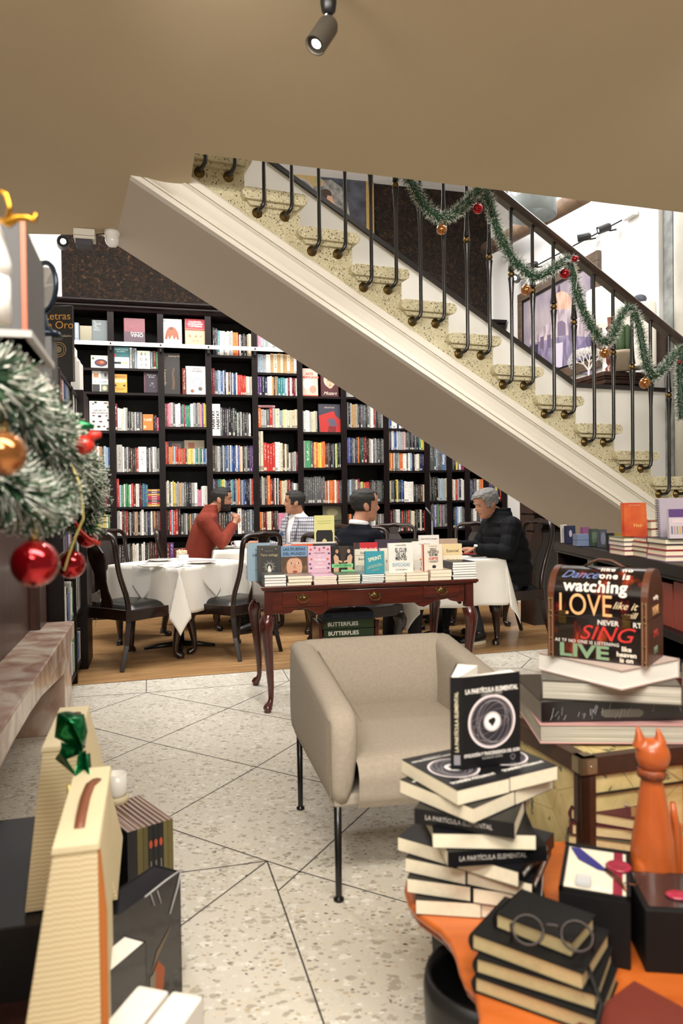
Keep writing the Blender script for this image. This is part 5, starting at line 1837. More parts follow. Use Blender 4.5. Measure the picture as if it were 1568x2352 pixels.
def head_grid(mb, X, o=0.0, keep=None, nz=34, nt=40, m=0):
 old = mb.X
 mb.X = X
 vs = []
 for i in range(nz + 1):
  z = i / nz
  for j in range(nt):
   vs.append(head_r(2 * PI * j / nt, z, o(2 * PI * j / nt, z) if callable(o) else o))
 fs = []
 for i in range(nz):
  for j in range(nt):
   th = 2 * PI * (j + .5) / nt
   if th > PI: th -= 2 * PI
   if keep is None or keep(th, (i + .5) / nz):
    fs.append((i * nt + j, i * nt + (j + 1) % nt, (i + 1) * nt + (j + 1) % nt, (i + 1) * nt + j))
 if keep is None:
  fs.append(tuple(range(nt))[::-1])
  fs.append(tuple(nz * nt + j for j in range(nt)))
 mb.add(vs, fs, m)
 mb.X = old


def hand(mb, w, d, up, side, curl=.3, sc=1.0, spread=.16):
 """palm and five fingers. w wrist, d pointing direction, up = back of the hand, side +1/-1 thumb side"""
 w, d, up = Vector(w), Vector(d).normalized(), Vector(up).normalized()
 up = (up - d * up.dot(d)).normalized()
 r = d.cross(up) * side
 P = lambda a, b_, c: w + d * a * sc + r * b_ * sc + up * c * sc
 mb.tube([P(-.03, 0, 0), P(0, 0, 0), P(.04, 0, 0), P(.085, .0, 0)], [.026 * sc, .027 * sc, .036 * sc, .034 * sc], 10, sq=(.5, 1.15) if abs(up.z) > .5 else (.75, .9))
 for k, (b_, L, rr_) in enumerate([(.030, .072, .0085), (.010, .080, .009), (-.011, .074, .0085), (-.031, .058, .0075)]):
  a = (b_ / .03) * spread
  c_ = curl * (1 + .12 * k)
  p = P(.08, b_, 0)
  dd = (d + r * a * .5).normalized()
  pts = [p]
  ang = 0
  for f in (.45, .3, .25):
   ang += c_
   q = dd * math.cos(ang) - up * math.sin(ang)
   pts.append(pts[-1] + q * L * f * sc)
  mb.tube([P(.05, b_ * .8, 0)] + pts, [rr_ * sc * 1.1, rr_ * sc * 1.05, rr_ * sc, rr_ * sc * .9, rr_ * sc * .75], 7)
 mb.tube([P(.015, .024, -.004), P(.04, .048, -.012), P(.065, .056, -.02), P(.088, .050, -.026)], [.013 * sc, .0115 * sc, .010 * sc, .008 * sc], 7)


def loft(mb, rings, n=24, keep=None, m=0, mod=None):
 """rings: (centre, half width, half depth, yaw, forward lean)"""
 vs = []
 for q, (c, rx, ry, yw) in enumerate(rings):
  for j in range(n):
   a = 2 * PI * j / n
   k = mod(q, a) if mod else 1
   # a little squarer than an ellipse
   ca, sa = math.cos(a), math.sin(a)
   e = .8
   x = rx * k * math.copysign(abs(sa) ** e, sa)
   y = ry * k * math.copysign(abs(ca) ** e, ca)
   vs.append(Vector(c) + Vector((x * math.cos(yw) - y * math.sin(yw), x * math.sin(yw) + y * math.cos(yw), 0)))
 fs = []
 for i in range(len(rings) - 1):
  for j in range(n):
   if keep is None or keep(i, 2 * PI * (j + .5) / n):
    fs.append((i * n + j, (i + 1) * n + j, (i + 1) * n + (j + 1) % n, i * n + (j + 1) % n))
 if keep is None:
  fs.append(tuple(range(n)))
  fs.append(tuple((len(rings) - 1) * n + j for j in range(n))[::-1])
 mb.add(vs, fs, m)


def dense(rings, k=4):
 out = []
 for (c0, a0, b0, y0_), (c1, a1, b1, y1_) in zip(rings, rings[1:]):
  for t in range(k):
   f = t / k
   g = f * f * (3 - 2 * f)
   out.append((Vector(c0).lerp(Vector(c1), f), a0 + (a1 - a0) * g, b0 + (b1 - b0) * g, y0_ + (y1_ - y0_) * f))
 out.append(rings[-1])
 return out


m_skin = M('skin', 'b07c60', .5, var=.12, scale=25)
m_eye = M('eye_white', 'c4b8ae', .3)
m_iris = M('iris', '1c120d', .15)
m_lip = M('lips', '8f5348', .5)


def person(label, loc, face, J, hair, hairc, top, cloth, beard=None, skin=None, s=1.0, pants=None, shoes=None, collar=None, cloth_fn=None, sleeve=(.062, .05, .038), legs=True):
 """seated figure. J: joint positions, x to its right... y forward, z up"""
 t = thing('person', label, 'person', loc, math.radians(face - 90))
 t.scale = (s, s, s)
 X = Matrix.Translation(J['chin']) @ Matrix.Rotation(J.get('yaw', 0), 4, 'Z') @ Matrix.Rotation(J.get('pitch', 0), 4, 'X') @ Matrix.Rotation(J.get('rollh', 0), 4, 'Y') @ Matrix.Translation((0, -.01, 0)) @ Matrix.Scale(J.get('hs', 1.0), 4)
 b = MB()
 head_grid(b, X)
 b.X = X
 for sx in (-1, 1):
  b.ball((sx * .076, -.012, .105), (.010, .022, .034), 10, ax=Matrix.Rotation(.25, 3, 'X'))
 b.X = Matrix.Identity(4)
 nb = Vector(J['neck'])
 hc = X @ Vector((0, -.02, .06))
 b.tube([nb - Vector((0, .02, .10)), nb, (nb + hc) / 2, hc, X @ Vector((0, -.02, .1))], [.075, .062, .058, .058, .05], 14)
 tr = J['torso']
 loft(b, [(c, rx * .86, ry * .86, yw) for c, rx, ry, yw in tr], 18)
 for sd in (0, 1):
  S, E, Wr = [Vector(p) for p in J['arm'][sd]]
  b.tube([S, S.lerp(E, .5), E], [.05, .045, .038], 10)
  b.tube([E, E.lerp(Wr, .35), E.lerp(Wr, .8), Wr], [.038, .040, .029, .025], 10)
  h = J['hand'][sd]
  hand(b, Wr, h[0], h[1], h[2], h[3])
 if legs:
  for K in J['leg']:
   H_, N_, A_ = [Vector(p) for p in K[:3]]
   b.tube([H_, H_.lerp(N_, .5), N_], [.085, .075, .055], 10)
   b.tube([N_, N_.lerp(A_, .35), A_], [.055, .056, .038], 10)
 o = b.build('body', skin or m_skin, t, smooth=True, rem=.0046, smoothit=2)
 # eyes, brows, lips
 for sx in (-1, 1):
  b = MB(); b.X = X
  b.ball((sx * .031, .0705, .118), (.009, .007, .0036), 10, 0)
  b.ball((sx * .031, .0760, .118), (.0050, .0035, .0042), 8, 1)
  b.build('eye', [m_eye, m_iris], t, smooth=True)
 for sx in (-1, 1):
  b = MB(); b.X = X
  b.tube([(sx * .016, .094, .137), (sx * .032, .092, .142), (sx * .05, .080, .137)], [.003, .0042, .002], 6, sq=(1, .8))
  b.build('eyebrow', hairc, t, smooth=True)
 b = MB(); b.X = X
 b.tube([(-.022, .080, .050), (-.008, .0905, .053), (0, .0915, .052), (.008, .0905, .053), (.022, .080, .050)], [.002, .005, .0045, .005, .002], 6, sq=(.8, .6))
 b.build('lips', m_lip, t, smooth=True)
 rr = random.Random(len(label))
 ph = [rr.uniform(0, 6) for _ in range(4)]
 b = MB()
 head_grid(b, X, lambda th, z: hair[1] + (.0025 if hair[1] > .009 else .0008) * math.sin(th * 9 + ph[0]) * math.sin(z * 40 + ph[1]), hair[0], 46, 60)
 b.build('hair', hairc, t, smooth=True, solid=.006)
 if beard:
  b = MB()
  head_grid(b, X, lambda th, z: beard[1] + .002 * math.sin(th * 13 + z * 50), beard[0], 46, 60)
  b.build('beard', hairc, t, smooth=True, solid=.005)
 # clothes
 b = MB()
 if cloth_fn:
  cloth_fn(b, J, X)
 else:
  loft(b, dense(tr, 8 if top else 4), 28, mod=top)
 for sd in (0, 1):
  S, E, Wr = [Vector(p) for p in J['arm'][sd]]
  q = Wr.lerp(E, .10)
  r0, r1, r2 = sleeve
  n_ = 9
  pts = [S.lerp(E, k / n_) for k in range(n_)] + [E.lerp(q, k / n_) for k in range(n_ + 1)]
  rs = []
  for k in range(2 * n_ + 1):
   f = k / (2 * n_)
   r = r0 + (r1 - r0) * min(1, f * 2) if f < .5 else r1 + (r2 - r1) * (f - .5) * 2
   if top: r *= top(k * 1.5, 0)
   else: r *= 1 + .03 * math.sin(k * 2.1)
   rs.append(r)
  b.ball(S, r0 * 1.06, 12)
  b.tube(pts, rs, 14)
 o = b.build('jacket' if collar != 'sweater' else 'sweater', cloth, t, smooth=True, rem=.006 if top else .008, smoothit=1 if top else 2)
 if legs:
  b = MB()
  for K in J['leg']:
   H_, N_, A_ = [Vector(p) for p in K[:3]]
   A2 = A_.lerp(N_, .03)
   b.tube([H_ + Vector((0, -.06, 0)), H_, H_.lerp(N_, .5), N_ + Vector((0, -.02, 0)), N_ + Vector((0, .02, -.02)), N_.lerp(A2, .3), N_.lerp(A2, .7), A2], [.095, .102, .088, .075, .070, .068, .058, .056], 14)
  b.ball((0, -.02, J['leg'][0][0][2]), (.17, .14, .11), 14)
  b.build('trousers', pants, t, smooth=True, rem=.012, smoothit=2)
  for K in J['leg']:
   A_ = Vector(K[2])
   yw = K[3]
   Z = Matrix.Translation((A_.x, A_.y, 0)) @ Matrix.Rotation(yw, 4, 'Z') @ (Matrix.Rotation(K[4], 4, 'X') if len(K) > 4 else Matrix.Identity(4))
   b = MB(); b.X = Z
   b.tube([(0, -.055, .075), (0, .0, .07), (0, .08, .055), (0, .16, .042), (0, .20, .036)], [.038, .046, .042, .040, .022], 12, sq=(.9, 1))
   b.tube([(0, -.01, .06), (0, -.01, .125)], [.045, .042], 12)
   o = b.build('shoe', shoes[0], t, smooth=True, rem=.008, smoothit=2)
   b = MB(); b.X = Z
   L = []
   for k in range(20):
    a = 2 * PI * k / 20
    L.append((.046 * math.sin(a) * (1 if math.cos(a) > 0 else .85), .072 + .148 * math.cos(a)))
   b.prism(L, .0, .028, 'xy')
   b.build('sole', shoes[1], o, bevel=.006)
 return t, X


m_hairblk = M('black_hair', '14100e', .6, bump=.6, bscale=500)
m_hairgry = M('grey_hair', '8c8a88', .6, var=.45, scale=60, bump=.6, bscale=400)
m_shoeblk = M('black_shoe', '0f0f10', .5)
m_jean = M('dark_jeans', '1c242b', .85, var=.3, scale=60)
m_trous = M('dark_trousers', '15161b', .85)
short = lambda th, z: z > .80 or (abs(th) > 1.15 and z > .40 - .0 * th) or (abs(th) > .95 and z > .66)
# 1 rust sweater, beard, hands clasped
m_rust = M('rust_knit', '7c2c1a', .9, var=.15, scale=30, bump=.4, bscale=300)
m_neckin = M('dark_collar', '2c3033', .8)
J1 = dict(chin=(0, .245, 1.135), pitch=-.10, yaw=-.12, neck=(0, .13, 1.13),
   torso=[(Vector((0, -.02, .47)), .19, .135, 0), (Vector((0, .0, .62)), .205, .15, 0), (Vector((0, .04, .80)), .20, .145, 0), (Vector((0, .08, .96)), .215, .135, 0), (Vector((0, .10, 1.07)), .19, .11, 0), (Vector((0, .125, 1.13)), .10, .085, 0), (Vector((0, .15, 1.185)), .074, .074, 0), (Vector((0, .155, 1.20)), .07, .07, 0)],
   arm=[((-.20, .09, 1.05), (-.22, .25, .83), (-.045, .36, 1.03)), ((.20, .09, 1.05), (.21, .25, .83), (.045, .37, 1.02))],
   hand=[((.45, .25, .75), (-.8, .5, .3), -1, 1.0), ((-.45, .22, .78), (.8, .5, .3), 1, 1.0)],
   leg=[((-.1, .02, .50), (-.13, .44, .52), (-.13, .44, .09), 0), ((.1, .02, .50), (.13, .44, .52), (.13, .46, .09), 0)])
person('bearded person in a rust red sweater, elbows on table, hands clasped before the mouth', (-1.47, 7.50, 0), 6, J1, (lambda th, z: z > .83 or (abs(th) > 1.2 and z > .42) or (abs(th) > .85 and z > .66), .006), m_hairblk, None, m_rust,
  beard=(lambda th, z: (z < .30 - .10 * math.exp(-(th / .25) ** 2) + .0 and abs(th) < 1.45 and not (abs(th) < .30 and .20 < z < .27)) or (1.1 < abs(th) < 1.5 and z < .46) or (abs(th) < .45 and .265 < z < .30), .007), pants=m_jean, shoes=(m_shoeblk, m_iron), collar='sweater', s=1.04, sleeve=(.075, .062, .045))
# 2 checked blazer over white shirt
def check_mat():
 m, nt, b = nt_new('checked_tweed')
 tc = N(nt, 'ShaderNodeTexCoord')
 sp = N(nt, 'ShaderNodeSeparateXYZ')
 nt.links.new(tc.outputs['Object'], sp.inputs[0])
 ad = N(nt, 'ShaderNodeMath', operation='ADD')
 nt.links.new(sp.outputs[0], ad.inputs[0])
 nt.links.new(sp.outputs[1], ad.inputs[1])
 res = None
 for s_, k in ((ad.outputs[0], 34), (sp.outputs[2], 30)):
  q = N(nt, 'ShaderNodeMath', operation='MULTIPLY', n_1=float(k))
  nt.links.new(s_, q.inputs[0])
  f = N(nt, 'ShaderNodeMath', operation='FRACT')
  nt.links.new(q.outputs[0], f.inputs[0])
  g = N(nt, 'ShaderNodeMath', operation='LESS_THAN', n_1=.24)
  nt.links.new(f.outputs[0], g.inputs[0])
  if res is None: res = g.outputs[0]
  else:
   mxx = N(nt, 'ShaderNodeMath', operation='MAXIMUM')
   nt.links.new(res, mxx.inputs[0])
   nt.links.new(g.outputs[0], mxx.inputs[1])
   res = mxx.outputs[0]
 mx = N(nt, 'ShaderNodeMix', data_type='RGBA')
 nt.links.new(res, mx.inputs[0])
 mx.inputs[6].default_value = lin('b4b3b8')
 mx.inputs[7].default_value = lin('4c4f62')
 nt.links.new(mx.outputs[2], b.inputs['Base Color'])
 b.inputs['Roughness'].default_value = .9
 return m
m_check = check_mat()
m_shirt = M('white_shirt', 'e9e8ea', .8, bump=.3, bscale=20)
J2 = dict(hs=1.0, chin=(0, .07, 1.145), pitch=.04, yaw=-.62, neck=(0, .0, 1.12),
   torso=[(Vector((0, -.03, .47)), .18, .13, 0), (Vector((0, -.03, .62)), .175, .125, 0), (Vector((0, -.02, .80)), .185, .13, 0), (Vector((0, -.015, .95)), .205, .13, 0), (Vector((0, -.01, 1.06)), .20, .105, 0), (Vector((0, .0, 1.11)), .11, .08, 0), (Vector((0, .008, 1.15)), .066, .066, 0)],
   arm=[((-.19, -.01, 1.05), (-.27, .05, .82), (-.18, .31, .84)), ((.19, -.01, 1.05), (.26, .02, .80), (.34, .27, .86))],
   hand=[((.2, .95, -.05), (0, 0, 1), -1, .35), ((.35, .9, .0), (.2, 0, 1), 1, .45)],
   leg=[((-.1, .02, .50), (-.13, .44, .52), (-.13, .44, .09), 0), ((.1, .02, .50), (.13, .44, .52), (.13, .46, .09), 0)])
def blazer(b, J, X):
 tr = dense([(c, rx + .014, ry + .014, yw) for c, rx, ry, yw in J['torso'][:-1]], 5)
 n = len(tr)
 def keep(i, a):
  a = a if a < PI else a - 2 * PI
  z = tr[i][0].z
  vw = max(0, (z - .66) / .45) * .62
  return abs(a) > vw or z < .66
 loft(b, tr, 36, keep=keep)
bz_keep = blazer
t2, X2 = person('dark haired person in a grey checked blazer and white shirt, turned to the left', (-.43, 7.42, 0), 222, J2, (short, .008), m_hairblk, None, m_check, pants=m_trous, shoes=(m_shoeblk, m_iron), cloth_fn=None)
# the open blazer: replace the closed front by an open shell over the shirt
for ch in list(t2.children):
 if ch.name.startswith('jacket'):
  bpy.data.objects.remove(ch)
b = MB()
loft(b, dense(J2['torso']), 28)
for sx in (-1, 1):
 b.tube([(sx * .01, .085, 1.085), (sx * .045, .06, 1.13), (sx * .06, .0, 1.16), (0, -.06, 1.165)], [.008, .016, .017, .016], 6, sq=(1, .5))
b.build('shirt', m_shirt, t2, smooth=True, rem=.008, smoothit=1)
b = MB()
blazer(b, J2, X2)
b.build('blazer', m_check, t2, smooth=True, solid=.012)
for sd in (0, 1):
 S, E, Wr = [Vector(p) for p in J2['arm'][sd]]
 b = MB()
 b.ball(S + Vector((0, 0, -.005)), .074, 14)
 b.tube([S, S.lerp(E, .5), E, E.lerp(Wr, .5), E.lerp(Wr, .9)], [.070, .064, .056, .05, .043], 14)
 b.build('sleeve', m_check, t2, smooth=True, rem=.008, smoothit=2)
b = MB()
for sx in (-1, 1):
 b.add([(sx * .02, .135, .70), (sx * .085, .15, .86), (sx * .125, .13, .99), (sx * .10, .075, 1.11), (sx * .055, .085, 1.12), (sx * .05, .145, .96)], [(0, 1, 2, 5), (5, 2, 3, 4)])
b.build('lapels', m_check, t2, solid=.006)
b = MB()
b.add([(.07, .150, .93), (.12, .142, .935), (.115, .146, .965), (.095, .15, .955), (.085, .15, .972), (.072, .152, .955)], [(0, 1, 2, 3, 4, 5)])
b.build('pocket_square', M('blue_silk', '2c4c8c', .4), t2, solid=.006)
# 3 navy blazer, balding, turned away to the right
m_navy = M('navy_wool', '0c0f18', .9, var=.2, scale=40, spec=.15)
J3 = dict(hs=1.10, chin=(0, .075, 1.045), pitch=.0, yaw=-.40, neck=(0, .0, 1.02),
   torso=[(Vector((0, -.03, .47)), .19, .14, 0), (Vector((0, -.04, .62)), .19, .14, 0), (Vector((0, -.03, .75)), .195, .14, 0), (Vector((0, -.02, .87)), .22, .135, 0), (Vector((0, -.01, .95)), .205, .105, 0), (Vector((0, .0, 1.0)), .11, .08, 0), (Vector((0, .0, 1.03)), .07, .07, 0)],
   arm=[((-.20, -.01, .93), (-.27, .08, .72), (-.14, .32, .83)), ((.20, -.01, .93), (.27, .08, .72), (.14, .32, .83))],
   hand=[((.2, .95, -.05), (0, 0, 1), -1, .35), ((-.2, .95, -.05), (0, 0, 1), 1, .35)],
   leg=[((-.1, .02, .50), (-.13, .44, .52), (-.14, .42, .09), .1), ((.1, .02, .50), (.13, .44, .52), (.13, .46, .09), -.1)])
t3, X3 = person('balding person in a navy blazer, face turned to the right behind the book desk', (.14, 6.0, 0), 38, J3, (lambda th, z: (abs(th) > 1.35 and .32 < z < .9) or (abs(th) > 1.05 and z > .62 and z < .86) or (abs(th) > .6 and z > .86) or z > .955, .007), m_hairblk, None, m_navy, pants=m_trous, shoes=(m_shoeblk, m_iron), s=1.05)
b = MB()
b.tube([(.07 * math.sin(a), .0 + .07 * math.cos(a), 1.035 - .012 * math.cos(a)) for a in [2 * PI * k / 16 for k in range(16)]], .012, 6, closed=True, sq=(1.6, .7))
b.build('shirt_collar', m_shirt, t3, smooth=True)
# 4 grey hair, quilted jacket
m_puff = M('navy_quilt', '07090e', .75, var=.2, scale=30, spec=.2)
J4 = dict(hs=1.08, chin=(0, .135, 1.05), pitch=-.30, yaw=.12, neck=(0, .045, 1.06),
   torso=[(Vector((0, -.05, .47)), .20, .15, 0), (Vector((0, -.05, .60)), .215, .17, 0), (Vector((0, -.03, .76)), .215, .17, 0), (Vector((0, .0, .89)), .225, .16, 0), (Vector((0, .02, 1.0)), .205, .125, 0), (Vector((0, .035, 1.055)), .12, .10, 0), (Vector((0, .035, 1.11)), .088, .088, 0), (Vector((0, .03, 1.13)), .08, .08, 0)],
   arm=[((-.21, .03, .975), (-.28, .10, .77), (-.20, .36, .80)), ((.21, .03, .975), (.28, .12, .77), (.13, .40, .81))],
   hand=[((.18, .98, -.02), (0, 0, 1), -1, .04), ((-.1, .99, -.02), (0, 0, 1), 1, .04)],
   leg=[((-.1, .02, .48), (-.14, .42, .50), (-.14, .30, .10), .25), ((.1, .02, .48), (.13, .42, .52), (.13, .52, .09), .1)])
quilt = lambda q, a: .94 + .085 * abs(math.sin(q * PI / 6)) ** .6
t4, X4 = person('grey haired person in black quilted jacket and jeans, palms held over the table', (1.46, 6.66, 0), 192, J4, (lambda th, z: z > .79 or (abs(th) > 1.15 and z > .40) or (abs(th) > .9 and z > .66), .011), m_hairgry, quilt, m_puff, pants=m_jean, shoes=(m_shoeblk, M('cream_sole', 'd9cfb8', .6)), s=1.05, sleeve=(.085, .07, .05))
b = MB()
Wr = Vector(J4['arm'][0][2])
E_ = Vector(J4['arm'][0][1])
q = Wr.lerp(E_, .06)
d_ = (Wr - E_).normalized()
b.tube([q - d_ * .012, q + d_ * .012], .033, 16, sq=(.9, 1.05))
o = b.build('watch_strap', m_iron, t4, smooth=True)
b = MB()
b.lathe([(.019, 0), (.019, .006), (0, .006)], 18, 0, q + Vector((-.012, 0, .026)), Matrix.Rotation(-.35, 3, 'Y'))
b.build('watch_dial', M('watch_white', 'e6e8ea', .2), o)

# ================================================================ books on the desk
def dstack(x0, x1, ybot, ytop, n, cov, pages, label, depth=.205, y=.02, jit=.003, w_=None, group=None):
 """flat pile at the desk front; every book its own object"""
 a, c = DF.face(x0, ybot, y), DF.face(x1, ybot, y)
 H = DF.face((x0 + x1) / 2, ytop, y).z - DZ
 t = H / n
 rr = random.Random(int(x0))
 out = []
 for k in range(n):
  jx, jy = rr.uniform(-jit, jit), rr.uniform(-jit, jit) * 1.2
  w = (c.x - a.x) - .004
  p = DF.w((a.x + c.x) / 2 + jx, y + depth / 2 + jy, DZ + .0006 + k * t)
  nm = ORD[n - k]
  pos = 'topmost' if k == n - 1 else ('lowest' if k == 0 else nm + ' down')
  o = book('paperback_book', f"{label}, {pos} of pile", w, depth, t * .97, cov, p, DF.a + rr.uniform(-.01, .01), flat=True, pages=pages, group=group or label)
  out.append(o)
 return out


S = [(607, 658, 1348, 1320, 4, '3c3d38', m_pagew, 'white edged paperback at the left desk corner'), (660, 717, 1348, 1323, 3, '8c7c70', m_pages, 'thick cream paperback before the child face book'),
  (720, 774, 1348, 1323, 5, 'c9a8b8', m_pages, 'slim cream paperback before the pink book'), (776, 828, 1347, 1320, 4, '5c6a58', m_pages, 'cream paperback before the two figures book'),
  (830, 882, 1346, 1319, 5, '5b7f88', m_pagew, 'white edged paperback under the turquoise book'), (884, 931, 1343, 1318, 5, 'd8d2c2', m_pages, 'cream paperback under the large club title'),
  (933, 984, 1341, 1315, 3, 'd8c8b0', m_pages, 'thick cream paperback right of the club title'), (987, 1037, 1337, 1309, 3, 'd0b8a4', m_pages, 'cream paperback with red spine near the right end'),
  (1039, 1094, 1331, 1291, 7, '3b3b40', m_pagew, 'dark covered white paperback at the right desk end')]
for s_ in S:
 dstack(*s_)
# a pile further back on the left edge
for k in range(5):
 p = DF.w(.055, .55, DZ + .0006 + .018 * k)
 book('paperback_book', f"pinkish paperback at the rear left desk corner, {'topmost' if k == 4 else ('lowest' if k == 0 else ORD[5 - k] + ' down')} of pile", .14, .2, .0172, 'b9a4ae', p, DF.a + PI / 2 + .02 * (k % 2), flat=True, pages=m_pagew, group='pile at the rear left corner of the desk')


def standing(x0, x1, ytop, y, cov, label, z=None, t=.018, art=None, texts=None, tilt=-.05, rz=0.0, pages=None, hard=False, ybot=None, name='paperback_book'):
 a, c = DF.face(x0, 1300, y), DF.face(x1, 1300, y)
 w = c.x - a.x
 z0 = (DZ + .001) if z is None else z
 H = DF.face((x0 + x1) / 2, ytop, y).z - z0
 A = []
 for s in art or []:
  if s[0] == 'r': A.append(('r', s[1] * w, s[2] * H, s[3] * w, s[4] * H, s[5]))
  elif s[0] == 'd': A.append(('d', s[1] * w, s[2] * H, s[3] * w, s[4] * H, s[5]))
  elif s[0] == 'p': A.append(('p', [(q * w, e * H) for q, e in s[1]], s[2]))
  elif s[0] == 'o': A.append(('o', s[1] * w, s[2] * H, s[3] * w, s[4] * w, s[5]))
 T = [(s[0], s[1] * w, s[2] * H, s[3] * H, s[4]) + ((s[5],) if len(s) > 5 else ()) for s in texts or []]
 return book(name, label, w, H, t, cov, DF.w((a.x + c.x) / 2, y, z0), DF.a + rz, tilt, art=A or None, texts=T, pages=pages or m_pagew, hard=hard), w, H


ztop_of = lambda s_: DF.face((s_[0] + s_[1]) / 2, s_[3], .02).z + .0012
standing(568, 622, 1247, .34, '8fa9b8', 'pale blue paperback standing at the rear left corner, partly hidden', texts=[('LA', -.05, .82, .1, '20303c', dict(bold=.02)), ('LA PAZ', .0, .68, .1, '20303c', dict(bold=.02)), ('perpetua', 0, .3, .06, '3c505c')])
o, w, h = standing(592, 645, 1253, .25, '3a3935', 'black tarot themed paperback with a white radiating star and hand', t=.03,
     art=[('r', -.42, .03, .42, .97, '46443f'), ('r', -.39, .05, .39, .95, '33322e')], texts=[('Taro nology', 0, .74, .095, 'c9b58c'), ('guía del tarot', 0, .85, .04, '8c8878'), ('★', -.3, .9, .05, 'b9b4a4'), ('★', .3, .9, .05, 'b9b4a4')])
b = MB()
for k in range(20):
 a = 2 * PI * k / 20
 r0, r1 = .018, .036 if k % 2 else .046
 d = Vector((math.cos(a), 0, math.sin(a)))
 n_ = Vector((-d.z, 0, d.x)) * .0011
 cc = Vector((0, -.0026, h * .42))
 b.add([cc + d * r0 - n_, cc + d * r0 + n_, cc + d * r1], [(0, 1, 2)])
b.add([(x, -.0027, z * 1.0) for x, z in [(-.008, h * .2), (.010, h * .2), (.012, h * .3), (.006, h * .42), (0, h * .46), (-.008, h * .42), (-.010, h * .3)]], [(0, 1, 2, 3, 4, 5, 6)])
b.build('star_and_hand', ink('eeeae0'), o)
o, w, h = standing(646, 706, 1254, .235, '6f93b4', 'paperback LAS DUEÑAS DEL MUNDO with a painted child face looking up', t=.03,
     art=[('r', -.5, .0, .5, .68, M('painted_hair', '4a3424', .5, scale=30, col2='7c5c3c')), ('d', .0, .40, .30, .32, 'd2a083'), ('p', [(-.5, .70), (.5, .70), (.46, .45), (.3, .6), (.1, .66), (-.15, .65), (-.3, .56), (-.42, .3)], '523a26'),
      ('d', -.13, .51, .06, .026, 'efe6dc'), ('d', .15, .51, .06, .026, 'efe6dc'), ('d', -.12, .513, .03, .026, '3a2a24'), ('d', .16, .513, .03, .026, '3a2a24'), ('p', [(-.05, .37), (.07, .37), (.03, .50), (-.01, .50)], 'c08a6c'), ('d', .02, .28, .09, .03, '9c4438')],
     texts=[('LAS DUEÑAS', 0, .91, .11, '1c2430'), ('DEL MUNDO', 0, .78, .11, '1c2430')])
o, w, h = standing(708, 760, 1254, .24, 'd9b4c4', 'pink paperback La belleza de la locura with red and violet flowers', t=.03,
     art=[('d', s_ * x, z, .05, .03, c_) for s_ in (-1, 1) for x, z, c_ in [(.38, .9, 'c9503c'), (.42, .78, '5c4468'), (.36, .62, 'cf6a4c'), (.42, .48, '5c4468'), (.38, .36, '6a4a74'), (.42, .22, 'c9503c'), (.34, .12, '5c4468'), (.2, .95, '8c5a6c')]] + [('d', 0, .9, .04, .04, 'c9503c')],
     texts=[('La', 0, .70, .08, 'fbf4f4', dict(shear=.3)), ('belleza', 0, .60, .12, 'fbf4f4', dict(shear=.3)), ('de la', 0, .50, .07, 'fbf4f4', dict(shear=.3)), ('locura', 0, .39, .12, 'fbf4f4', dict(shear=.3)), ('MARÍA LUISA PÉREZ', 0, .80, .035, '8c5a6c')])
o, w, h = standing(762, 814, 1254, .25, '17161a', 'black paperback COINTELIGENCIA with two pale figures and green bands', t=.03,
     art=[('p', [(-.08, .3), (.06, .3), (.1, .7), (.3, .95), (.2, 1.0), (-.2, 1.0), (-.12, .8)], '33261c')] +
     [('p', [(s_ * x, z) for x, z in [(.40, .1), (.42, .3), (.38, .5), (.42, .68), (.34, .76), (.2, .68), (.18, .58), (.03, .55), (.03, .50), (.2, .52), (.18, .4), (.2, .25), (.22, .06)]], 'cfa684') for s_ in (-1, 1)] +
     [('d', -.26, .84, .07, .06, 'b98a68'), ('d', .26, .84, .07, .06, 'c9a080'), ('r', -.5, .36, .44, .47, '7fd08c'), ('r', -.1, .22, .5, .29, '7fd08c')], texts=[('COINTELIGENCIA', -.03, .415, .085, '1c3a24', dict(sx=.78, bold=.01))])
standing(816, 868, 1261, .27, 'd9d2bf', 'cream Esencial paperback half hidden left of the turquoise book', t=.025, art=[('r', -.5, 0, .5, .45, M('grey_wash', '8c9088', .6, scale=20, col2='c0bfb2')), ('r', -.5, .78, .5, .8, 'a89c84')], texts=[('Esencial', -.05, .87, .11, '4c4a44'), ('Bert H', -.15, .66, .12, '3c3a30')])
o, w, h = standing(839, 883, 1266, .05, '3c96a4', 'small turquoise book SPRINT standing on its pile', z=ztop_of(S[4]), t=.022, texts=[('SPRINT', 0, .66, .24, 'eee6c8', dict(rot=-.22, sx=.82, bold=.015)), ('EL MÉTODO PARA\nRESOLVER PROBLEMAS', 0, .34, .07, 'dcd9a4', dict(rot=-.2)), ('en cinco días', 0, .16, .07, 'e8c070', dict(rot=-.2))])
standing(874, 922, 1259, .27, 'e2dac8', 'cream Esencial paperback mostly hidden behind the club title', t=.025, texts=[('CIAL', .0, .85, .1, '4c4a44'), ('Ross', -.1, .55, .11, '7c5a3c')])
o, w, h = standing(893, 949, 1247, .06, 'e8e4da', 'large white book EL CLUB DE LAS MENTES ENFOCADAS with faint rings', z=ztop_of(S[5]), t=.024, art=[('o', 0, .5, r, .006, 'c8cdd0') for r in (.2, .28, .36, .44)],
     texts=[('DAVID GÓMEZ', 0, .92, .055, '66645e'), ('EL CLUB\nDE LAS\nMENTES', 0, .62, .175, '17171a', dict(sx=.62, bold=.015, line=.8, lift=.001)), ('ENFOCADAS', 0, .27, .16, '7fb0c4', dict(sx=.66, lift=.001)), ('GUÍA DE HÁBITOS', 0, .1, .05, '66645e')])
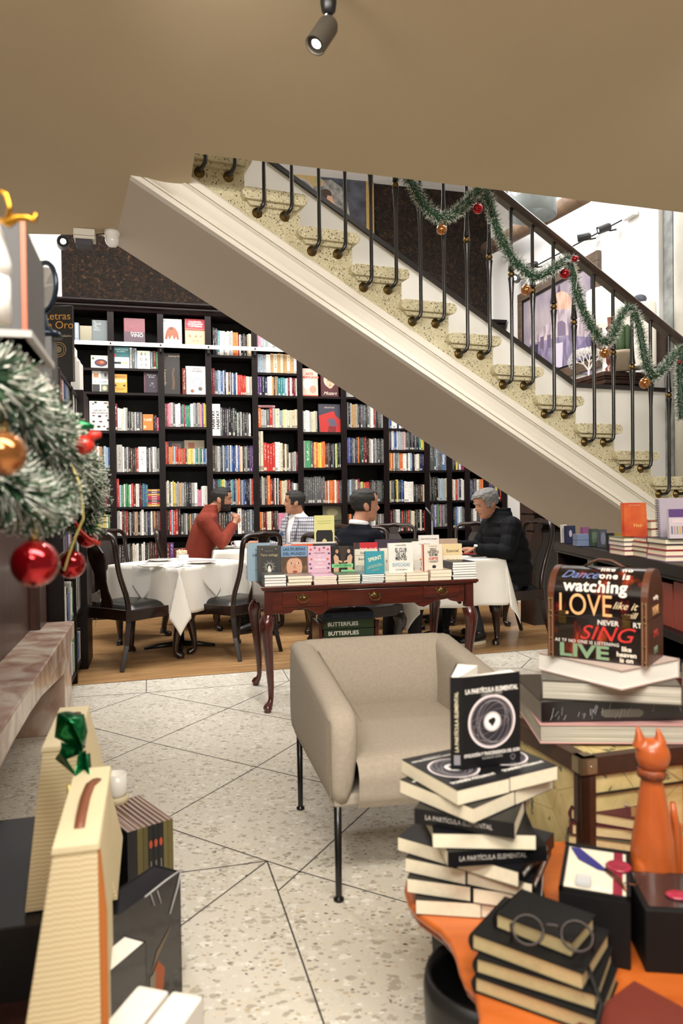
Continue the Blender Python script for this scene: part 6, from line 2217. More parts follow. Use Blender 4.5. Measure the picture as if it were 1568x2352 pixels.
standing(949, 1004, 1243, .27, 'e6e2da', 'white paperback with orange splash hidden behind the acceptance title', t=.025, art=[('d', -.15, .48, .08, .03, 'e0783c')], texts=[('Stuart Billington', 0, .92, .05, '8c8880'), ('SI', -.1, .35, .16, '17171a', dict(bold=.03))])
o, w, h = standing(971, 1017, 1250, .07, 'e3d8c6', 'cream book SOLO NECESITO QUE ME ACEPTES with red spine', z=ztop_of(S[6]), t=.022, art=[('r', -.5, 0, -.43, 1, 'a8302a'), ('d', .06, .16, .1, .06, '2c2c40')],
     texts=[('Eric Miguel Martín', .03, .93, .045, '8c7c6c'), ('SOLO\nNECESITO\nQUE ME', .03, .70, .13, '17171a', dict(sx=.72, bold=.02, line=.8)), ('ACEPTES', .03, .46, .13, 'c0392c', dict(sx=.72, bold=.02)), ('LA SALUD MENTAL ES\nLA QUE IMPORTA', .03, .35, .04, '2c2c2c')])
standing(1018, 1062, 1249, .24, 'e6cf9e', 'yellow cream Esencial book reading Elisabeth Kübler-Ross', t=.025, art=[('r', -.5, .0, .5, .2, 'd9853c'), ('r', -.5, .2, .5, .64, 'ece0c4')], texts=[('Esencial', 0, .78, .13, '5c4a30'), ('Elisabeth\nKübler-Ross', 0, .42, .13, '9c6c34', dict(sx=.85))])
# rear rows
standing(671, 772, 1245, .56, 'e0653a', 'orange and black book standing behind the child face and pink books', t=.02, art=[('r', -.02, 0, .5, 1, '2a2a2e'), ('r', -.5, .95, .5, 1.0, 'd9d4cc')])
standing(815, 868, 1246, .52, 'c42a34', 'red book POR QUÉ standing in the rear row', t=.02, art=[('r', -.5, 0, -.28, 1, '2c2a2c')], texts=[('POR QUÉ', .1, .78, .13, 'f0e4e0')])
standing(864, 964, 1238, .56, '3c3040', 'wide dark violet book ABUNDANCIA in the rear row', t=.02, art=[('r', .05, 0, .5, 1, '24261f')], texts=[('la ABUNDANCIA', .2, .86, .09, 'b9b08c'), ('EL PODER', -.3, .72, .09, '9c94a4')])
standing(964, 1010, 1229, .52, 'e8e4dc', 'white book topmost at the rear, author name in small grey letters', t=.02, texts=[('Javier García Campayo', 0, .9, .05, '3c3c3c')])
standing(1004, 1052, 1237, .56, 'b9a08c', 'tan book with a reddish band at the rear right of the desk', t=.02, art=[('r', -.5, .6, .5, .8, '8c5040')])
# yellow display card with black arch
a = DF.face(722, 1245, .62)
t_ = thing('display_card', 'pale yellow card with a black arch and red base on the desk rear', 'sign', DF.w((DF.face(722, 1245, .62).x + DF.face(768, 1245, .62).x) / 2, .62, DZ + .001), DF.a)
w = DF.face(768, 1245, .62).x - a.x
h = DF.face(745, 1184, .62).z - DZ
b = MB()
b.box(-w / 2, 0, .0, w / 2, .004, h)
b.build('card', col_m('d9d68c'), t_)
arch = [(-.42, .0), (-.42, .70), (-.36, .75), (.36, .75), (.42, .70), (.42, 0), (.16, 0), (.16, .5), (.10, .58), (0, .61), (-.10, .58), (-.16, .5), (-.16, 0)]
decal(t_, [('r', -w * .5, 0, w * .5, h * .3, 'b52a24'), ('p', [(x * w, z * h) for x, z in arch], '111012'), ('r', -w * .35, h * .9, w * .35, h * .905, '8c8a50'), ('r', -w * .35, h * .86, w * .3, h * .865, '8c8a50')], 'card_print', y=-.0008)
MB().box(-w * .4, .0, 0, w * .4, .06, .006).build('stand', m_blk, t_)

# crate with butterfly books below the desk
cz = DF.face(800, 1440, .55)
cr = thing('book_crate', 'small dark wooden crate of large books on the floor beneath the desk', 'crate', DF.w(DF.face(800, 1440, .35).x, .35, .001), DF.a)
cw = (DF.face(862, 1440, .35).x - DF.face(733, 1440, .35).x) / 2
b = MB()
for sx in (-1, 1):
 b.box(sx * cw - .011, -.02, 0, sx * cw + .011, .24, .47)
 b.box(sx * cw - .012, -.028, .455, sx * cw + .012, -.02, .478)
b.box(-cw, -.01, .02, cw, .23, .04)
b.box(-cw, .22, .04, cw, .235, .40)
b.build('frame', m_mah, cr, bevel=.003)
zz, k = .043, 0
for th_, cv, lb, tx in [(.09, 'c9c4b4', 'pale book at the bottom of the floor crate', None), (.09, '54504a', 'grey brown book low in the floor crate', None), (.09, 'd2cdbd', 'cream edged book in the middle of the floor crate', None), (.045, '8c8678', 'grey book under the butterfly books', None), (.012, 'efebe0', 'thin white edged book under the butterfly books', None), (.055, '24331c', 'lower dark green book lettered BUTTERFLIES', 'BUTTERFLIES'), (.062, '2c3c20', 'upper dark green book lettered BUTTERFLIES', 'BUTTERFLIES'), (.05, '1f2a3c', 'dark navy book on top of the floor crate pile', 'WORLD ATLAS')]:
 b = MB()
 W_ = cw - .016 - .004 * (k % 2)
 b.box(-W_, 0, 0, W_, .2, th_ * .97, 0)
 b.box(-W_ + .003, .003, .004, W_ + .0004, .2004, th_ * .97 - .004, 1)
 o = b.build('large_book', [col_m(cv), m_pages], loc=DF.w(DF.face(800, 1440, .35).x, .345 - .006 * (k % 3), zz + .001), rz=DF.a, bevel=.002)
 prop(o, lb, 'book', 'large books in the crate under the desk')
 if tx:
  text(tx, .036 if k < 7 else .022, ink('e6e6da') if k < 7 else ink('3c4a60'), o, (-W_ * .22, -.0008, th_ / 2), (PI / 2, 0, 0), 'lettering', bold=.02)
 zz += th_
 k += 1
# notebook, glasses on the right table
p = onz(1103, 1276, T3[4] + .01)
prop(MB().box(-.11, -.05, 0, .11, .05, .008).build('notebook', col_m('17171b'), loc=p, rz=.35, bevel=.002), 'black notebook at the front edge of the right table', 'notebook')
prop(MB().box(-.07, -.045, 0, .07, .045, .006).build('red_folder', col_m('a8302c'), loc=onz(1078, 1272, T3[4] + .02) + Vector((0, .1, -.008)), rz=.3), 'flat red booklet beside the black notebook', 'booklet')


def spectacles(loc, rz, label, mat, s=1.0, open_=True, rot=None):
 t = thing('spectacles', label, 'glasses', loc, rz, rot=rot)
 b = MB()
 for sx in (-1, 1):
  b.tube([(sx * .033 * s + .021 * s * math.cos(a), 0, .022 * s + .020 * s * math.sin(a)) for a in [2 * PI * k / 22 for k in range(22)]], .0021 * s, 6, closed=True)
 b.tube([(-.013 * s, 0, .028 * s), (-.006 * s, -.002, .032 * s), (.006 * s, -.002, .032 * s), (.013 * s, 0, .028 * s)], .002 * s, 6)
 b.build('rims', mat, t, smooth=True)
 for sx in (-1, 1):
  MB().lathe([(0, 0), (.0195 * s, .0)], 20, 0, (sx * .033 * s, 0, .022 * s), Matrix.Rotation(PI / 2, 3, 'X')).build('lens', M('clear_lens', '101010', .3, alpha=.08, spec=0.0), t)
  MB().tube([(sx * .054 * s, 0, .028 * s), (sx * .057 * s, .004, .028 * s), (sx * .056 * s, .09 * s, .026 * s), (sx * .053 * s, .12 * s, .012 * s), (sx * .051 * s, .132 * s, .0)], .0018 * s, 6).build('temple', mat, t, smooth=True)
 return t


spectacles(onz(1078, 1268, T3[4] + .018), .3, 'thin black spectacles on the right table beside the notebook', m_iron, .9)

# ================================================================ low orange table and the twisted tower of black books
TZ = .365
m_orange = wood_mat('orange_varnish', 'a8501c', 'c4682a', .3, (1.5, 7, 7), coat=.35)
m_orange_edge = wood_mat('orange_edge', '6a2810', '8c3c18', .3, (1.5, 7, 7), coat=.35)
tp = [(1245, 1932), (1100, 1960), (960, 1995), (932, 2018), (928, 2040), (936, 2068), (955, 2094), (980, 2112), (1008, 2132), (1030, 2158), (1045, 2190), (1054, 2225), (1066, 2252), (1088, 2275), (1100, 2330), (1092, 2420), (1120, 2560), (1500, 2700), (2000, 2700), (1900, 1905)]
tpw = [onz(x, y, TZ) for x, y in tp]
cen = Vector((.6, 1.5, 0))
tb = thing('coffee_table', 'low orange varnished table with a scalloped edge at lower right', 'table', (cen.x, cen.y, 0))
b = MB()
poly = [(p.x - cen.x, p.y - cen.y) for p in tpw]
b.prism(poly, TZ - .02, TZ, 'xy')
b.build('table_top', m_orange, tb, bevel=.007, seg=3)
b = MB()
P2 = [Vector((x, y, 0)) for x, y in poly]
b.prism([(x * .985, y * .985) for x, y in poly], TZ - .034, TZ - .02, 'xy')
b.build('edge_moulding', m_orange_edge, tb, bevel=.005)
m_gleg = M('dark_grey_paint', '2a2a28', .6)
for px_, py_ in ((1000, 2080), (1500, 2000)):
 p = onz(px_, py_, TZ) - cen
 b = MB()
 b.tube([(p.x + .02, p.y, TZ - .03), (p.x + .022, p.y, .24), (p.x + .03, p.y, 0)], [.034, .03, .022], 4)
 b.build('leg', m_gleg, tb, bevel=.004)
for x, y in ((-.05, -.85), (.7, -.85)):
 MB().tube([(x, y, TZ - .03), (x, y, 0)], [.034, .022], 4).build('leg', m_gleg, tb)
bn = thing('waste_bin', 'round black bin standing on the floor under the orange table', 'bin', (.285, 1.50, 0))
MB().lathe([(.085, .0), (.10, .05), (.125, .16), (.13, .27), (.125, .30), (.115, .30), (.118, .27), (.11, .10), (0, .09)], 32).build('bin_body', M('black_rubber', '0c0c0d', .45), bn, smooth=True)

m_pcov = M('black_matte_cover', '121215', .35, spec=.35)
m_ringink = M('glow_print', 'b9b2b4', .5)
def elem_art(o, w, h, full=True, up=True):
 """the printed eye-like planet and titles"""
 sh = [('d', 0, h * .50, w * .40, w * .40, '34323a'), ('o', 0, h * .50, w * .42, w * .030, 'e2d8da'), ('o', 0, h * .50, w * .385, w * .012, '8c868c')]
 for k in range(5):
  sh.append(('o', w * .02 * (k - 2), h * .5, w * .34, w * .008, .35 + .12 * k, .5 * k, 'a8a2a6'))
 sh += [('d', 0, h * .5, w * .15, w * .15, 'f2ecec'), ('d', w * .01, h * .5, w * .07, w * .075, '17161a'), ('d', w * .035, h * .515, w * .03, w * .03, '17161a')]
 decal(o, sh, 'cover_picture', y=-.0008)
 text('LA PARTÍCULA ELEMENTAL', w * .088, ink('e6e2dc'), o, (w * .02, -.0016, h * .84), name='lettering', bold=.02, sx=.78)
 text('¿QUÉ ES EL ALMA?', w * .045, ink('9c9894'), o, (w * .02, -.0016, h * .785), name='lettering')
 text('EVOLUCIÓN Y TRASCENDENCIA DEL ALMA', w * .062, ink('d8d4ce'), o, (w * .02, -.0016, h * .16), name='lettering', bold=.02, sx=.72)
 text('SALVADOR GÓMEZ', w * .042, ink('9c9894'), o, (w * .02, -.0016, h * .12), name='lettering')


# measured edges give each layer's heading
def ang(p, q, z):
 a, c = onz(*p, z), onz(*q, z)
 d = c - a
 return math.atan2(d.y, d.x), (a + c) / 2, d.length
LT = .0333
zt = lambda k: TZ + LT * (k + 1)
meas = [(0, (956, 2072), (1255, 2092)), (1, (940, 2022), (1245, 2078)), (2, (924, 1965), (1200, 2050)), (3, (928, 1905), (1130, 1990)), (6, (950, 1828), (1160, 1880)), (7, (1078, 1866), (1190, 1812)), (8, (1015, 1828), (1152, 1792))]
for k, p, q in meas:
 a_, m_, L_ = ang(p, q, zt(k))
BW, BH = .140, .215
C0 = Vector((.305, 1.69, 0))
tower = [(-8, (0, 0), 0), (-17, (0, 0), 0), (-26, (0, 0), 0), (-35, (-.005, 0), 0), (6, (0, 0), 1), (-4, (.0, .0), 1), (-22, (-.0, .0), 1), (40, (-.0, 0), 0), (28, (-.0, 0), 0)]
TW = []
for k, (dg, off, mode) in enumerate(tower):
 a = math.radians(dg)
 u, v = Vector((math.cos(a), math.sin(a), 0)), Vector((-math.sin(a), math.cos(a), 0))
 for sd in (-1, 1):
  if mode == 0:      # two books side by side, short ends to the viewer
   c = C0 + u * (sd * (BW / 2 + .002)) + Vector((off[0], off[1], 0))
   rz = a + PI     # head towards the viewer
  else:              # long sides to the viewer, one behind the other
   c = C0 + v * (sd * (BW / 2 + .002)) + Vector((off[0], off[1], 0))
   rz = a + (PI / 2 if k != 5 else -PI / 2)
  c = c + Vector((R.uniform(-.004, .004), R.uniform(-.004, .004), TZ + .0008 + k * LT))
  side = ('left' if sd < 0 else 'right') if mode == 0 else ('front' if sd < 0 else 'rear')
  lv = 'topmost' if k == 8 else ('lowest' if k == 0 else ORD[9 - k] + ' from top')
  b = MB()
  book_geo(b, BW, BH, LT * .97)
  o = b.build('paperback_book', [m_pcov, m_pages])
  Rm = Matrix.Rotation(rz, 3, 'Z') @ Matrix.Rotation(-PI / 2, 3, 'X')
  o.rotation_euler = Rm.to_euler()
  o.location = c + Vector((0, 0, LT * .97)) - (Matrix.Rotation(rz, 3, 'Z') @ Vector((0, BH / 2, 0)))
  prop(o, f"black book in the twisted tower, {side} one of its {lv} layer", 'book', 'twisted tower of black books on the orange table')
  if k >= 7: elem_art(o, BW, BH)
  b2 = text('LA PARTÍCULA ELEMENTAL', LT * .42, ink('b9b4ae'), o, (-BW / 2 - .0012, LT * .48, BH * .55), (PI / 2, PI / 2, -PI / 2), 'spine_lettering', sx=.85)
  TW.append(o)

# standing half-open copy on top
zs_ = TZ + LT * 9 + .001
pA, pB = at(1063, 1755, 1.64), at(1195, 1745, 1.69)
pA.z = pB.z = zs_
dv = (pB - pA)
sw_ = dv.length
ob = thing('open_paperback', 'black copy of La Partícula Elemental standing half open on the tower', 'book', (pA.x, pA.y, zs_), math.atan2(dv.y, dv.x))
h_ = .208
b = MB()
b.box(0, 0, 0, sw_, .0012, h_)                     # front cover
b.build('front_cover', m_pcov, ob)
def art_on(parent, w, h, x0):
 sh = []
 c0 = x0
 zc_ = h * .49
 sh = [('d', c0, zc_, w * .37, w * .37, '2c2a32'), ('o', c0, zc_, w * .41, w * .035, 'e8dcde'), ('o', c0, zc_, w * .37, w * .012, '9c9498')]
 for k in range(6):
  sh.append(('o', c0 + w * .015 * (k - 2.5), zc_, w * .33, w * .006, .3 + .12 * k, .45 * k, 'aaa2a6'))
 sh += [('d', c0, zc_, w * .15, w * .15, 'cfc8c8'), ('d', c0, zc_, w * .12, w * .12, 'f6f0ee'), ('d', c0 + w * .012, zc_ + w * .02, w * .042, w * .042, '101014'), ('d', c0 - w * .035, zc_ + w * .012, w * .036, w * .036, '101014'), ('p', [(c0 - w * .06, zc_ + w * .005), (c0 + w * .05, zc_ + w * .0), (c0 - w * .005, zc_ - w * .075)], '101014')]
 decal(parent, sh, 'cover_picture', y=-.0006)
 text('LA PARTÍCULA ELEMENTAL', w * .098, ink('eae6e0'), parent, (c0, -.0014, h * .835), name='lettering', bold=.02, sx=.76)
 text('¿QUÉ ES EL ALMA?', w * .05, ink('9c9894'), parent, (c0, -.0014, h * .79), name='lettering', sx=.9)
 text('EVOLUCIÓN Y TRASCENDENCIA DEL ALMA', w * .07, ink('e0dcd6'), parent, (c0, -.0014, h * .145), name='lettering', bold=.02, sx=.70)
 text('SALVADOR GÓMEZ', w * .045, ink('9c9894'), parent, (c0, -.0014, h * .10), name='lettering', sx=.9)
 decal(parent, [('d', c0 + w * .36, h * .075, w * .045, w * .045, '6c6a70'), ('d', c0 + w * .36, h * .075, w * .03, w * .03, '1a1a1e'), ('r', c0 + w * .345, h * .035, c0 + w * .375, h * .055, '6c6a70')], 'publisher_mark', y=-.0006)
art_on(ob, sw_, h_, sw_ * .5)
# spine goes back to the left, then the rear cover fans behind
sp = Vector((-.024, .010, 0))
b = MB()
b.add([(0, 0, 0), (sp.x, sp.y, 0), (sp.x, sp.y, h_), (0, 0, h_), (0, .0012, 0), (sp.x, sp.y + .0012, 0), (sp.x, sp.y + .0012, h_), (0, .0012, h_)], [(0, 3, 2, 1), (4, 5, 6, 7), (3, 7, 6, 2), (1, 2, 6, 5), (0, 1, 5, 4)])
so = b.build('spine', m_pcov, ob)
sa = math.atan2(-sp.y, -sp.x)
text('LA PARTÍCULA ELEMENTAL', .011, ink('cfc6a8'), ob, (sp.x * .5 - .0006, sp.y * .5 - .0014, h_ * .52), (PI / 2, -PI / 2, sa), 'spine_lettering', bold=.02)
b = MB()
b.box(-.007, -.0012, .012, .007, -.0008, .034)
o_ = b.build('spine_mark', ink('8c8a90'), ob, loc=(sp.x * .5, sp.y * .5, 0), rz=sa)
fa = math.radians(56)
be = Vector((math.cos(fa), math.sin(fa), 0)) * sw_
b = MB()
q0, q1 = Vector((sp.x, sp.y, 0)), Vector((sp.x, sp.y, 0)) + be
n_ = Vector((-be.y, be.x, 0)).normalized() * .0012
b.add([p + Vector((0, 0, z)) for z in (0, h_) for p in (q0, q1, q1 + n_, q0 + n_)], [(3, 2, 1, 0), (4, 5, 6, 7), (0, 1, 5, 4), (1, 2, 6, 5), (2, 3, 7, 6), (3, 0, 4, 7)])
b.build('back_cover', m_pcov, ob)
b = MB()
hz = h_ - .002
pp = Vector((math.sin(fa), -math.cos(fa), 0))
f1, f2 = sp + be * .97 + pp * .003, sp + be * .93 + pp * .050
b.prism([(sp.x + .003, sp.y + .003), (f1.x, f1.y), (f2.x, f2.y), (sp.x * .4, sp.y * .4 + .003)], .002, hz, 'xy')
b.prism([(.0, .002), (sp.x * .45, sp.y * .5 + .002), (sw_ * .93, .028), (sw_ * .98, .004)], .002, hz, 'xy')
b.build('page_block', m_pagew, ob)

# ================================================================ map trunk with the word chest
KZ = .60
kA, kB = onz(1338, 1745, KZ), onz(1568, 1716, KZ)
KF = Frame((kA.x, kA.y, 0), math.atan2(kB.y - kA.y, kB.x - kA.x))
def map_mat():
 m, nt, b = nt_new('old_map_paper')
 tc = N(nt, 'ShaderNodeTexCoord')
 n = N(nt, 'ShaderNodeTexNoise', i_Scale=7.0, i_Detail=8.0, i_Distortion=1.0)
 nt.links.new(tc.outputs['Object'], n.inputs['Vector'])
 base = ramp(nt, [(.3, 'a08c58'), (.55, 'c9b880'), (.7, 'd8ca98')], n.outputs[0])
 v = N(nt, 'ShaderNodeTexVoronoi', i_Scale=5.0, feature='DISTANCE_TO_EDGE')
 nt.links.new(tc.outputs['Object'], v.inputs['Vector'])
 r = ramp(nt, [(.0, .6), (.003, .5), (.008, .0)], v.outputs['Distance'])
 mx = N(nt, 'ShaderNodeMix', data_type='RGBA')
 nt.links.new(r.outputs[0], mx.inputs[0])
 nt.links.new(base.outputs[0], mx.inputs[6])
 mx.inputs[7].default_value = lin('6a4a30')
 n2 = N(nt, 'ShaderNodeTexNoise', i_Scale=22.0, i_Detail=5.0)
 nt.links.new(tc.outputs['Object'], n2.inputs['Vector'])
 r2 = ramp(nt, [(.62, 0.0), (.66, 1.0)], n2.outputs[0])
 mx2 = N(nt, 'ShaderNodeMix', data_type='RGBA')
 nt.links.new(r2.outputs[0], mx2.inputs[0])
 nt.links.new(mx.outputs[2], mx2.inputs[6])
 mx2.inputs[7].default_value = lin('5c6248')
 nt.links.new(mx2.outputs[2], b.inputs['Base Color'])
 b.inputs['Roughness'].default_value = .5
 return m
m_map = map_mat()
m_lea = M('brown_leather_trim', '3c2216', .4, var=.3, scale=30)
m_nick = M('dull_nickel', 'a89c84', .35, 1.0)
tk = thing('trunk', 'old map covered trunk with brown leather edges and metal corners', 'trunk', KF.o, KF.a)
KL, KD = .62, .42
b = MB()
b.box(.006, .006, 0, KL, KD, KZ - .006)
b.build('body', m_map, tk)
b = MB()
b.box(-.004, -.004, KZ - .045, KL, .006, KZ)
b.box(-.004, -.004, KZ - .045, .006, KD, KZ)
b.box(-.004, -.004, KZ - .004, .035, KD, KZ + .002)
b.box(-.004, -.004, KZ - .004, KL, .03, KZ + .002)
b.box(-.005, -.005, 0, .036, .02, KZ - .045)
b.box(-.005, -.005, 0, .02, .036, KZ - .045)
b.build('leather_edging', m_lea, tk, bevel=.003)
b = MB()
b.box(-.008, -.008, KZ - .038, .038, .01, KZ + .005)
b.box(-.008, -.008, KZ - .038, .01, .038, KZ + .005)
b.box(-.008, -.008, KZ - .0, .038, .038, KZ + .005)
for x, z in ((.018, -.018),):
 b.ball((x, -.009, KZ + z), .003, 8)
b.build('metal_corner', m_nick, tk, bevel=.004)
b = MB()
b.box(.0, -.0015, KZ - .095, KL, .005, KZ - .092)
b.build('lid_seam', m_blk, tk)


def slab(name, label, pts, z0, z1, cov, pages=m_pages, overhang=.004, hard=True, group='large books under the word chest', c=.0035):
 """big lying book from its measured corner points: (left px), (front corner px), (right px) at its lower face"""
 A, B_, C_ = [onz(px, py, z0) for px, py in pts]
 u = (C_ - B_)
 v = (A - B_)
 v = v - u * (v.dot(u) / u.dot(u))      # square it up
 Lu, Lv = u.length, max(v.length, .2)
 u.normalize(); v.normalize()
 a = math.atan2(u.y, u.x)
 b = MB()
 b.box(0, 0, 0, Lu, Lv, c, 0)
 b.box(0, 0, z1 - z0 - c, Lu, Lv, z1 - z0, 0)
 b.box(Lu - .004, 0, 0, Lu + .001, Lv, z1 - z0, 0)
 b.box(overhang, overhang, c, Lu - .004, Lv - overhang, z1 - z0 - c, 1)
 o = b.build(name, [cov if not isinstance(cov, str) else col_m(cov), pages], loc=(B_.x, B_.y, z0), rz=a)
 prop(o, label, 'book', group)
 return o, Lu, Lv
def slab2(name, label, x0, y0, ang_, w, d, z0, z1, cov, pages=m_pages, c=.003, spine='right', oh=.003):
 b = MB()
 t = z1 - z0
 b.box(0, 0, 0, w, d, c, 0)
 b.box(0, 0, t - c, w, d, t, 0)
 if spine == 'right': b.box(w - c, 0, 0, w + .001, d, t, 0)
 if spine == 'back': b.box(0, d - c, 0, w, d + .001, t, 0)
 b.box(oh, oh, c, w - oh, d - oh, t - c, 1)
 o = b.build(name, [cov if not isinstance(cov, str) else col_m(cov), pages], loc=(x0, y0, z0), rz=math.radians(ang_))
 return prop(o, label, 'book', 'large books under the word chest')
m_film = M('shrink_wrap', 'ffffff', .08, alpha=.12)
kd = math.degrees(KF.a)
p = onz(1240, 1708, .603)
slab2('large_book', 'large pink covered book with pale striped edges, lowest on the trunk', p.x, p.y, -3, .46, .34, .603, .655, 'c99c98', M('striped_pages', 'c9c4b4', .7, col2='8f8c80', scale=2, stretch=(1, 1, 260)), spine='back')
p = onz(1243, 1660, .656)
bx = thing('boxed_set', 'shrink wrapped black box with an oval handle slot, second from bottom on the trunk', 'box', (p.x, p.y, .6555), math.radians(1))
b = MB()
b.box(0, 0, 0, .46, .32, .058)
b.build('box_body', M('black_gloss_box', '18171a', .15, coat=.6), bx, bevel=.003)
b = MB()
b.prism([(.165 + (.010 if False else 0), .018), (.175, .012), (.27, .012), (.28, .018), (.28, .028), (.27, .034), (.175, .034), (.165, .028)], -.0012, .0, 'xz')
b.build('handle_slot', M('slot_grey', '6c6a60', .4), bx)
p = onz(1244, 1605, .715)
slab2('large_book', 'grey edged large book with dark cover, third up on the trunk', p.x, p.y, -14, .36, .26, .7145, .768, '4c463c', M('grey_layers', 'cbc7ba', .7, col2='8c897c', scale=2, stretch=(1, 1, 200)), spine='right')
m_glint = M('crease_glint', 'd8d8dc', .15, alpha=.6)
def glints(o, n, w, h, seed):  # pale streaks put on as glints along creases in the film
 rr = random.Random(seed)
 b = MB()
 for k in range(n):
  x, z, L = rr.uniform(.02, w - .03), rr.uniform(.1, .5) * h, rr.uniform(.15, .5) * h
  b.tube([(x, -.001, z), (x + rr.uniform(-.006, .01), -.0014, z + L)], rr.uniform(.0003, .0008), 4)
 b.build('crease_glints', m_glint, o)
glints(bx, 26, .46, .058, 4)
o, Lu, Lv = slab('large_book', 'thick white edged book directly under the word chest', [(1232, 1538), (1428, 1586), (1560, 1556)], .769, .822, 'c8b4ac', m_pagew)

# the word chest
CZ = .8235
c0, c1 = onz(1260, 1505, CZ), onz(1487, 1531, CZ)
cdv = c1 - c0
CW, CDp = cdv.length, .165
CA = math.atan2(cdv.y, cdv.x)
ch = thing('word_chest', 'small domed chest printed with colourful words, brown leather trim and handle', 'chest', (c0.x, c0.y, CZ), CA)
def rust_mat():
 m, nt, b = nt_new('chest_print')
 tc = N(nt, 'ShaderNodeTexCoord')
 mp = N(nt, 'ShaderNodeMapping')
 mp.inputs['Scale'].default_value = (22, 22, 9)
 nt.links.new(tc.outputs['Object'], mp.inputs[0])
 n = N(nt, 'ShaderNodeTexNoise', i_Scale=1.0, i_Detail=5.0, i_Roughness=.6)
 nt.links.new(mp.outputs[0], n.inputs['Vector'])
 r = ramp(nt, [(.52, '120c0c'), (.58, '4a1410'), (.66, '8c3418'), (.74, 'a8502a')], n.outputs[0])
 nt.links.new(r.outputs[0], b.inputs['Base Color'])
 b.inputs['Roughness'].default_value = .18
 b.inputs['Coat Weight'].default_value = .4
 return m
m_rustp = rust_mat()
hL, hT = .118, .250     # lower box height, total height
rad = CDp / 2
hb = hT - rad           # where the dome springs
def domez(y):           # profile y,z over the top
 return hb + math.sqrt(max(0, rad * rad - (y - rad) ** 2))
dome = [(0, hL + .0015), (0, hb)] + [(rad - rad * math.cos(a), hb + rad * math.sin(a)) for a in [PI * k / 20 for k in range(1, 20)]] + [(CDp, hb), (CDp, hL + .0015)]
MB().box(0, 0, 0, CW, CDp, hL).build('lower_box', m_rustp, ch, bevel=.002)
b = MB()
b.prism(dome, 0, CW, 'yz')
lid = b.build('domed_lid', m_rustp, ch)
auto(lid, 30)
m_trimb = M('chest_leather', '5a3220', .35, var=.2, scale=40)
for xx in (-.002, CW - .016):
 b = MB()
 out = [(y + (-.0015 if y < rad else .0015), z + .0015) for y, z in dome]
 b.prism(out, xx, xx + .018, 'yz')
 b.box(xx, -.002, -.0005, xx + .018, CDp + .002, hL + .0005)
 b.build('leather_trim', m_trimb, ch)
b = MB()
for xx in (.007, CW - .007):
 for z in (.008, .05, hL - .006, hL + .010, hb - .006):
  b.ball((xx, -.0025, z), (.004, .003, .004), 8)
b.build('brass_studs', m_brass, ch, smooth=True)
b = MB()
for xx in (.0025, .0122, CW - .0125, CW - .0028):
 for k in range(46):
  z = hL * k / 23
  if z < hb:
   b.box(xx - .0005, -.0026, z, xx + .0005, -.0018, z + .003)
b.build('stitching_print', ink('d2bc94'), ch)
b = MB()
xm_ = CW / 2
b.tube([(xm_ - .055, rad, hT + .001), (xm_ - .035, rad, hT + .012), (xm_ - .012, rad - .01, hT + .022), (xm_ + .022, rad - .01, hT + .020), (xm_ + .045, rad, hT + .006), (xm_ + .055, rad, hT + .001)], [.006, .007, .006, .006, .007, .006], 8, sq=(.5, 1.2))
b.build('handle', m_trimb, ch, smooth=True)
for xx in (CW * .15, CW * .80):
 b = MB()
 b.box(xx - .011, -.003, hL - .022, xx + .011, -.0005, hL - .002)
 b.box(xx - .010, -.004, hL + .0, xx + .010, -.0005, hL + .014)
 b.tube([(xx - .012, -.004, hL + .012), (xx + .012, -.004, hL + .012)], .002, 6)
 b.build('latch', m_brass, ch, bevel=.001)
 MB()
def on_lid(co):
 """flat lettering height wrapped over the dome front"""
 z = co.y
 if z <= hb: return (co.x, -.0012, z)
 a = (z - hb) / rad
 return (co.x, rad - (rad + .0012) * math.cos(a), hb + (rad + .0012) * math.sin(a))
def lidtext(s, x, z, size, c, **kw):
 wv = lambda co: on_lid(Vector((co.x + x, co.y + z, 0)))
 text(s, size, ink(c), ch, (0, 0, 0), (0, 0, 0), 'lettering', warp=wv, depth=0.0, **kw)
def fronttext(s, x, z, size, c, **kw):
 text(s, size, ink(c), ch, (x, -.0012, z), (PI / 2, 0, 0), 'lettering', **kw)
lidtext('LOVE', CW * .385, hL + .030, .084, 'e8b078', sx=.74)
lidtext('like it', CW * .78, hL + .036, .028, 'e6cfa8', shear=.5)
lidtext('will', CW * .83, hL + .012, .024, 'e6cfa8', shear=.5)
lidtext('watching', CW * .48, hL + .084, .046, 'efe4d4', bold=.025, spacing=1.05)
lidtext('Dance', CW * .30, hL + .121, .040, '6c7cae', shear=.5)
lidtext('one is', CW * .66, hL + .120, .031, 'efe4d4', bold=.02, spacing=1.1)
lidtext('like  no', CW * .66, hL + .148, .026, 'efe4d4', bold=.02, spacing=1.1)
fronttext('NEVER', CW * .62, hL - .013, .019, 'e6e0d8', bold=.01)
fronttext('RT', CW * .905, hL - .013, .019, 'e6e0d8', bold=.01)
fronttext('SING', CW * .59, .074, .056, 'c8302a', shear=.35, sx=1.15)
fronttext('AS TF NO ONE IS LISTENING', CW * .40, .048, .0125, 'e6e0d8', spacing=1.1)
fronttext('LIVE', CW * .37, .021, .050, '7c9878', bold=.03, sx=1.5)
fronttext('like\nheaven\nis on', CW * .80, .024, .0185, 'efe4d4', bold=.02, line=.8)
# right end panel with the same words, small
for s_, z, sz, c in (('LOVE', hL + .02, .034, 'e8b078'), ('watching', hL + .055, .018, 'efe4d4'), ('SING', .075, .03, 'a8302a'), ('LIVE', .03, .028, '7c9878')):
 text(s_, sz, ink(c), ch, (CW + .0022, rad, z), (PI / 2, 0, PI / 2), 'lettering', sx=.8)

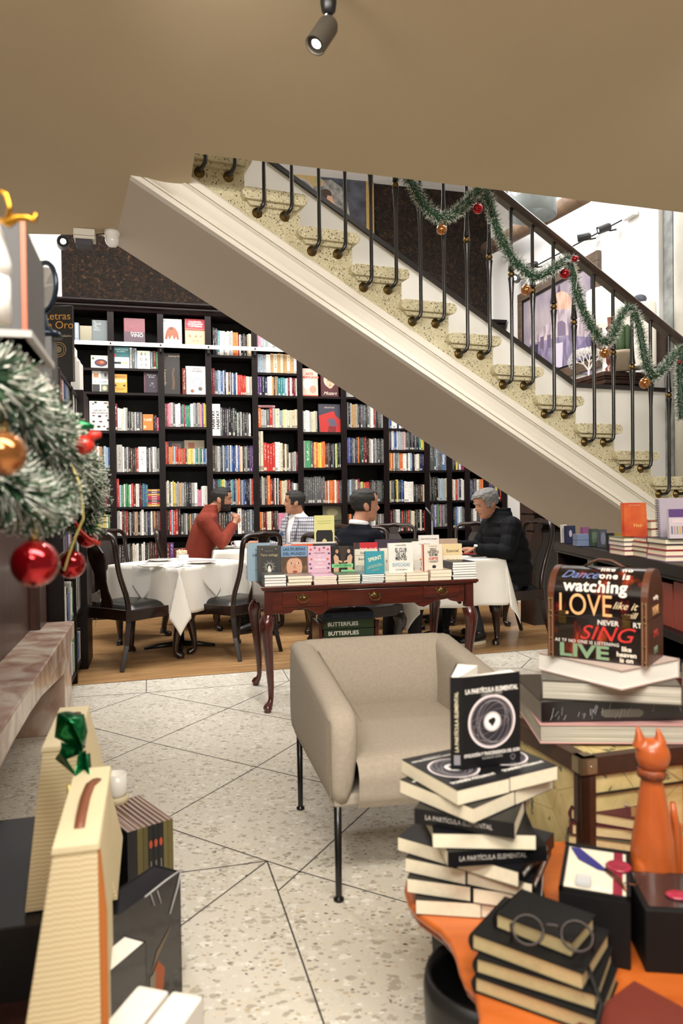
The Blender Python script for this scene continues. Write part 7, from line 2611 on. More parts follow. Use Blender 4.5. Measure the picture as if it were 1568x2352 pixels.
# ================================================================ things on the orange table
m_black = M('black_leatherette', '121213', .6, bump=.2, bscale=300, spec=.25)
m_creamp = M('cream_pages', 'cdbb8c', .8, var=.15, scale=80, stretch=(1, 1, 10))
jz = TZ + .001
def journal(x, y, dg, w, d, t, label, cov, z, group):
 b = MB()
 b.box(-w / 2, -d / 2, 0, w / 2, d / 2, .002, 0)
 b.box(-w / 2, -d / 2, t - .002, w / 2, d / 2, t, 0)
 n = 6
 b.prism([(-w / 2, 0)] + [(-w / 2 - .006 * math.sin(PI * k / n), t * k / n) for k in range(1, n)] + [(-w / 2, t), (-w / 2 + .002, t), (-w / 2 + .002, 0)], -d / 2, d / 2, 'xz', 0)
 b.box(-w / 2 + .003, -d / 2 + .004, .002, w / 2 - .004, d / 2 - .004, t - .002, 1)
 return prop(b.build('journal', [cov, m_creamp], loc=(x, y, z), rz=math.radians(dg)), label, 'journal', group)
def jat(px, py, z, D=None):
 return onz(px, py, z)
pj = onz(1255, 2270, TZ)
js = [(0, 0, 0, -32, .22, .16, .030, 'black leather journal at the bottom of the four under the round glasses'), (.0, .01, 0, -30, .215, .155, .030, 'black leather journal third from top under the round glasses'), (-.005, .02, 0, -36, .21, .155, .032, 'large black journal second from top under the round glasses'), (.005, .025, 0, -40, .15, .11, .030, 'small black journal directly beneath the round glasses')]
z_ = jz
for dx, dy, _, dg, w, d, t, lb in js:
 journal(pj.x + dx, pj.y + dy, dg, w, d, t, lb, m_black, z_, 'black journals on the orange table')
 z_ += t + .0006
pg = onz(1265, 2175, z_)
spectacles((pg.x, pg.y - .01, z_ + .001), .12 - .35, 'round brown tortoiseshell spectacles lying on the small black journal', M('tortoise', '1c0e0a', .4), 1.25, rot=Euler((-.9, 0, -.25)))
b = MB()
b.tube([(pj.x + .05, pj.y - .055, z_ - .03), (pj.x + .055, pj.y - .09, z_ - .05), (pj.x + .06, pj.y - .12, jz + .05), (pj.x + .03, pj.y - .16, jz + .01)], .003, 6, sq=(.4, 1.5))
prop(b.build('bookmark_cord', m_black, smooth=True), 'thin black cord hanging from the journal pile', 'cord')
# glazed box with quill and seal
g0, g1, g2 = onz(1282, 2042, .50), onz(1448, 2070, .50), onz(1462, 1962, .50)
gd = g1 - g0
GA, GW, GD_ = math.atan2(gd.y, gd.x), gd.length, (g2 - g1).length
qb = thing('writing_set', 'black box with clear lid holding a violet quill and red wax seal', 'box', (g0.x, g0.y, jz), GA)
gh = .50 - jz
b = MB()
b.box(0, 0, 0, GW, GD_, gh - .002)
b.build('box_body', m_black, qb, bevel=.003)
b = MB()
for q in ((0, 0, GW, .008), (0, GD_ - .008, GW, GD_), (0, 0, .008, GD_), (GW - .008, 0, GW, GD_)):
 b.box(q[0], q[1], gh - .004, q[2], q[3], gh + .004)
b.build('lid_frame', m_black, qb)
MB().box(.008, .008, gh - .003, GW - .008, GD_ - .008, gh - .001).build('lining', M('ivory_lining', 'e6dfcc', .7), qb)
b = MB()
fp_ = [(.012, GD_ * .92), (.03, GD_ * .93), (.075, GD_ * .62), (.09, GD_ * .5), (.07, GD_ * .52), (.03, GD_ * .68)]
b.prism(fp_, gh, gh + .002, 'xy')
b.build('quill', M('violet_feather', '2c2a7c', .6), qb)
b = MB()
b.tube([(.085, GD_ * .52, gh + .003), (.11, GD_ * .34, gh + .004), (.125, GD_ * .16, gh + .003)], [.004, .005, .002], 8)
b.tube([(.12, GD_ * .3, gh + .004), (.14, GD_ * .28, gh + .004), (.155, GD_ * .36, gh + .004)], .0012, 5)
b.build('pen_nib', M('copper_pen', '7c4a34', .3, .8), qb, smooth=True)
b = MB()
b.box(.10, .01, gh - .0005, .118, GD_ - .01, gh + .0008)
b.build('red_ribbon', M('wine_ribbon', '8c1c38', .5), qb)
MB().lathe([(0, 0), (.024, 0), (.026, .003), (.022, .006), (.014, .004), (0, .004)], 20, 0, (.11, GD_ * .62, gh + .001)).build('wax_seal', M('wine_wax', '9c2440', .3, coat=.4), qb, smooth=True)
MB().box(.03, .02, gh, .06, .055, gh + .012).build('ink_bottle', M('pale_glass', 'd8dce0', .08, alpha=.6), qb, bevel=.004)
MB().box(.008, .008, gh + .0145, GW - .008, GD_ - .008, gh + .0155).build('clear_lid', M('clear_lid_film', '303030', .05, alpha=.05), qb)
# cat sculpture
pc = onz(1498, 2110, TZ)
cat = thing('cat_sculpture', 'tall orange wooden cat statue facing away to the right', 'sculpture', (pc.x, pc.y, jz))
m_catw = wood_mat('cat_wood', 'a04a1c', 'c0642c', .35, (5, 5, 1.4), coat=.2)
m_catd = M('cat_dark_carving', '4a2010', .5, col2='8c4420', scale=60)
b = MB()
b.tube([(0, 0, .0), (0, 0, .03), (0, 0, .10), (.002, 0, .17), (.002, 0, .24), (0, 0, .30), (0, 0, .318), (0, 0, .33)], [.048, .052, .049, .043, .032, .022, .019, .021], 20)
b.ball((.002, -.002, .352), (.036, .033, .038), 18)
b.ball((.022, .012, .345), (.018, .016, .016), 12)
for a_, q in ((-.024, 0), (.014, -.012)):
 b.tube([(a_ - .002, q, .368), (a_, q, .385), (a_ - .003, q + .002, .405), (a_ - .006, q + .003, .418)], [.016, .0125, .006, .001], 10)
b.ball((-.030, -.014, .075), (.022, .03, .075), 12)
b.ball((.030, .004, .085), (.020, .03, .085), 12)
o = b.build('cat_body', m_catw, cat, smooth=True, rem=.0035, smoothit=3)
MB().lathe([(.026, .304), (.029, .306), (.029, .322), (.026, .324)], 20).build('collar', m_catd, cat, smooth=True)
b = MB()
for k in range(9):
 a = 2.3 + k * .16
 b.tube([(.047 * math.cos(a + 1.6), .047 * math.sin(a + 1.6), .02 + .008 * k), (.050 * math.cos(a + 1.7), .050 * math.sin(a + 1.7), .05 + .008 * k)], .004, 6)
b.build('carving', m_catd, cat, smooth=True)
b = MB()
b.tube([(.052, .01, .0), (.056, .012, .10), (.055, .012, .20), (.048, .008, .245)], [.010, .010, .009, .006], 10)
b.build('tail', m_catw, cat, smooth=True)
# maroon journals behind, tied
pm = onz(1412, 1925, TZ + .03)
for k, (dg, w, d, lb) in enumerate([(-20, .19, .15, 'dark olive journal below the maroon tied journals'), (-16, .18, .14, 'maroon tied journal, lower of two behind the quill box'), (-26, .165, .13, 'maroon journal with pink cord, upper of two behind the quill box')]):
 journal(pm.x, pm.y + .06, dg, w, d, .030, lb, [M('olive_cloth', '4c4a34', .8), M('maroon_leather', '4a1a22', .6), M('maroon_leather', '4a1a22', .6)][k], jz + .0312 * k, 'tied journals beside the trunk')
b = MB()
q = Vector((pm.x, pm.y + .06, jz + .096))
b.tube([q + Vector(p) for p in [(-.085, .0, -.03), (-.08, -.02, .001), (-.04, -.012, .004), (-.01, -.02, .003), (.02, -.01, .004), (.05, -.03, .003)]], .0022, 6)
b.tube([q + Vector(p) for p in [(-.085, -.02, -.06), (-.095, -.03, -.04), (-.085, -.03, -.02), (-.08, -.02, .0)]], .0022, 6)
b.ball(q + Vector((-.05, -.014, .005)), .005, 8)
b.ball(q + Vector((-.005, -.018, .005)), .005, 8)
prop(b.build('cord', M('pink_cord', 'b08c94', .6), smooth=True), 'knotted pinkish cord tied over the maroon journal', 'cord')
prop(MB().box(-.02, -.002, 0, .02, .002, .055).build('paper_tag', M('kraft_tag', '9c7448', .8), loc=(pm.x + .055, pm.y - .02, jz + .06), rz=-.2), 'brown kraft paper tag between the maroon journal and the cat', 'tag')
# right edge things
pr = onz(1492, 2250, TZ)
rb = thing('writing_set', 'black box with dark glossy lid and red seal at the right edge', 'box', (pr.x + .0, pr.y + .02, jz), -.12)
b = MB()
b.box(0, 0, 0, .17, .15, .12)
b.build('box_body', m_black, rb, bevel=.003)
MB().box(.01, .01, .12, .16, .14, .122).build('lid', M('dark_gloss_lid', '2a2628', .1, coat=.6), rb)
MB().ball((.075, .05, .125), (.024, .018, .005), 12).build('wax_seal', M('wine_wax'), rb, smooth=True)
p = onz(1560, 2085, TZ)
prop(MB().box(-.022, -.02, 0, .022, .02, .17).build('wooden_block', m_catw, loc=(p.x, p.y + .05, jz), rz=.1, bevel=.004), 'upright orange brown wooden block right of the cat statue', 'block')
p = onz(1580, 1925, TZ)
prop(MB().box(-.06, -.08, 0, .06, .08, .19).build('orange_carton', col_m('b8602c'), loc=(p.x + .06, p.y + .02, jz), rz=.1, bevel=.004), 'orange carton at the right edge behind the cat statue', 'box')
p = onz(1450, 2330, TZ)
journal(p.x + .0, p.y - .05, 38, .20, .15, .012, 'flat maroon leather journal at the bottom right corner', M('maroon_flat', '6a2a1e', .6, var=.1), jz, 'maroon journals in front')

# ================================================================ ceiling fittings
m_lampgrey = M('spot_body', '4a453d', .35, .3)
pc_ = at(740, 80, 2.38)
t, d = spot_head(0, 0, 0, (-.42, -.30, -.80), 'dark grey ceiling spotlight with a glowing white lens at the top of the picture', .034, .105, M('spot_glow', 'ffffff', .5, emit='fffaf0', estr=40), loc=pc_, body=m_lampgrey)
b = MB()
top_ = at(754, 8, 2.38)
v_ = top_ - pc_
b.tube([(.010, 0, .052), (.016, 0, .07), tuple(Vector((v_.x + .002, 0, v_.z - .02)))], .006, 8)
b.build('swivel_arm', M('bright_steel', 'c9c4b8', .25, 1.0), t, smooth=True)
b = MB()
b.lathe([(.012, v_.z - .035), (.022, v_.z - .025), (.026, v_.z), (.026, HC - pc_.z)], 14, 0, (v_.x, 0, 0))
b.build('ceiling_mount', m_blk, t, smooth=True)
lamp('spotlight_beam', 'SPOT', pc_ + d * .07, 25, NEUT, pc_ + d, spot_size=math.radians(70), spot_blend=.6, shadow_soft_size=.03)
# emergency unit and dome camera on the ceiling edge
q = onz(197, 533, HC)
eu = thing('emergency_light', 'cream rectangular box fixed under the ceiling edge beside the dome camera', 'alarm box', (q.x, q.y - .02, HC), BF.a)
MB().box(-.062, -.05, -.062, .062, .05, -.001).build('housing', m_cream, eu, bevel=.005)
MB().box(-.062, -.051, -.045, .062, -.0495, -.043).build('seam', m_blk, eu)
MB().box(-.050, -.04, -.10, .045, .04, -.062).build('lower_part', M('grey_plastic', '3c3c44', .5), eu, bevel=.004)
q = onz(260, 534, HC)
dc = thing('security_camera', 'white dome security camera hanging under the ceiling edge', 'camera', (q.x, q.y - .02, HC))
MB().lathe([(.048, -.001), (.048, -.02), (.040, -.045), (.043, -.05), (.038, -.075), (.022, -.093), (0, -.098)], 24).build('dome', m_china, dc, smooth=True)
MB().tube([(-.13, 0, -.022), (-.09, 0, -.018), (-.045, 0, -.012)], .004, 6).build('cable', m_blk, dc)
t, d = spot_head(0, 0, 0, (.35, -.92, -.05), 'dazzling bright spotlight at the upper left, under the ceiling edge', .045, .10, M('glare_glow'), loc=at(145, 558, 5.6))
MB().tube([(0, 0, 0), (0, .04, .06), (0, .05, .20)], .008, 6).build('bracket', m_blk, t)
p = at(145, 558, 5.6)
lamp('left_spot_beam', 'SPOT', p + Vector((.04, -.09, 0)), 60, COOL, (-1.4, 4.5, .6), spot_size=math.radians(90), spot_blend=.7, shadow_soft_size=.05)

# ================================================================ fireplace at the left edge
LF = Frame((-1.6, 4.4, 0), BF.a)
def marble():
 m, nt, b = nt_new('pink_marble')
 tc = N(nt, 'ShaderNodeTexCoord')
 n = N(nt, 'ShaderNodeTexNoise', i_Scale=4.0, i_Detail=9.0, i_Distortion=1.6)
 nt.links.new(tc.outputs['Object'], n.inputs['Vector'])
 r = ramp(nt, [(.30, '9c7c70'), (.44, 'c0a596'), (.55, 'd2c2b4'), (.68, 'e0d6cb')], n.outputs[0])
 nt.links.new(r.outputs[0], b.inputs['Base Color'])
 b.inputs['Roughness'].default_value = .25
 return m
m_marb = marble()
fpx = thing('fireplace', 'fireplace with pink veined marble base and dark wooden upper part at the left edge', 'fireplace', LF.o, LF.a)
zl = .575
b = MB()
b.box(-.62, -4.6, zl - .10, 0, 0, zl)
b.build('marble_ledge', m_marb, fpx, bevel=.006)
b = MB()
b.box(-.60, -.34, 0, -.02, -.01, zl - .10)
b.box(-.60, -4.6, 0, -.02, -3.0, zl - .10)
b.prism([(-3.0, zl - .10), (-3.0, .36), (-2.2, .43), (-1.7, .45), (-1.2, .43), (-.34, .34), (-.34, zl - .10)], -.05, -.02, 'yz')
b.build('marble_pilasters', m_marb, fpx, bevel=.004)
MB().box(-.60, -3.0, 0, -.50, -.34, zl - .10).build('firebox_back', M('firebox_black', '17110f', .9), fpx)  # back of the opening in one even near-black brown
m_chim = wood_mat('chimney_wood', '2c1712', '4a2a20', .4, (6, 6, 1.2), coat=.15)
b = MB()
b.box(-.62, -4.6, zl, -.20, -.04, 1.30)
b.box(-.62, -.28, zl, -.15, -.02, 1.30)
b.build('chimneypiece', m_chim, fpx, bevel=.005)
# mantel shelf
MZ = 1.40
b = MB()
b.box(-.62, -4.6, MZ - .10, .19, -2.45, MZ - .03)
b.box(-.62, -4.6, MZ - .03, .22, -2.40, MZ)
b.build('mantel_shelf', m_chim, fpx, bevel=.008)
def lw(X, Y, z): return Vector((X, Y, z))
# garland hanging from the mantel edge (real depth 0.9 - 2.4 m)
gp = [(-60, 850, 1.1), (15, 905, 1.2), (70, 965, 1.3), (115, 1010, 1.5), (150, 1045, 1.75), (180, 1080, 2.0), (198, 1120, 2.2), (196, 1170, 2.25), (190, 1210, 2.25)]
P1 = [at(x, y, D) for x, y, D in gp]
garland('mantel_garland', 'thick snowy green garland hanging along the mantel at the left edge', P1, .072, 7000, wid=.0034, core=.25, frost=.22, seed=11)
gp = [(-60, 1060, 1.1), (10, 1110, 1.15), (60, 1150, 1.25), (105, 1150, 1.4), (140, 1110, 1.6)]
garland('mantel_garland', 'lower snowy garland loop at the left edge above the big red bauble', [at(x, y, D) for x, y, D in gp], .062, 3800, wid=.0034, core=.25, frost=.22, seed=12)
for px_, py_, r_, D, mt, lb in [(80, 1294, 54, 1.12, m_redball, 'largest shiny red bauble hanging at the left edge'), (163, 1296, 33, 1.8, m_redball, 'middle sized red bauble right of the largest one at the left edge'),
        (200, 1234, 24, 2.3, m_redball, 'small red bauble with red ribbon before the left chair back'), (10, 1042, 50, .92, m_goldball, 'large amber bauble cut by the left picture edge'), (213, 1092, 15, 2.3, m_goldball, 'small amber bauble nestled in the snowy garland')]:
 bauble(at(px_, py_, D), r_ * D / F, mt, lb, string=.04, group='baubles on the mantel garland')
m_redrib = M('red_ribbon', 'c0281c', .35, coat=.2)
m_grnrib = M('green_foil', '0f6a3a', .18, .7)
m_yelrib = M('gold_ribbon', 'd8c878', .35, .3)
rb_ = thing('ribbon_bow', 'red and green ribbon bow tucked in the snowy garland', 'ribbon', at(192, 1022, 1.5))
b = MB()
b.ball((0, 0, 0), (.022, .018, .020), 10)
b.tube([(0, 0, 0), (-.03, -.01, .008), (-.055, -.01, -.015), (-.06, -.01, -.03)], [.008, .010, .009, .004], 8, sq=(1, .4))
b.tube([(0, 0, 0), (.02, 0, .02), (.035, 0, .02)], [.006, .011, .006], 8)
b.build('red_loops', m_redrib, rb_, smooth=True)
b = MB()
b.tube([(-.035, 0, .028), (-.01, -.005, .042), (.022, 0, .036)], [.006, .012, .005], 8, sq=(1, .5))
b.build('green_loop', m_grnrib, rb_, smooth=True)
def ribbon(name, label, pts, w, mat, grp=None):
 b = MB()
 P = [at(*p) for p in pts]
 b.tube(P, w, 6, sq=(1, .22))
 return prop(b.build(name, mat, smooth=True), label, 'ribbon', grp)
ribbon('ribbon', 'red curling ribbon before the small red bauble', [(160, 1172, 1.9), (172, 1200, 1.85), (185, 1222, 1.85), (205, 1240, 1.85), (230, 1250, 1.85)], .008, m_redrib)
ribbon('ribbon', 'pale gold ribbon falling through the snowy garland', [(165, 1068, 1.5), (183, 1110, 1.5), (188, 1150, 1.5), (192, 1190, 1.5), (175, 1230, 1.5), (160, 1270, 1.5), (148, 1310, 1.5)], .006, m_yelrib)
ribbon('ribbon', 'thin green ribbon looped over the two smaller red baubles', [(178, 1220, 1.7), (165, 1250, 1.7), (145, 1275, 1.7), (132, 1292, 1.7), (148, 1312, 1.7)], .004, m_grnrib)
# things on the mantel
q0 = at(60, 770, 1.15)
for k in range(5):
 z0_ = MZ + .001 + k * .031
 cols_ = ['d8cdc0', '9c2c34', 'c9c4ba', '54504c', 'b8b4ac']
 pp = at(8 + 2 * k, 900, 1.35)
 o = MB()
 o.box(-.28, 0, 0, .0, .62 - .04 * k, .030, 0)
 o.box(-.272, .003, .003, .0015, .617 - .04 * k, .027, 1)
 prop(o.build('large_book', [col_m(cols_[k]), m_pagew], loc=LF.w(.25 - .004 * k, -3.3 + .02 * k, z0_), rz=LF.a), ['cream', 'dark red', 'light grey', 'charcoal', 'silver grey'][k] + ' blurred book lying in the pile on the mantel', 'book', 'pile of books on the mantel')
gb = thing('storage_box', 'tall grey box with a copper edge standing on the mantel books', 'box', LF.w(.255, -3.28, MZ + .158), LF.a)
MB().box(-.25, 0, 0, .0, .25, .20).build('box_body', M('grey_card', '4c4c4e', .6), gb)
MB().box(-.004, -.003, 0, .004, .004, .20).build('copper_edge', M('copper_edge', 'a85a40', .4, .3), gb)
MB().box(-.26, -.01, -.0, .012, .30, .012).build('base_plate', M('light_grey_card', 'a8a8a6', .6), gb)
an = thing('angel_figure', 'white robed angel figurine cut by the left edge holding a gold trumpet', 'figurine', at(-10, 640, .92))
b = MB()
b.lathe([(.028, 0), (.032, .02), (.022, .06), (.012, .085), (.008, .09)], 14)
b.ball((0, 0, .10), .014, 12)
b.build('robed_body', m_china, an, smooth=True)
b = MB()
b.tube([(.0, -.01, .098), (.012, -.012, .108), (.026, -.012, .112), (.034, -.012, .106), (.038, -.012, .09), (.036, -.012, .076)], [.002, .0025, .003, .004, .003, .004], 8)
b.tube([(.022, -.012, .074), (.036, -.012, .070), (.05, -.012, .077), (.062, -.012, .076), (.070, -.012, .072), (.072, -.012, .08), (.067, -.012, .082)], [.003, .007, .005, .004, .004, .003, .002], 8)
b.build('gold_trumpet', M('bright_gold', 'b8862c', .25, 1.0), an, smooth=True)
an.location = at(-30, 640, 1.0)
MB().lathe([(.03, -.06), (.03, 0)], 12).build('pedestal', m_china, an, smooth=True)
mr = thing('oval_mirror', 'small oval standing mirror with dark blue frame on the mantel', 'mirror', at(100, 660, 1.9), -.62)
b = MB()
b.tube([(.055 * math.cos(a), 0, .062 * math.sin(a)) for a in [2 * PI * k / 28 for k in range(28)]], .0065, 8, closed=True)
b.build('frame', M('dark_blue_metal', '1c2836', .25, .6), mr, smooth=True)
MB().lathe([(0, 0), (.052, .0)], 24, 0, (0, .001, 0), Matrix.Rotation(PI / 2, 3, 'X')).build('glass', M('mirror_glass', 'd8d8d8', .03, 1.0), mr)
MB().lathe([(.0, -.13), (.045, -.128), (.04, -.115), (.012, -.10), (.007, -.07), (0, -.065)], 18).build('foot', M('dark_blue_metal'), mr, smooth=True)
mz0 = mr.location.z - .13
prop(MB().box(-.045, -.06, MZ + .001, .035, .06, mz0 - .001).build('stand_box', M('grey_card'), loc=(mr.location.x - .02, mr.location.y + .02, 0), rz=LF.a), 'grey box under the oval mirror on the mantel', 'box')

# ================================================================ tall bookcase on the left wall
lb_ = thing('bookcase', 'tall dark bookcase seen edge-on along the left wall', 'bookcase', LF.w(-.07, 0, 0), LF.a)
yA, yB = .15, 1.60
b = MB()
b.box(-.34, yA, 0, -.31, yB, 2.10)
b.build('back_panel', m_case, lb_)
for y_ in (yA, (yA + yB) / 2, yB):
 b = MB()
 b.box(-.31, y_ - .02, 0, .0, y_ + .02, 2.10)
 b.build('upright', m_case, lb_, bevel=.003)
LZ = [.10, .48, .86, 1.22, 1.56, 1.86]
for z_ in LZ + [2.10]:
 MB().box(-.31, yA, z_ - .025, -.005, yB, z_).build('shelf', m_case, lb_)
rr = random.Random(21)
cnt = 0
for z_ in LZ:
 y_ = yA + .04
 kk_ = 0
 while y_ < yB - .06:
  w = rr.uniform(.035, .07)
  if (yA + yB) / 2 - .055 < y_ < (yA + yB) / 2 + .022:
   y_ = (yA + yB) / 2 + .024
  kk_ += 1
  h_k = rr.choice('wwgcGkrbswe')
  m = MB()
  spine_book(m, 0, w - .001, 0, rr.uniform(.2, .27), 0, .2, cvar(PAL[h_k]))
  o = m.build('side_shelf_book', [m_book, m_pages], loc=LF.w(-.085, y_, z_ + .0003), rz=LF.a + PI / 2)
  prop(o, f"{CNAME[h_k]} book in the edge-on left bookcase, {ORD[LZ.index(z_) + 1]} shelf up, {ORD[kk_]} from its near end", 'book', 'books in the edge-on left bookcase')
  cnt += 1
  y_ += w + (.0 if rr.random() < .8 else .05)
cardp, cardq = at(103, 868, 5.02), at(169, 868, 5.02)
cd_ = thing('poster_card', 'black card lettered Letras de Oro in gold on the left bookcase', 'sign', (cardq.x, cardq.y, 2.102))
cw_, chh = cardq.x - cardp.x, at(140, 702, 5.02).z - 2.102
MB().box(-cw_, 0, 0, 0, .03, chh).build('board', M('black_board', '1c1b1a', .3, coat=.2), cd_, bevel=.002)
gi = ink('c08a3c')
text('Letras\nde Oro', chh * .14, gi, cd_, (-cw_ * .52, -.001, chh * .80), name='lettering', line=.85)
text('Cocina y Destilados', chh * .045, ink('b8ac90'), cd_, (-cw_ * .52, -.001, chh * .60), name='lettering')
decal(cd_, [('o', -cw_ * .5, chh * .42, cw_ * .26, .004, 'a88c54'), ('o', -cw_ * .5, chh * .42, cw_ * .19, .003, 'a88c54'), ('d', -cw_ * .5, chh * .42, cw_ * .11, cw_ * .11, '7c6a44')], 'seal', y=-.001)
for k, (x, y, h) in enumerate([(171, 905, 105), (178, 905, 80), (184, 905, 70)]):
 p_ = at(x, y, 5.9)
 hh = h * 5.9 / F
 o = MB()
 o.box(-.012, -.1, 0, .012, .1, hh)
 prop(o.build('white_folder', M('white_card', 'e4e2de', .5), loc=(p_.x, p_.y, p_.z), rz=.2), 'white card booklet ' + ['tallest', 'middle', 'shortest'][k] + ' of three beside the black Letras card', 'booklet', 'white booklets on the low case')
p_ = at(178, 905, 5.9)
q_ = LF.l(p_)
prop(MB().box(q_.x - .12, q_.y - .25, 0, q_.x + .065, q_.y + .2, p_.z - .001).build('side_cabinet', m_case, loc=LF.o, rz=LF.a, bevel=.004), 'narrow dark cabinet carrying white booklets beyond the edge-on bookcase', 'cabinet')

# ================================================================ gift bags, boxed books at lower left
def script_mat():
 m, nt, b = nt_new('script_paper')
 tc = N(nt, 'ShaderNodeTexCoord')
 mp = N(nt, 'ShaderNodeMapping')
 mp.inputs['Scale'].default_value = (60, 60, 1)
 nt.links.new(tc.outputs['Object'], mp.inputs[0])
 n = N(nt, 'ShaderNodeTexNoise', i_Scale=3.0, i_Detail=3.0)
 nt.links.new(mp.outputs[0], n.inputs['Vector'])
 sp = N(nt, 'ShaderNodeSeparateXYZ')
 nt.links.new(tc.outputs['Object'], sp.inputs[0])
 ml = N(nt, 'ShaderNodeMath', operation='MULTIPLY', n_1=105.0)
 nt.links.new(sp.outputs[2], ml.inputs[0])
 ad = N(nt, 'ShaderNodeMath', operation='MULTIPLY_ADD', n_1=.9)
 nt.links.new(n.outputs[0], ad.inputs[0])
 nt.links.new(ml.outputs[0], ad.inputs[2])
 fr = N(nt, 'ShaderNodeMath', operation='FRACT')
 nt.links.new(ad.outputs[0], fr.inputs[0])
 r = ramp(nt, [(.0, 'd2bb88'), (.2, 'd2bb88'), (.34, 'ead9b0'), (1, 'f0e3c2')], fr.outputs[0])
 nt.links.new(r.outputs[0], b.inputs['Base Color'])
 b.inputs['Roughness'].default_value = .7
 return m
m_script = script_mat()
m_bagtop = M('bag_top_paper', 'eedfb8', .7, var=.06, scale=40, stretch=(1, 8, 1))
def bag(label, X, Y, topw, base_l, base_r, L, z0, z1, rz=None):
 """tapered paper bag; near right top corner at X, Y"""
 t = thing('gift_bag', label, 'bag', (X, Y, z0), LF.a if rz is None else rz)
 H = z1 - z0
 b = MB()
 b.prism([(-base_l, 0), (base_r, 0), (0, H), (-topw, H)], 0, L, 'xz')
 b.build('paper_body', m_script, t, bevel=.002)
 b = MB()
 b.prism([(-topw - .003, H - .006), (.003, H - .006), (.001, H + .004), (-topw - .001, H + .004)], -.003, L + .003, 'xz')
 b.build('folded_top', m_bagtop, t)
 b = MB()
 b.tube([(-topw * .5, L * .18, H + .004), (-topw * .5, L * .3, H + .010), (-topw * .5, L * .5, H + .012), (-topw * .45, L * .7, H + .010), (-topw * .3, L * .8, H + .005)], .0105, 6, sq=(.35, 1))
 b.build('ribbon_handle', M('brown_satin', '8c5438', .45), t, smooth=True)
 return t
bA = bag('nearest cream script gift bag at lower left with brown ribbon handle', -.425, 1.26, .072, .16, .0, .38, .16, .685)
b = MB()
b.prism([(.0005, .0), (.012, .0), (.012, .40), (.002, .52), (.0005, .52)], .0, .02, 'xz')
b.build('orange_gusset', M('orange_card', 'c4702c', .6), bA)
bB = bag('cream script gift bag with green foil bow, second from front at left', -.625, 1.72, .075, .12, .085, .34, .33, .705)
bC = bag('third cream script gift bag pressed against the marble at left', -.80, 1.50, .08, .13, .02, .30, .36, .70)
# bow on the big panel
bw = thing('green_bow', 'shiny dark green foil bow stuck on the second gift bag', 'bow', at(192, 1720, 1.62), -.5)
bw.scale = (1.5, 1.5, 1.45)
b = MB()
b.tube([(0, 0, 0), (-.015, -.02, .03), (-.01, -.025, .06), (.008, -.015, .05), (.012, -.01, .025), (0, 0, 0)], [.004, .016, .014, .016, .012, .004], 8, sq=(1, .18))
b.tube([(0, -.005, 0), (-.02, -.02, .0), (-.03, -.02, -.008), (.012, -.02, -.035), (0, -.005, 0)], [.006, .014, .014, .014, .006], 8, sq=(1, .2))
b.tube([(0, 0, -.005), (.02, -.01, -.04), (.055, -.01, -.062)], [.012, .016, .004], 6, sq=(1, .15))
b.tube([(0, 0, -.01), (.01, -.008, -.05), (.035, -.005, -.10)], [.012, .014, .003], 6, sq=(1, .15))
b.tube([(0, 0, -.01), (.0, .0, -.07), (.012, .0, -.15)], [.012, .014, .004], 6, sq=(1, .15))
b.build('foil_loops', m_grnrib, bw, smooth=True)
sprig = thing('berry_sprig', 'red berries with gold stick tied on the gift bag below the green bow', 'decoration', at(178, 1850, 1.56))
b = MB()
for k, (x, z) in enumerate([(0, .03), (.012, .015), (.004, .0), (-.006, -.035), (.010, .02), (.004, -.045)]):
 b.ball((x, -.004 * k, z), .009, 10)
b.build('berries', m_redrib, sprig, smooth=True)
b = MB()
b.tube([(-.018, 0, .045), (-.012, 0, -.03)], .006, 8)
b.build('gold_stick', m_yelrib, sprig, smooth=True)
# low plinth that carries the bags
prop(MB().box(-.30, .0, 0, .02, .62, .155).build('low_bench', m_chim, loc=Vector((-.43, 1.24, 0)), rz=LF.a, bevel=.004), 'low dark bench under the nearest gift bag', 'bench')
prop(MB().box(-.30, .0, 0, .05, .62, .325).build('bench_box', M('dark_box', '1c1a1a', .6), loc=Vector((-.68, 1.66, 0)), rz=LF.a, bevel=.004), 'dark box under the rear gift bags', 'box')
# row of thin olive and black volumes
e1_, e2_ = Vector((-.085, -.07, 0)).normalized(), Vector((-.2, .15, 0)).normalized()
r0_ = Vector((-.515, 2.20, 0))
ra = math.atan2(-e1_.y, -e1_.x)
seq = [('6a6038', .018), ('6f653c', .014), ('1b1b1d', .016), ('1b1b1d', .016), ('1b1b1d', .016), ('5c5432', .016), ('6a6038', .018), ('1e1d1f', .03)]
off = 0
for k, (cv, t_w) in enumerate(seq):
 off += t_w
 m = MB()
 w = t_w - .0012
 m.box(0, 0, 0, w, .235, .325, 0)
 m.box(.0015, .002, .003, w - .0015, .2365, .3262, 1)
 o = m.build('thin_volume', [col_m(cv), M('striped_tops', 'b9a79c', .7, col2='6c4c44', scale=2, stretch=(90, 1, 1))], loc=r0_ + e1_ * off, rz=ra)
 prop(o, f"{'black' if cv in ('1b1b1d', '1e1d1f') else 'olive'} spined thin volume, {ORD[k + 1]} from the right in the row on the floor", 'book', 'row of thin volumes on the floor at left')
 if cv == '1b1b1d':
  decal(o, [('d', w / 2, .27, .005, .012, 'c05038'), ('r', w / 2 - .0015, .10, w / 2 + .0015, .22, '8c8a84')], 'spine_marks', y=-.0005)
cn = thing('candle_holder', 'white candle glass on a stone dish behind the second gift bag', 'candle', at(268, 1832, 2.33))
cnz = cn.location.z
MB().lathe([(.030, .008), (.032, .02), (.032, .078), (.029, .078), (.029, .06), (0, .06)], 20).build('candle_glass', M('milky_glass', 'efece4', .25), cn, smooth=True)
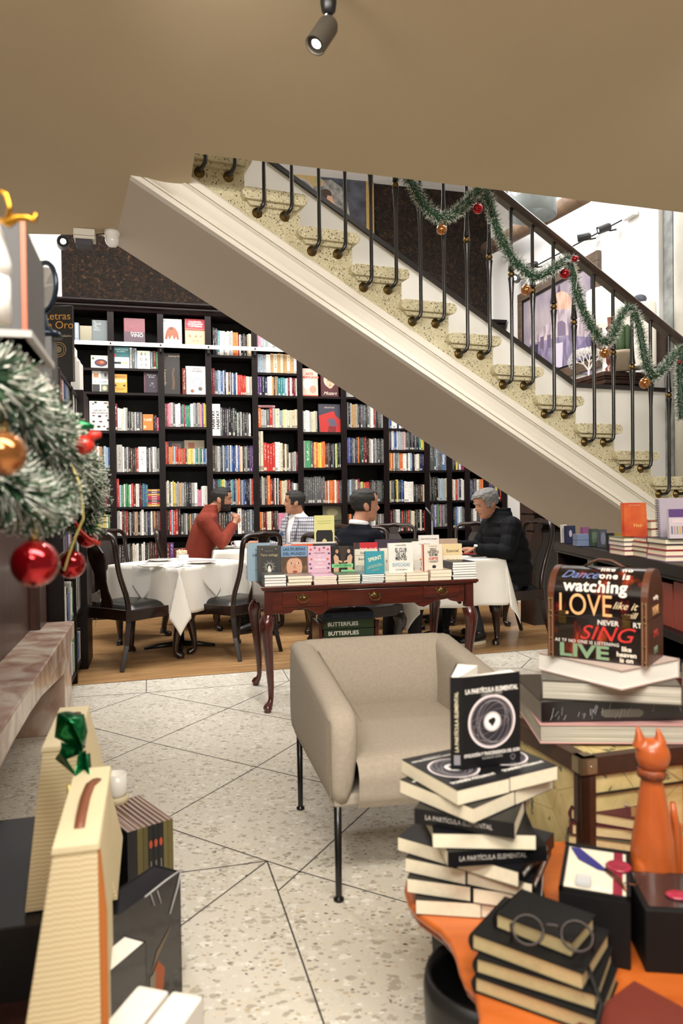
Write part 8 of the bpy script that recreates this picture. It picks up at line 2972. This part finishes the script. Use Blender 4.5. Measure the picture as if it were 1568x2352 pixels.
MB().lathe([(.02, -.03), (.036, -.01), (.038, .004), (.030, .008), (0, .008)], 20).build('dish', M('stone_dish', 'cfc4a4', .6), cn, smooth=True)
prop(MB().lathe([(.05, 0), (.045, .02), (.02, .04), (.018, cnz - .06), (.035, cnz - .031), (0, cnz - .031)], 18).build('candle_stand', m_iron, loc=(cn.location.x, cn.location.y, 0), smooth=True), 'slim dark stand under the white candle', 'stand')
# big black wrapped book, white edged boxed books
def upright(label, P0, P1, th, z1, cov, name='large_book', art=None, wrap=False, zb=0.001, pg=m_pagew, grp='large dark books standing on the floor at lower left'):
 """upright volume whose broad face runs P0->P1 (world x,y), th thick away from the viewer"""
 P0, P1 = Vector(P0), Vector(P1)
 d = P1 - P0
 L = d.length
 a = math.atan2(d.y, d.x)
 b = MB()
 H = z1 - zb
 b.box(0, 0, 0, L, .003, H, 0)
 b.box(0, th - .003, 0, L, th, H, 0)
 b.box(L - .003, 0, 0, L, th, H, 0)
 b.box(.003, .003, .003, L - .003, th - .003, H - .002, 1)
 o = b.build(name, [cov if not isinstance(cov, str) else col_m(cov), pg], loc=(P0.x, P0.y, zb), rz=a)
 prop(o, label, 'book', grp)
 if art: decal(o, art, 'cover_print', y=-.001)
 return o, L, H
m_bw = M('black_wrapped', '1b1b20', .12, coat=.6)
o, L, H = upright('large black shrink wrapped volume with an orange figure on its cover', (-.565, 1.63, 0), (-.43, 1.905, 0), .085, .315, m_bw, pg=m_bw)
decal(o, [('p', [(L * 0.57, H * .02), (L * 0.67, H * .02), (L * 0.76, H * .18), (L * 0.78, H * .32), (L * 0.70, H * .42), (L * 0.64, H * .36), (L * 0.62, H * .2)], 'a8562c'), ('p', [(L * 0.59, H * .1), (L * 0.65, H * .12), (L * 0.67, H * .36), (L * 0.60, H * .34)], '8c8474'), ('p', [(L * 0.62, H * .38), (L * 0.68, H * .5), (L * 0.86, H * .62), (L * 0.84, H * .59), (L * 0.70, H * .46)], '7c6a54')], 'cover_figure', y=-.001)
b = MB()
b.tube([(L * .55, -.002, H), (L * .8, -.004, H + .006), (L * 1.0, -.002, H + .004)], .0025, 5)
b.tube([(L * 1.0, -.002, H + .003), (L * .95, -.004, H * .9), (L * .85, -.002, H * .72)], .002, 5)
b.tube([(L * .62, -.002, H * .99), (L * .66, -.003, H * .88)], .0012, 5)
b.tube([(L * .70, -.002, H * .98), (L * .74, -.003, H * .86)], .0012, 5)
b.build('crease_glints', M('crease_glint', 'd8d8dc', .15, alpha=.6), o, smooth=True)  # light tubes painting the glint of the creased film
upright('black volume with white page tops leaning against the nearest gift bag', (-.50, 1.50, 0), (-.445, 1.625, 0), .06, .30, m_bw)
upright('white topped boxed volume at the bottom edge, left of the pair', (-.43, 1.20, 0), (-.355, 1.455, 0), .068, .30, 'e6e2dc')
upright('white topped boxed volume at the bottom edge, right of the pair', (-.355, 1.20, 0), (-.285, 1.445, 0), .066, .295, 'e6e2dc')

# ================================================================ low shelf unit on the right under the stairs
UX, UY0, UY1, UZ = 1.235, 2.35, 4.25, 1.02
su = thing('shelf_unit', 'low dark shelf unit running along the right side under the stairs', 'shelf', (UX, UY0, 0))
UL = UY1 - UY0
b = MB()
b.box(-.02, -.02, UZ - .045, .50, UL, UZ)
b.box(-.012, -.012, UZ - .06, .50, UL, UZ - .045)
b.build('top_board', m_case, su, bevel=.004)
UZS = [.13, .47, .76]
for z_ in UZS:
 MB().box(0, 0, z_ - .03, .48, UL, z_).build('shelf', m_case, su, bevel=.003)
for y_ in (0, UL * .5, UL - .02):
 MB().box(.0, y_, 0, .48, y_ + .02, UZ - .06).build('side_panel', m_case, su)
MB().box(.47, 0, 0, .48, UL, UZ - .06).build('back_panel', m_case, su)
def ux_(px, py, z=UZ): return onz(px, py, z)
def ubook(px, hpx, wpx, cov, label, D, dx=.0, th=.02, face=0.12, z=UZ, art=None, name='upright_book', tilt=-.06, texts=None):
 X = (px - CX) / F * D
 w, h = wpx * D / F, hpx * D / F
 return book(name, label, w, h, th, cov, (X, D, z + .001), face, tilt, art=art and [(s[0],) + tuple(v * (w if i % 2 == 0 else h) for i, v in enumerate(s[1:-1])) + (s[-1],) for s in art], texts=texts, hard=True)
for px_, hp, wp, cv, D, lb, ar in [(1296, 42, 12, 'b9b7b0', 4.10, 'pale grey book edge at the far end of the right shelf top', None), (1310, 40, 24, '1f2540', 4.06, 'dark navy book with a pale face at the far end of the shelf top', [('d', .0, .55, .15, .2, 'a89ca0')]),
         (1345, 40, 18, '7c4a74', 3.92, 'violet pink boxed card set on the shelf top', [('d', 0, .4, .2, .25, 'c98ca0')]), (1365, 40, 19, '3c4a40', 3.78, 'dark green boxed card set on the shelf top', [('r', -.3, .2, .3, .8, '566858')]),
         (1385, 42, 19, '4a4c58', 3.66, 'slate patterned box on the shelf top', [('d', 0, .5, .3, .35, '6c7484')]), (1403, 38, 16, '24262c', 3.52, 'small charcoal box on the shelf top', None), (1420, 34, 18, '8c7c2c', 3.60, 'dark box with yellow leaf print behind the red book', None)]:
 ubook(px_, hp, wp, cv, lb, D, art=ar)
for k in range(2):
 D = 3.92
 X = (1321 - CX) / F * D
 prop(MB().box(-.036, -.03, 0, .036, .03, .030).build('small_box', col_m('6c7c9c'), loc=(X, D - .1, UZ + .001 + k * .031), rz=.1, bevel=.002), ['lower', 'upper'][k] + ' small blue box on the shelf top', 'box', 'small blue boxes')
def upile(px0, px1, ybase, D, items, dep, labelp, grp):
 X0, X1 = (px0 - CX) / F * D, (px1 - CX) / F * D
 z = UZ + .001
 for k, (cv, nm_, t_) in enumerate(items):
  b = MB()
  w = X1 - X0
  j = R.uniform(-.004, .004)
  b.box(0, 0, 0, w, dep, .0025, 0)
  b.box(0, 0, t_ - .0025, w, dep, t_, 0)
  b.box(.0, dep - .003, 0, w, dep, t_, 0)
  b.box(.003, .003, .0025, w - .003, dep - .003, t_ - .0025, 1)
  prop(b.build('stacked_book', [col_m(cv), m_pages], loc=(X0 + j, D + j, z), rz=.04), f"{nm_} book {ORD[len(items) - k]} from top, {labelp}", 'book', grp)
  z += t_ + .0006
 return z
z1 = upile(1432, 1492, 0, 3.12, [('8c3858', 'plum', .022), ('9c4060', 'rose', .018), ('8c7ca0', 'lilac', .018), ('5c6a4c', 'green', .018)], .16, 'pile under the standing red book', 'plastic wrapped pile on the right shelf top')
z2 = upile(1486, 1530, 0, 2.98, [('6a2430', 'wine', .024), ('7c5a50', 'brown', .018), ('8c2430', 'crimson', .02), ('b03038', 'bright red', .018)], .16, 'middle pile on the right shelf top', 'middle pile on the right shelf top')
z3 = upile(1528, 1600, 0, 2.82, [('a080a4', 'mauve', .02), ('a82c38', 'red', .022), ('9c2c34', 'dark red', .022), ('3c4450', 'blue grey', .022)], .16, 'pile at the right picture edge', 'right edge pile on the shelf top')
z4 = upile(1494, 1560, 0, 3.26, [('9c2c30', 'red', .035), ('8c2428', 'deep red', .035), ('a83434', 'cherry', .035), ('9c4a30', 'rust', .035)], .16, 'rear red pile on the right shelf top', 'rear red pile on the right shelf top')
D = 3.16
o, w, h = None, 56 * D / F, 78 * D / F
o = book('hardcover_book', 'shiny orange red wrapped hardcover standing on the pile at right', w, h, .022, M('orange_red_cover', 'c2402c', .15, coat=.6, col2='d8783c', scale=9), ((1464 - CX) / F * D, D + .02, z1 + .001), .05, -.10, hard=True, texts=[('SÓLO HISTORIA', 0, h * .92, h * .05, 'e8b090'), ('Vivir', .008, h * .32, h * .16, 'e8c070', dict(shear=.4))])
D = 2.95
sb = thing('spiral_notebook', 'lilac grey spiral notebook in clear film at the right edge', 'notebook', ((1512 - CX) / F * D, D, z2 + .001), .0, rot=(-.08, 0, 0))
hn = 92 * D / F
MB().box(0, 0, 0, .15, .008, hn).build('cover', M('lilac_film', 'b4aab8', .25), sb, bevel=.002)
b = MB()
for k in range(22):
 z_ = hn * (k + .8) / 23
 b.tube([(.006, -.004, z_), (-.006, -.002, z_ + .001), (-.006, .010, z_), (.006, .012, z_)], .0011, 5)
b.build('spiral', m_iron, sb)
D = 2.80
o = book('notepad_pack', 'violet topped pack of striped notes at the right edge', .13, 68 * D / F, .015, 'c9c0c8', ((1576 - CX) / F * D, D, z3 + .001), .05, -.10, hard=False, cat='notepad')
w, h = .13, 68 * 2.8 / F
decal(o, [('r', -w / 2, h * .72, w / 2, h, '5c4078'), ('r', -w * .4, h * .52, 0, h * .66, 'd8c4cc')] + [('r', -w * .45 + w * .08 * k, h * .15, -w * .45 + w * .08 * k + w * .05, h * .42, ['5c7c8c', 'c98c9c', '8c9c6c', 'c9a060', '7c6c9c'][k % 5]) for k in range(11)], 'printed_stripes', y=-.0008)
# on the lower shelves
i_ = 0
rr = random.Random(8)
for z_, Y0, Y1 in ((.76, 2.45, 4.2), (.47, 2.45, 3.2), (.47, 3.35, 4.2), (.13, 2.5, 4.2)):
 y = Y0
 while y < Y1 - .05:
  if abs(y - (UY0 + UL * .5)) < .05:
   y += .06; continue
  if rr.random() < .45:
   n_ = rr.randint(2, 5)
   for k in range(n_):
    cv = rr.choice(['c9c4bc', '7c8494', 'd8d2c8', '9c2c34', '8c8a94', '4a4c50'])
    b = MB()
    b.box(0, 0, 0, .15, .13, .024, 0)
    b.box(-.0006, .003, .003, .147, .127, .0215, 1)
    nm_ = {'c9c4bc': 'pale grey', '7c8494': 'blue grey', 'd8d2c8': 'off-white', '9c2c34': 'red', '8c8a94': 'grey', '4a4c50': 'charcoal'}[cv]
    prop(b.build('shelf_unit_book', [col_m(cv), m_pagew], loc=(UX + .03, y, z_ + .0005 + k * .0245)), f"{nm_} book, {ORD[k + 1]} up in pile {int((y - 2.4) / .12) + 1} on the {['lowest', 'middle', 'upper'][UZS.index(z_)]} shelf inside the right unit", 'book', 'books inside the right shelf unit')
   y += .15
  else:
   w = rr.uniform(.07, .13)
   cv = rr.choice(['9c9a8c', '2c2c34', '5c6c74', '9c4a3c', '4c7c74', 'c9c6bc', '3a3a58'])
   nm_ = {'9c9a8c': 'khaki grey', '2c2c34': 'charcoal', '5c6c74': 'slate', '9c4a3c': 'brick red', '4c7c74': 'teal', 'c9c6bc': 'pale', '3a3a58': 'indigo'}[cv]
   b = MB()
   b.box(0, 0, 0, .02, w, rr.uniform(.16, .20))
   prop(b.build('shelf_unit_book', [col_m(cv)], loc=(UX + .04, y, z_ + .0005), bevel=.001), f"{nm_} upright book at place {int((y - 2.4) / .06) + 1} on the {['lowest', 'middle', 'upper'][UZS.index(z_)]} shelf inside the right unit", 'book', 'books inside the right shelf unit')
   y += w + .01
# small case beyond the grey haired person
sc0 = at(1196, 1215, 7.6)
sc_ = thing('bookcase', 'small brown bookcase with few books right of the grey haired person', 'bookcase', (sc0.x, 7.6, 0), BF.a)
b = MB()
b.box(0, 0, 0, 1.0, .02, 1.45)
b.box(0, -.25, 0, .02, 0, 1.45)
b.box(.42, -.25, 0, .44, 0, 1.45)
b.box(1.0, -.25, 0, 1.02, .02, 1.45)
b.build('case_frame', wood_mat('brown_case', '2c1c15', '3f2a1f', .5, (3, 3, 3)), sc_)
for z_ in (.95, 1.12, 1.38):
 MB().box(0, -.25, z_ - .02, 1.02, 0, z_).build('shelf', m_case, sc_)
MB().box(.02, -.24, 0, 1.0, -.22, .93).build('front_panel', M('grey_panel', '3c3a38', .6), sc_)
for x, w, h, cv, lb in [(.10, .045, .12, 'd2d0c4', 'white'), (.17, .018, .13, 'b8943c', 'mustard'), (.192, .018, .13, 'c9a444', 'yellow'), (.23, .10, .14, '3c4084', 'blue')]:
 prop(MB().box(0, 0, 0, w, .12, h).build('small_book', col_m(cv), loc=Vector((sc0.x, 7.6, 1.1205)) + BF.u * x - BF.v * .22, rz=BF.a, bevel=.001), lb + ' small book on the little case right of the grey haired person', 'book')
prop(MB().box(0, 0, 0, .03, .12, .16).build('small_book', col_m('b06a64'), loc=Vector((sc0.x, 7.6, .951)) + BF.u * .5 - BF.v * .22, rz=BF.a, bevel=.001), 'pinkish red small book on the lower shelf of the little case', 'book')

# slim jointed stand behind the right table, glass drum above the hall
sd = thing('music_stand', 'slim grey jointed metal stand behind the book desk before the bookcase', 'stand', (at(993, 1235, 7.9).x, 7.9, 0))
zq = lambda px, py: (at(px, py, 7.9).x - sd.location.x, 0, at(px, py, 7.9).z)
b = MB()
b.tube([(0, 0, 0), (0, 0, .6), zq(992, 1196)], .011, 8)
b.tube([zq(977, 1166), zq(990, 1182), zq(992, 1198)], .010, 8)
b.tube([zq(992, 1198), zq(1004, 1184)], .009, 8)
b.tube([(-.12, 0, .01), (0, 0, .03), (.12, 0, .01)], .01, 6)
b.build('stand_frame', M('grey_steel', '5c5e60', .4, .7), sd, smooth=True)
p = RF.side(1222, 455, -1.1)
pd = thing('pendant_lamp', 'grey glass drum hanging high behind the wooden beam', 'lamp', RF.w(p.x, p.y, p.z))
b = MB()
b.lathe([(.20, -.16), (.20, .16)], 24)
b.f = b.f[:24]; b.m = b.m[:24]; b.uv = b.uv[:24]; b.c = b.c[:24]
b.build('drum_shade', M('smoked_glass', '9ca6a8', .2, alpha=.75), pd, smooth=True, solid=.006)
b = MB()
b.tube([(0, 0, .16), (0, 0, 5.2 - p.z)], .01, 6)
b.tube([(-.2, 0, .15), (.2, 0, .15)], .008, 6)
b.tube([(0, -.05, .0), (0, .0, .15)], .03, 8)
b.build('stem', m_iron, pd)
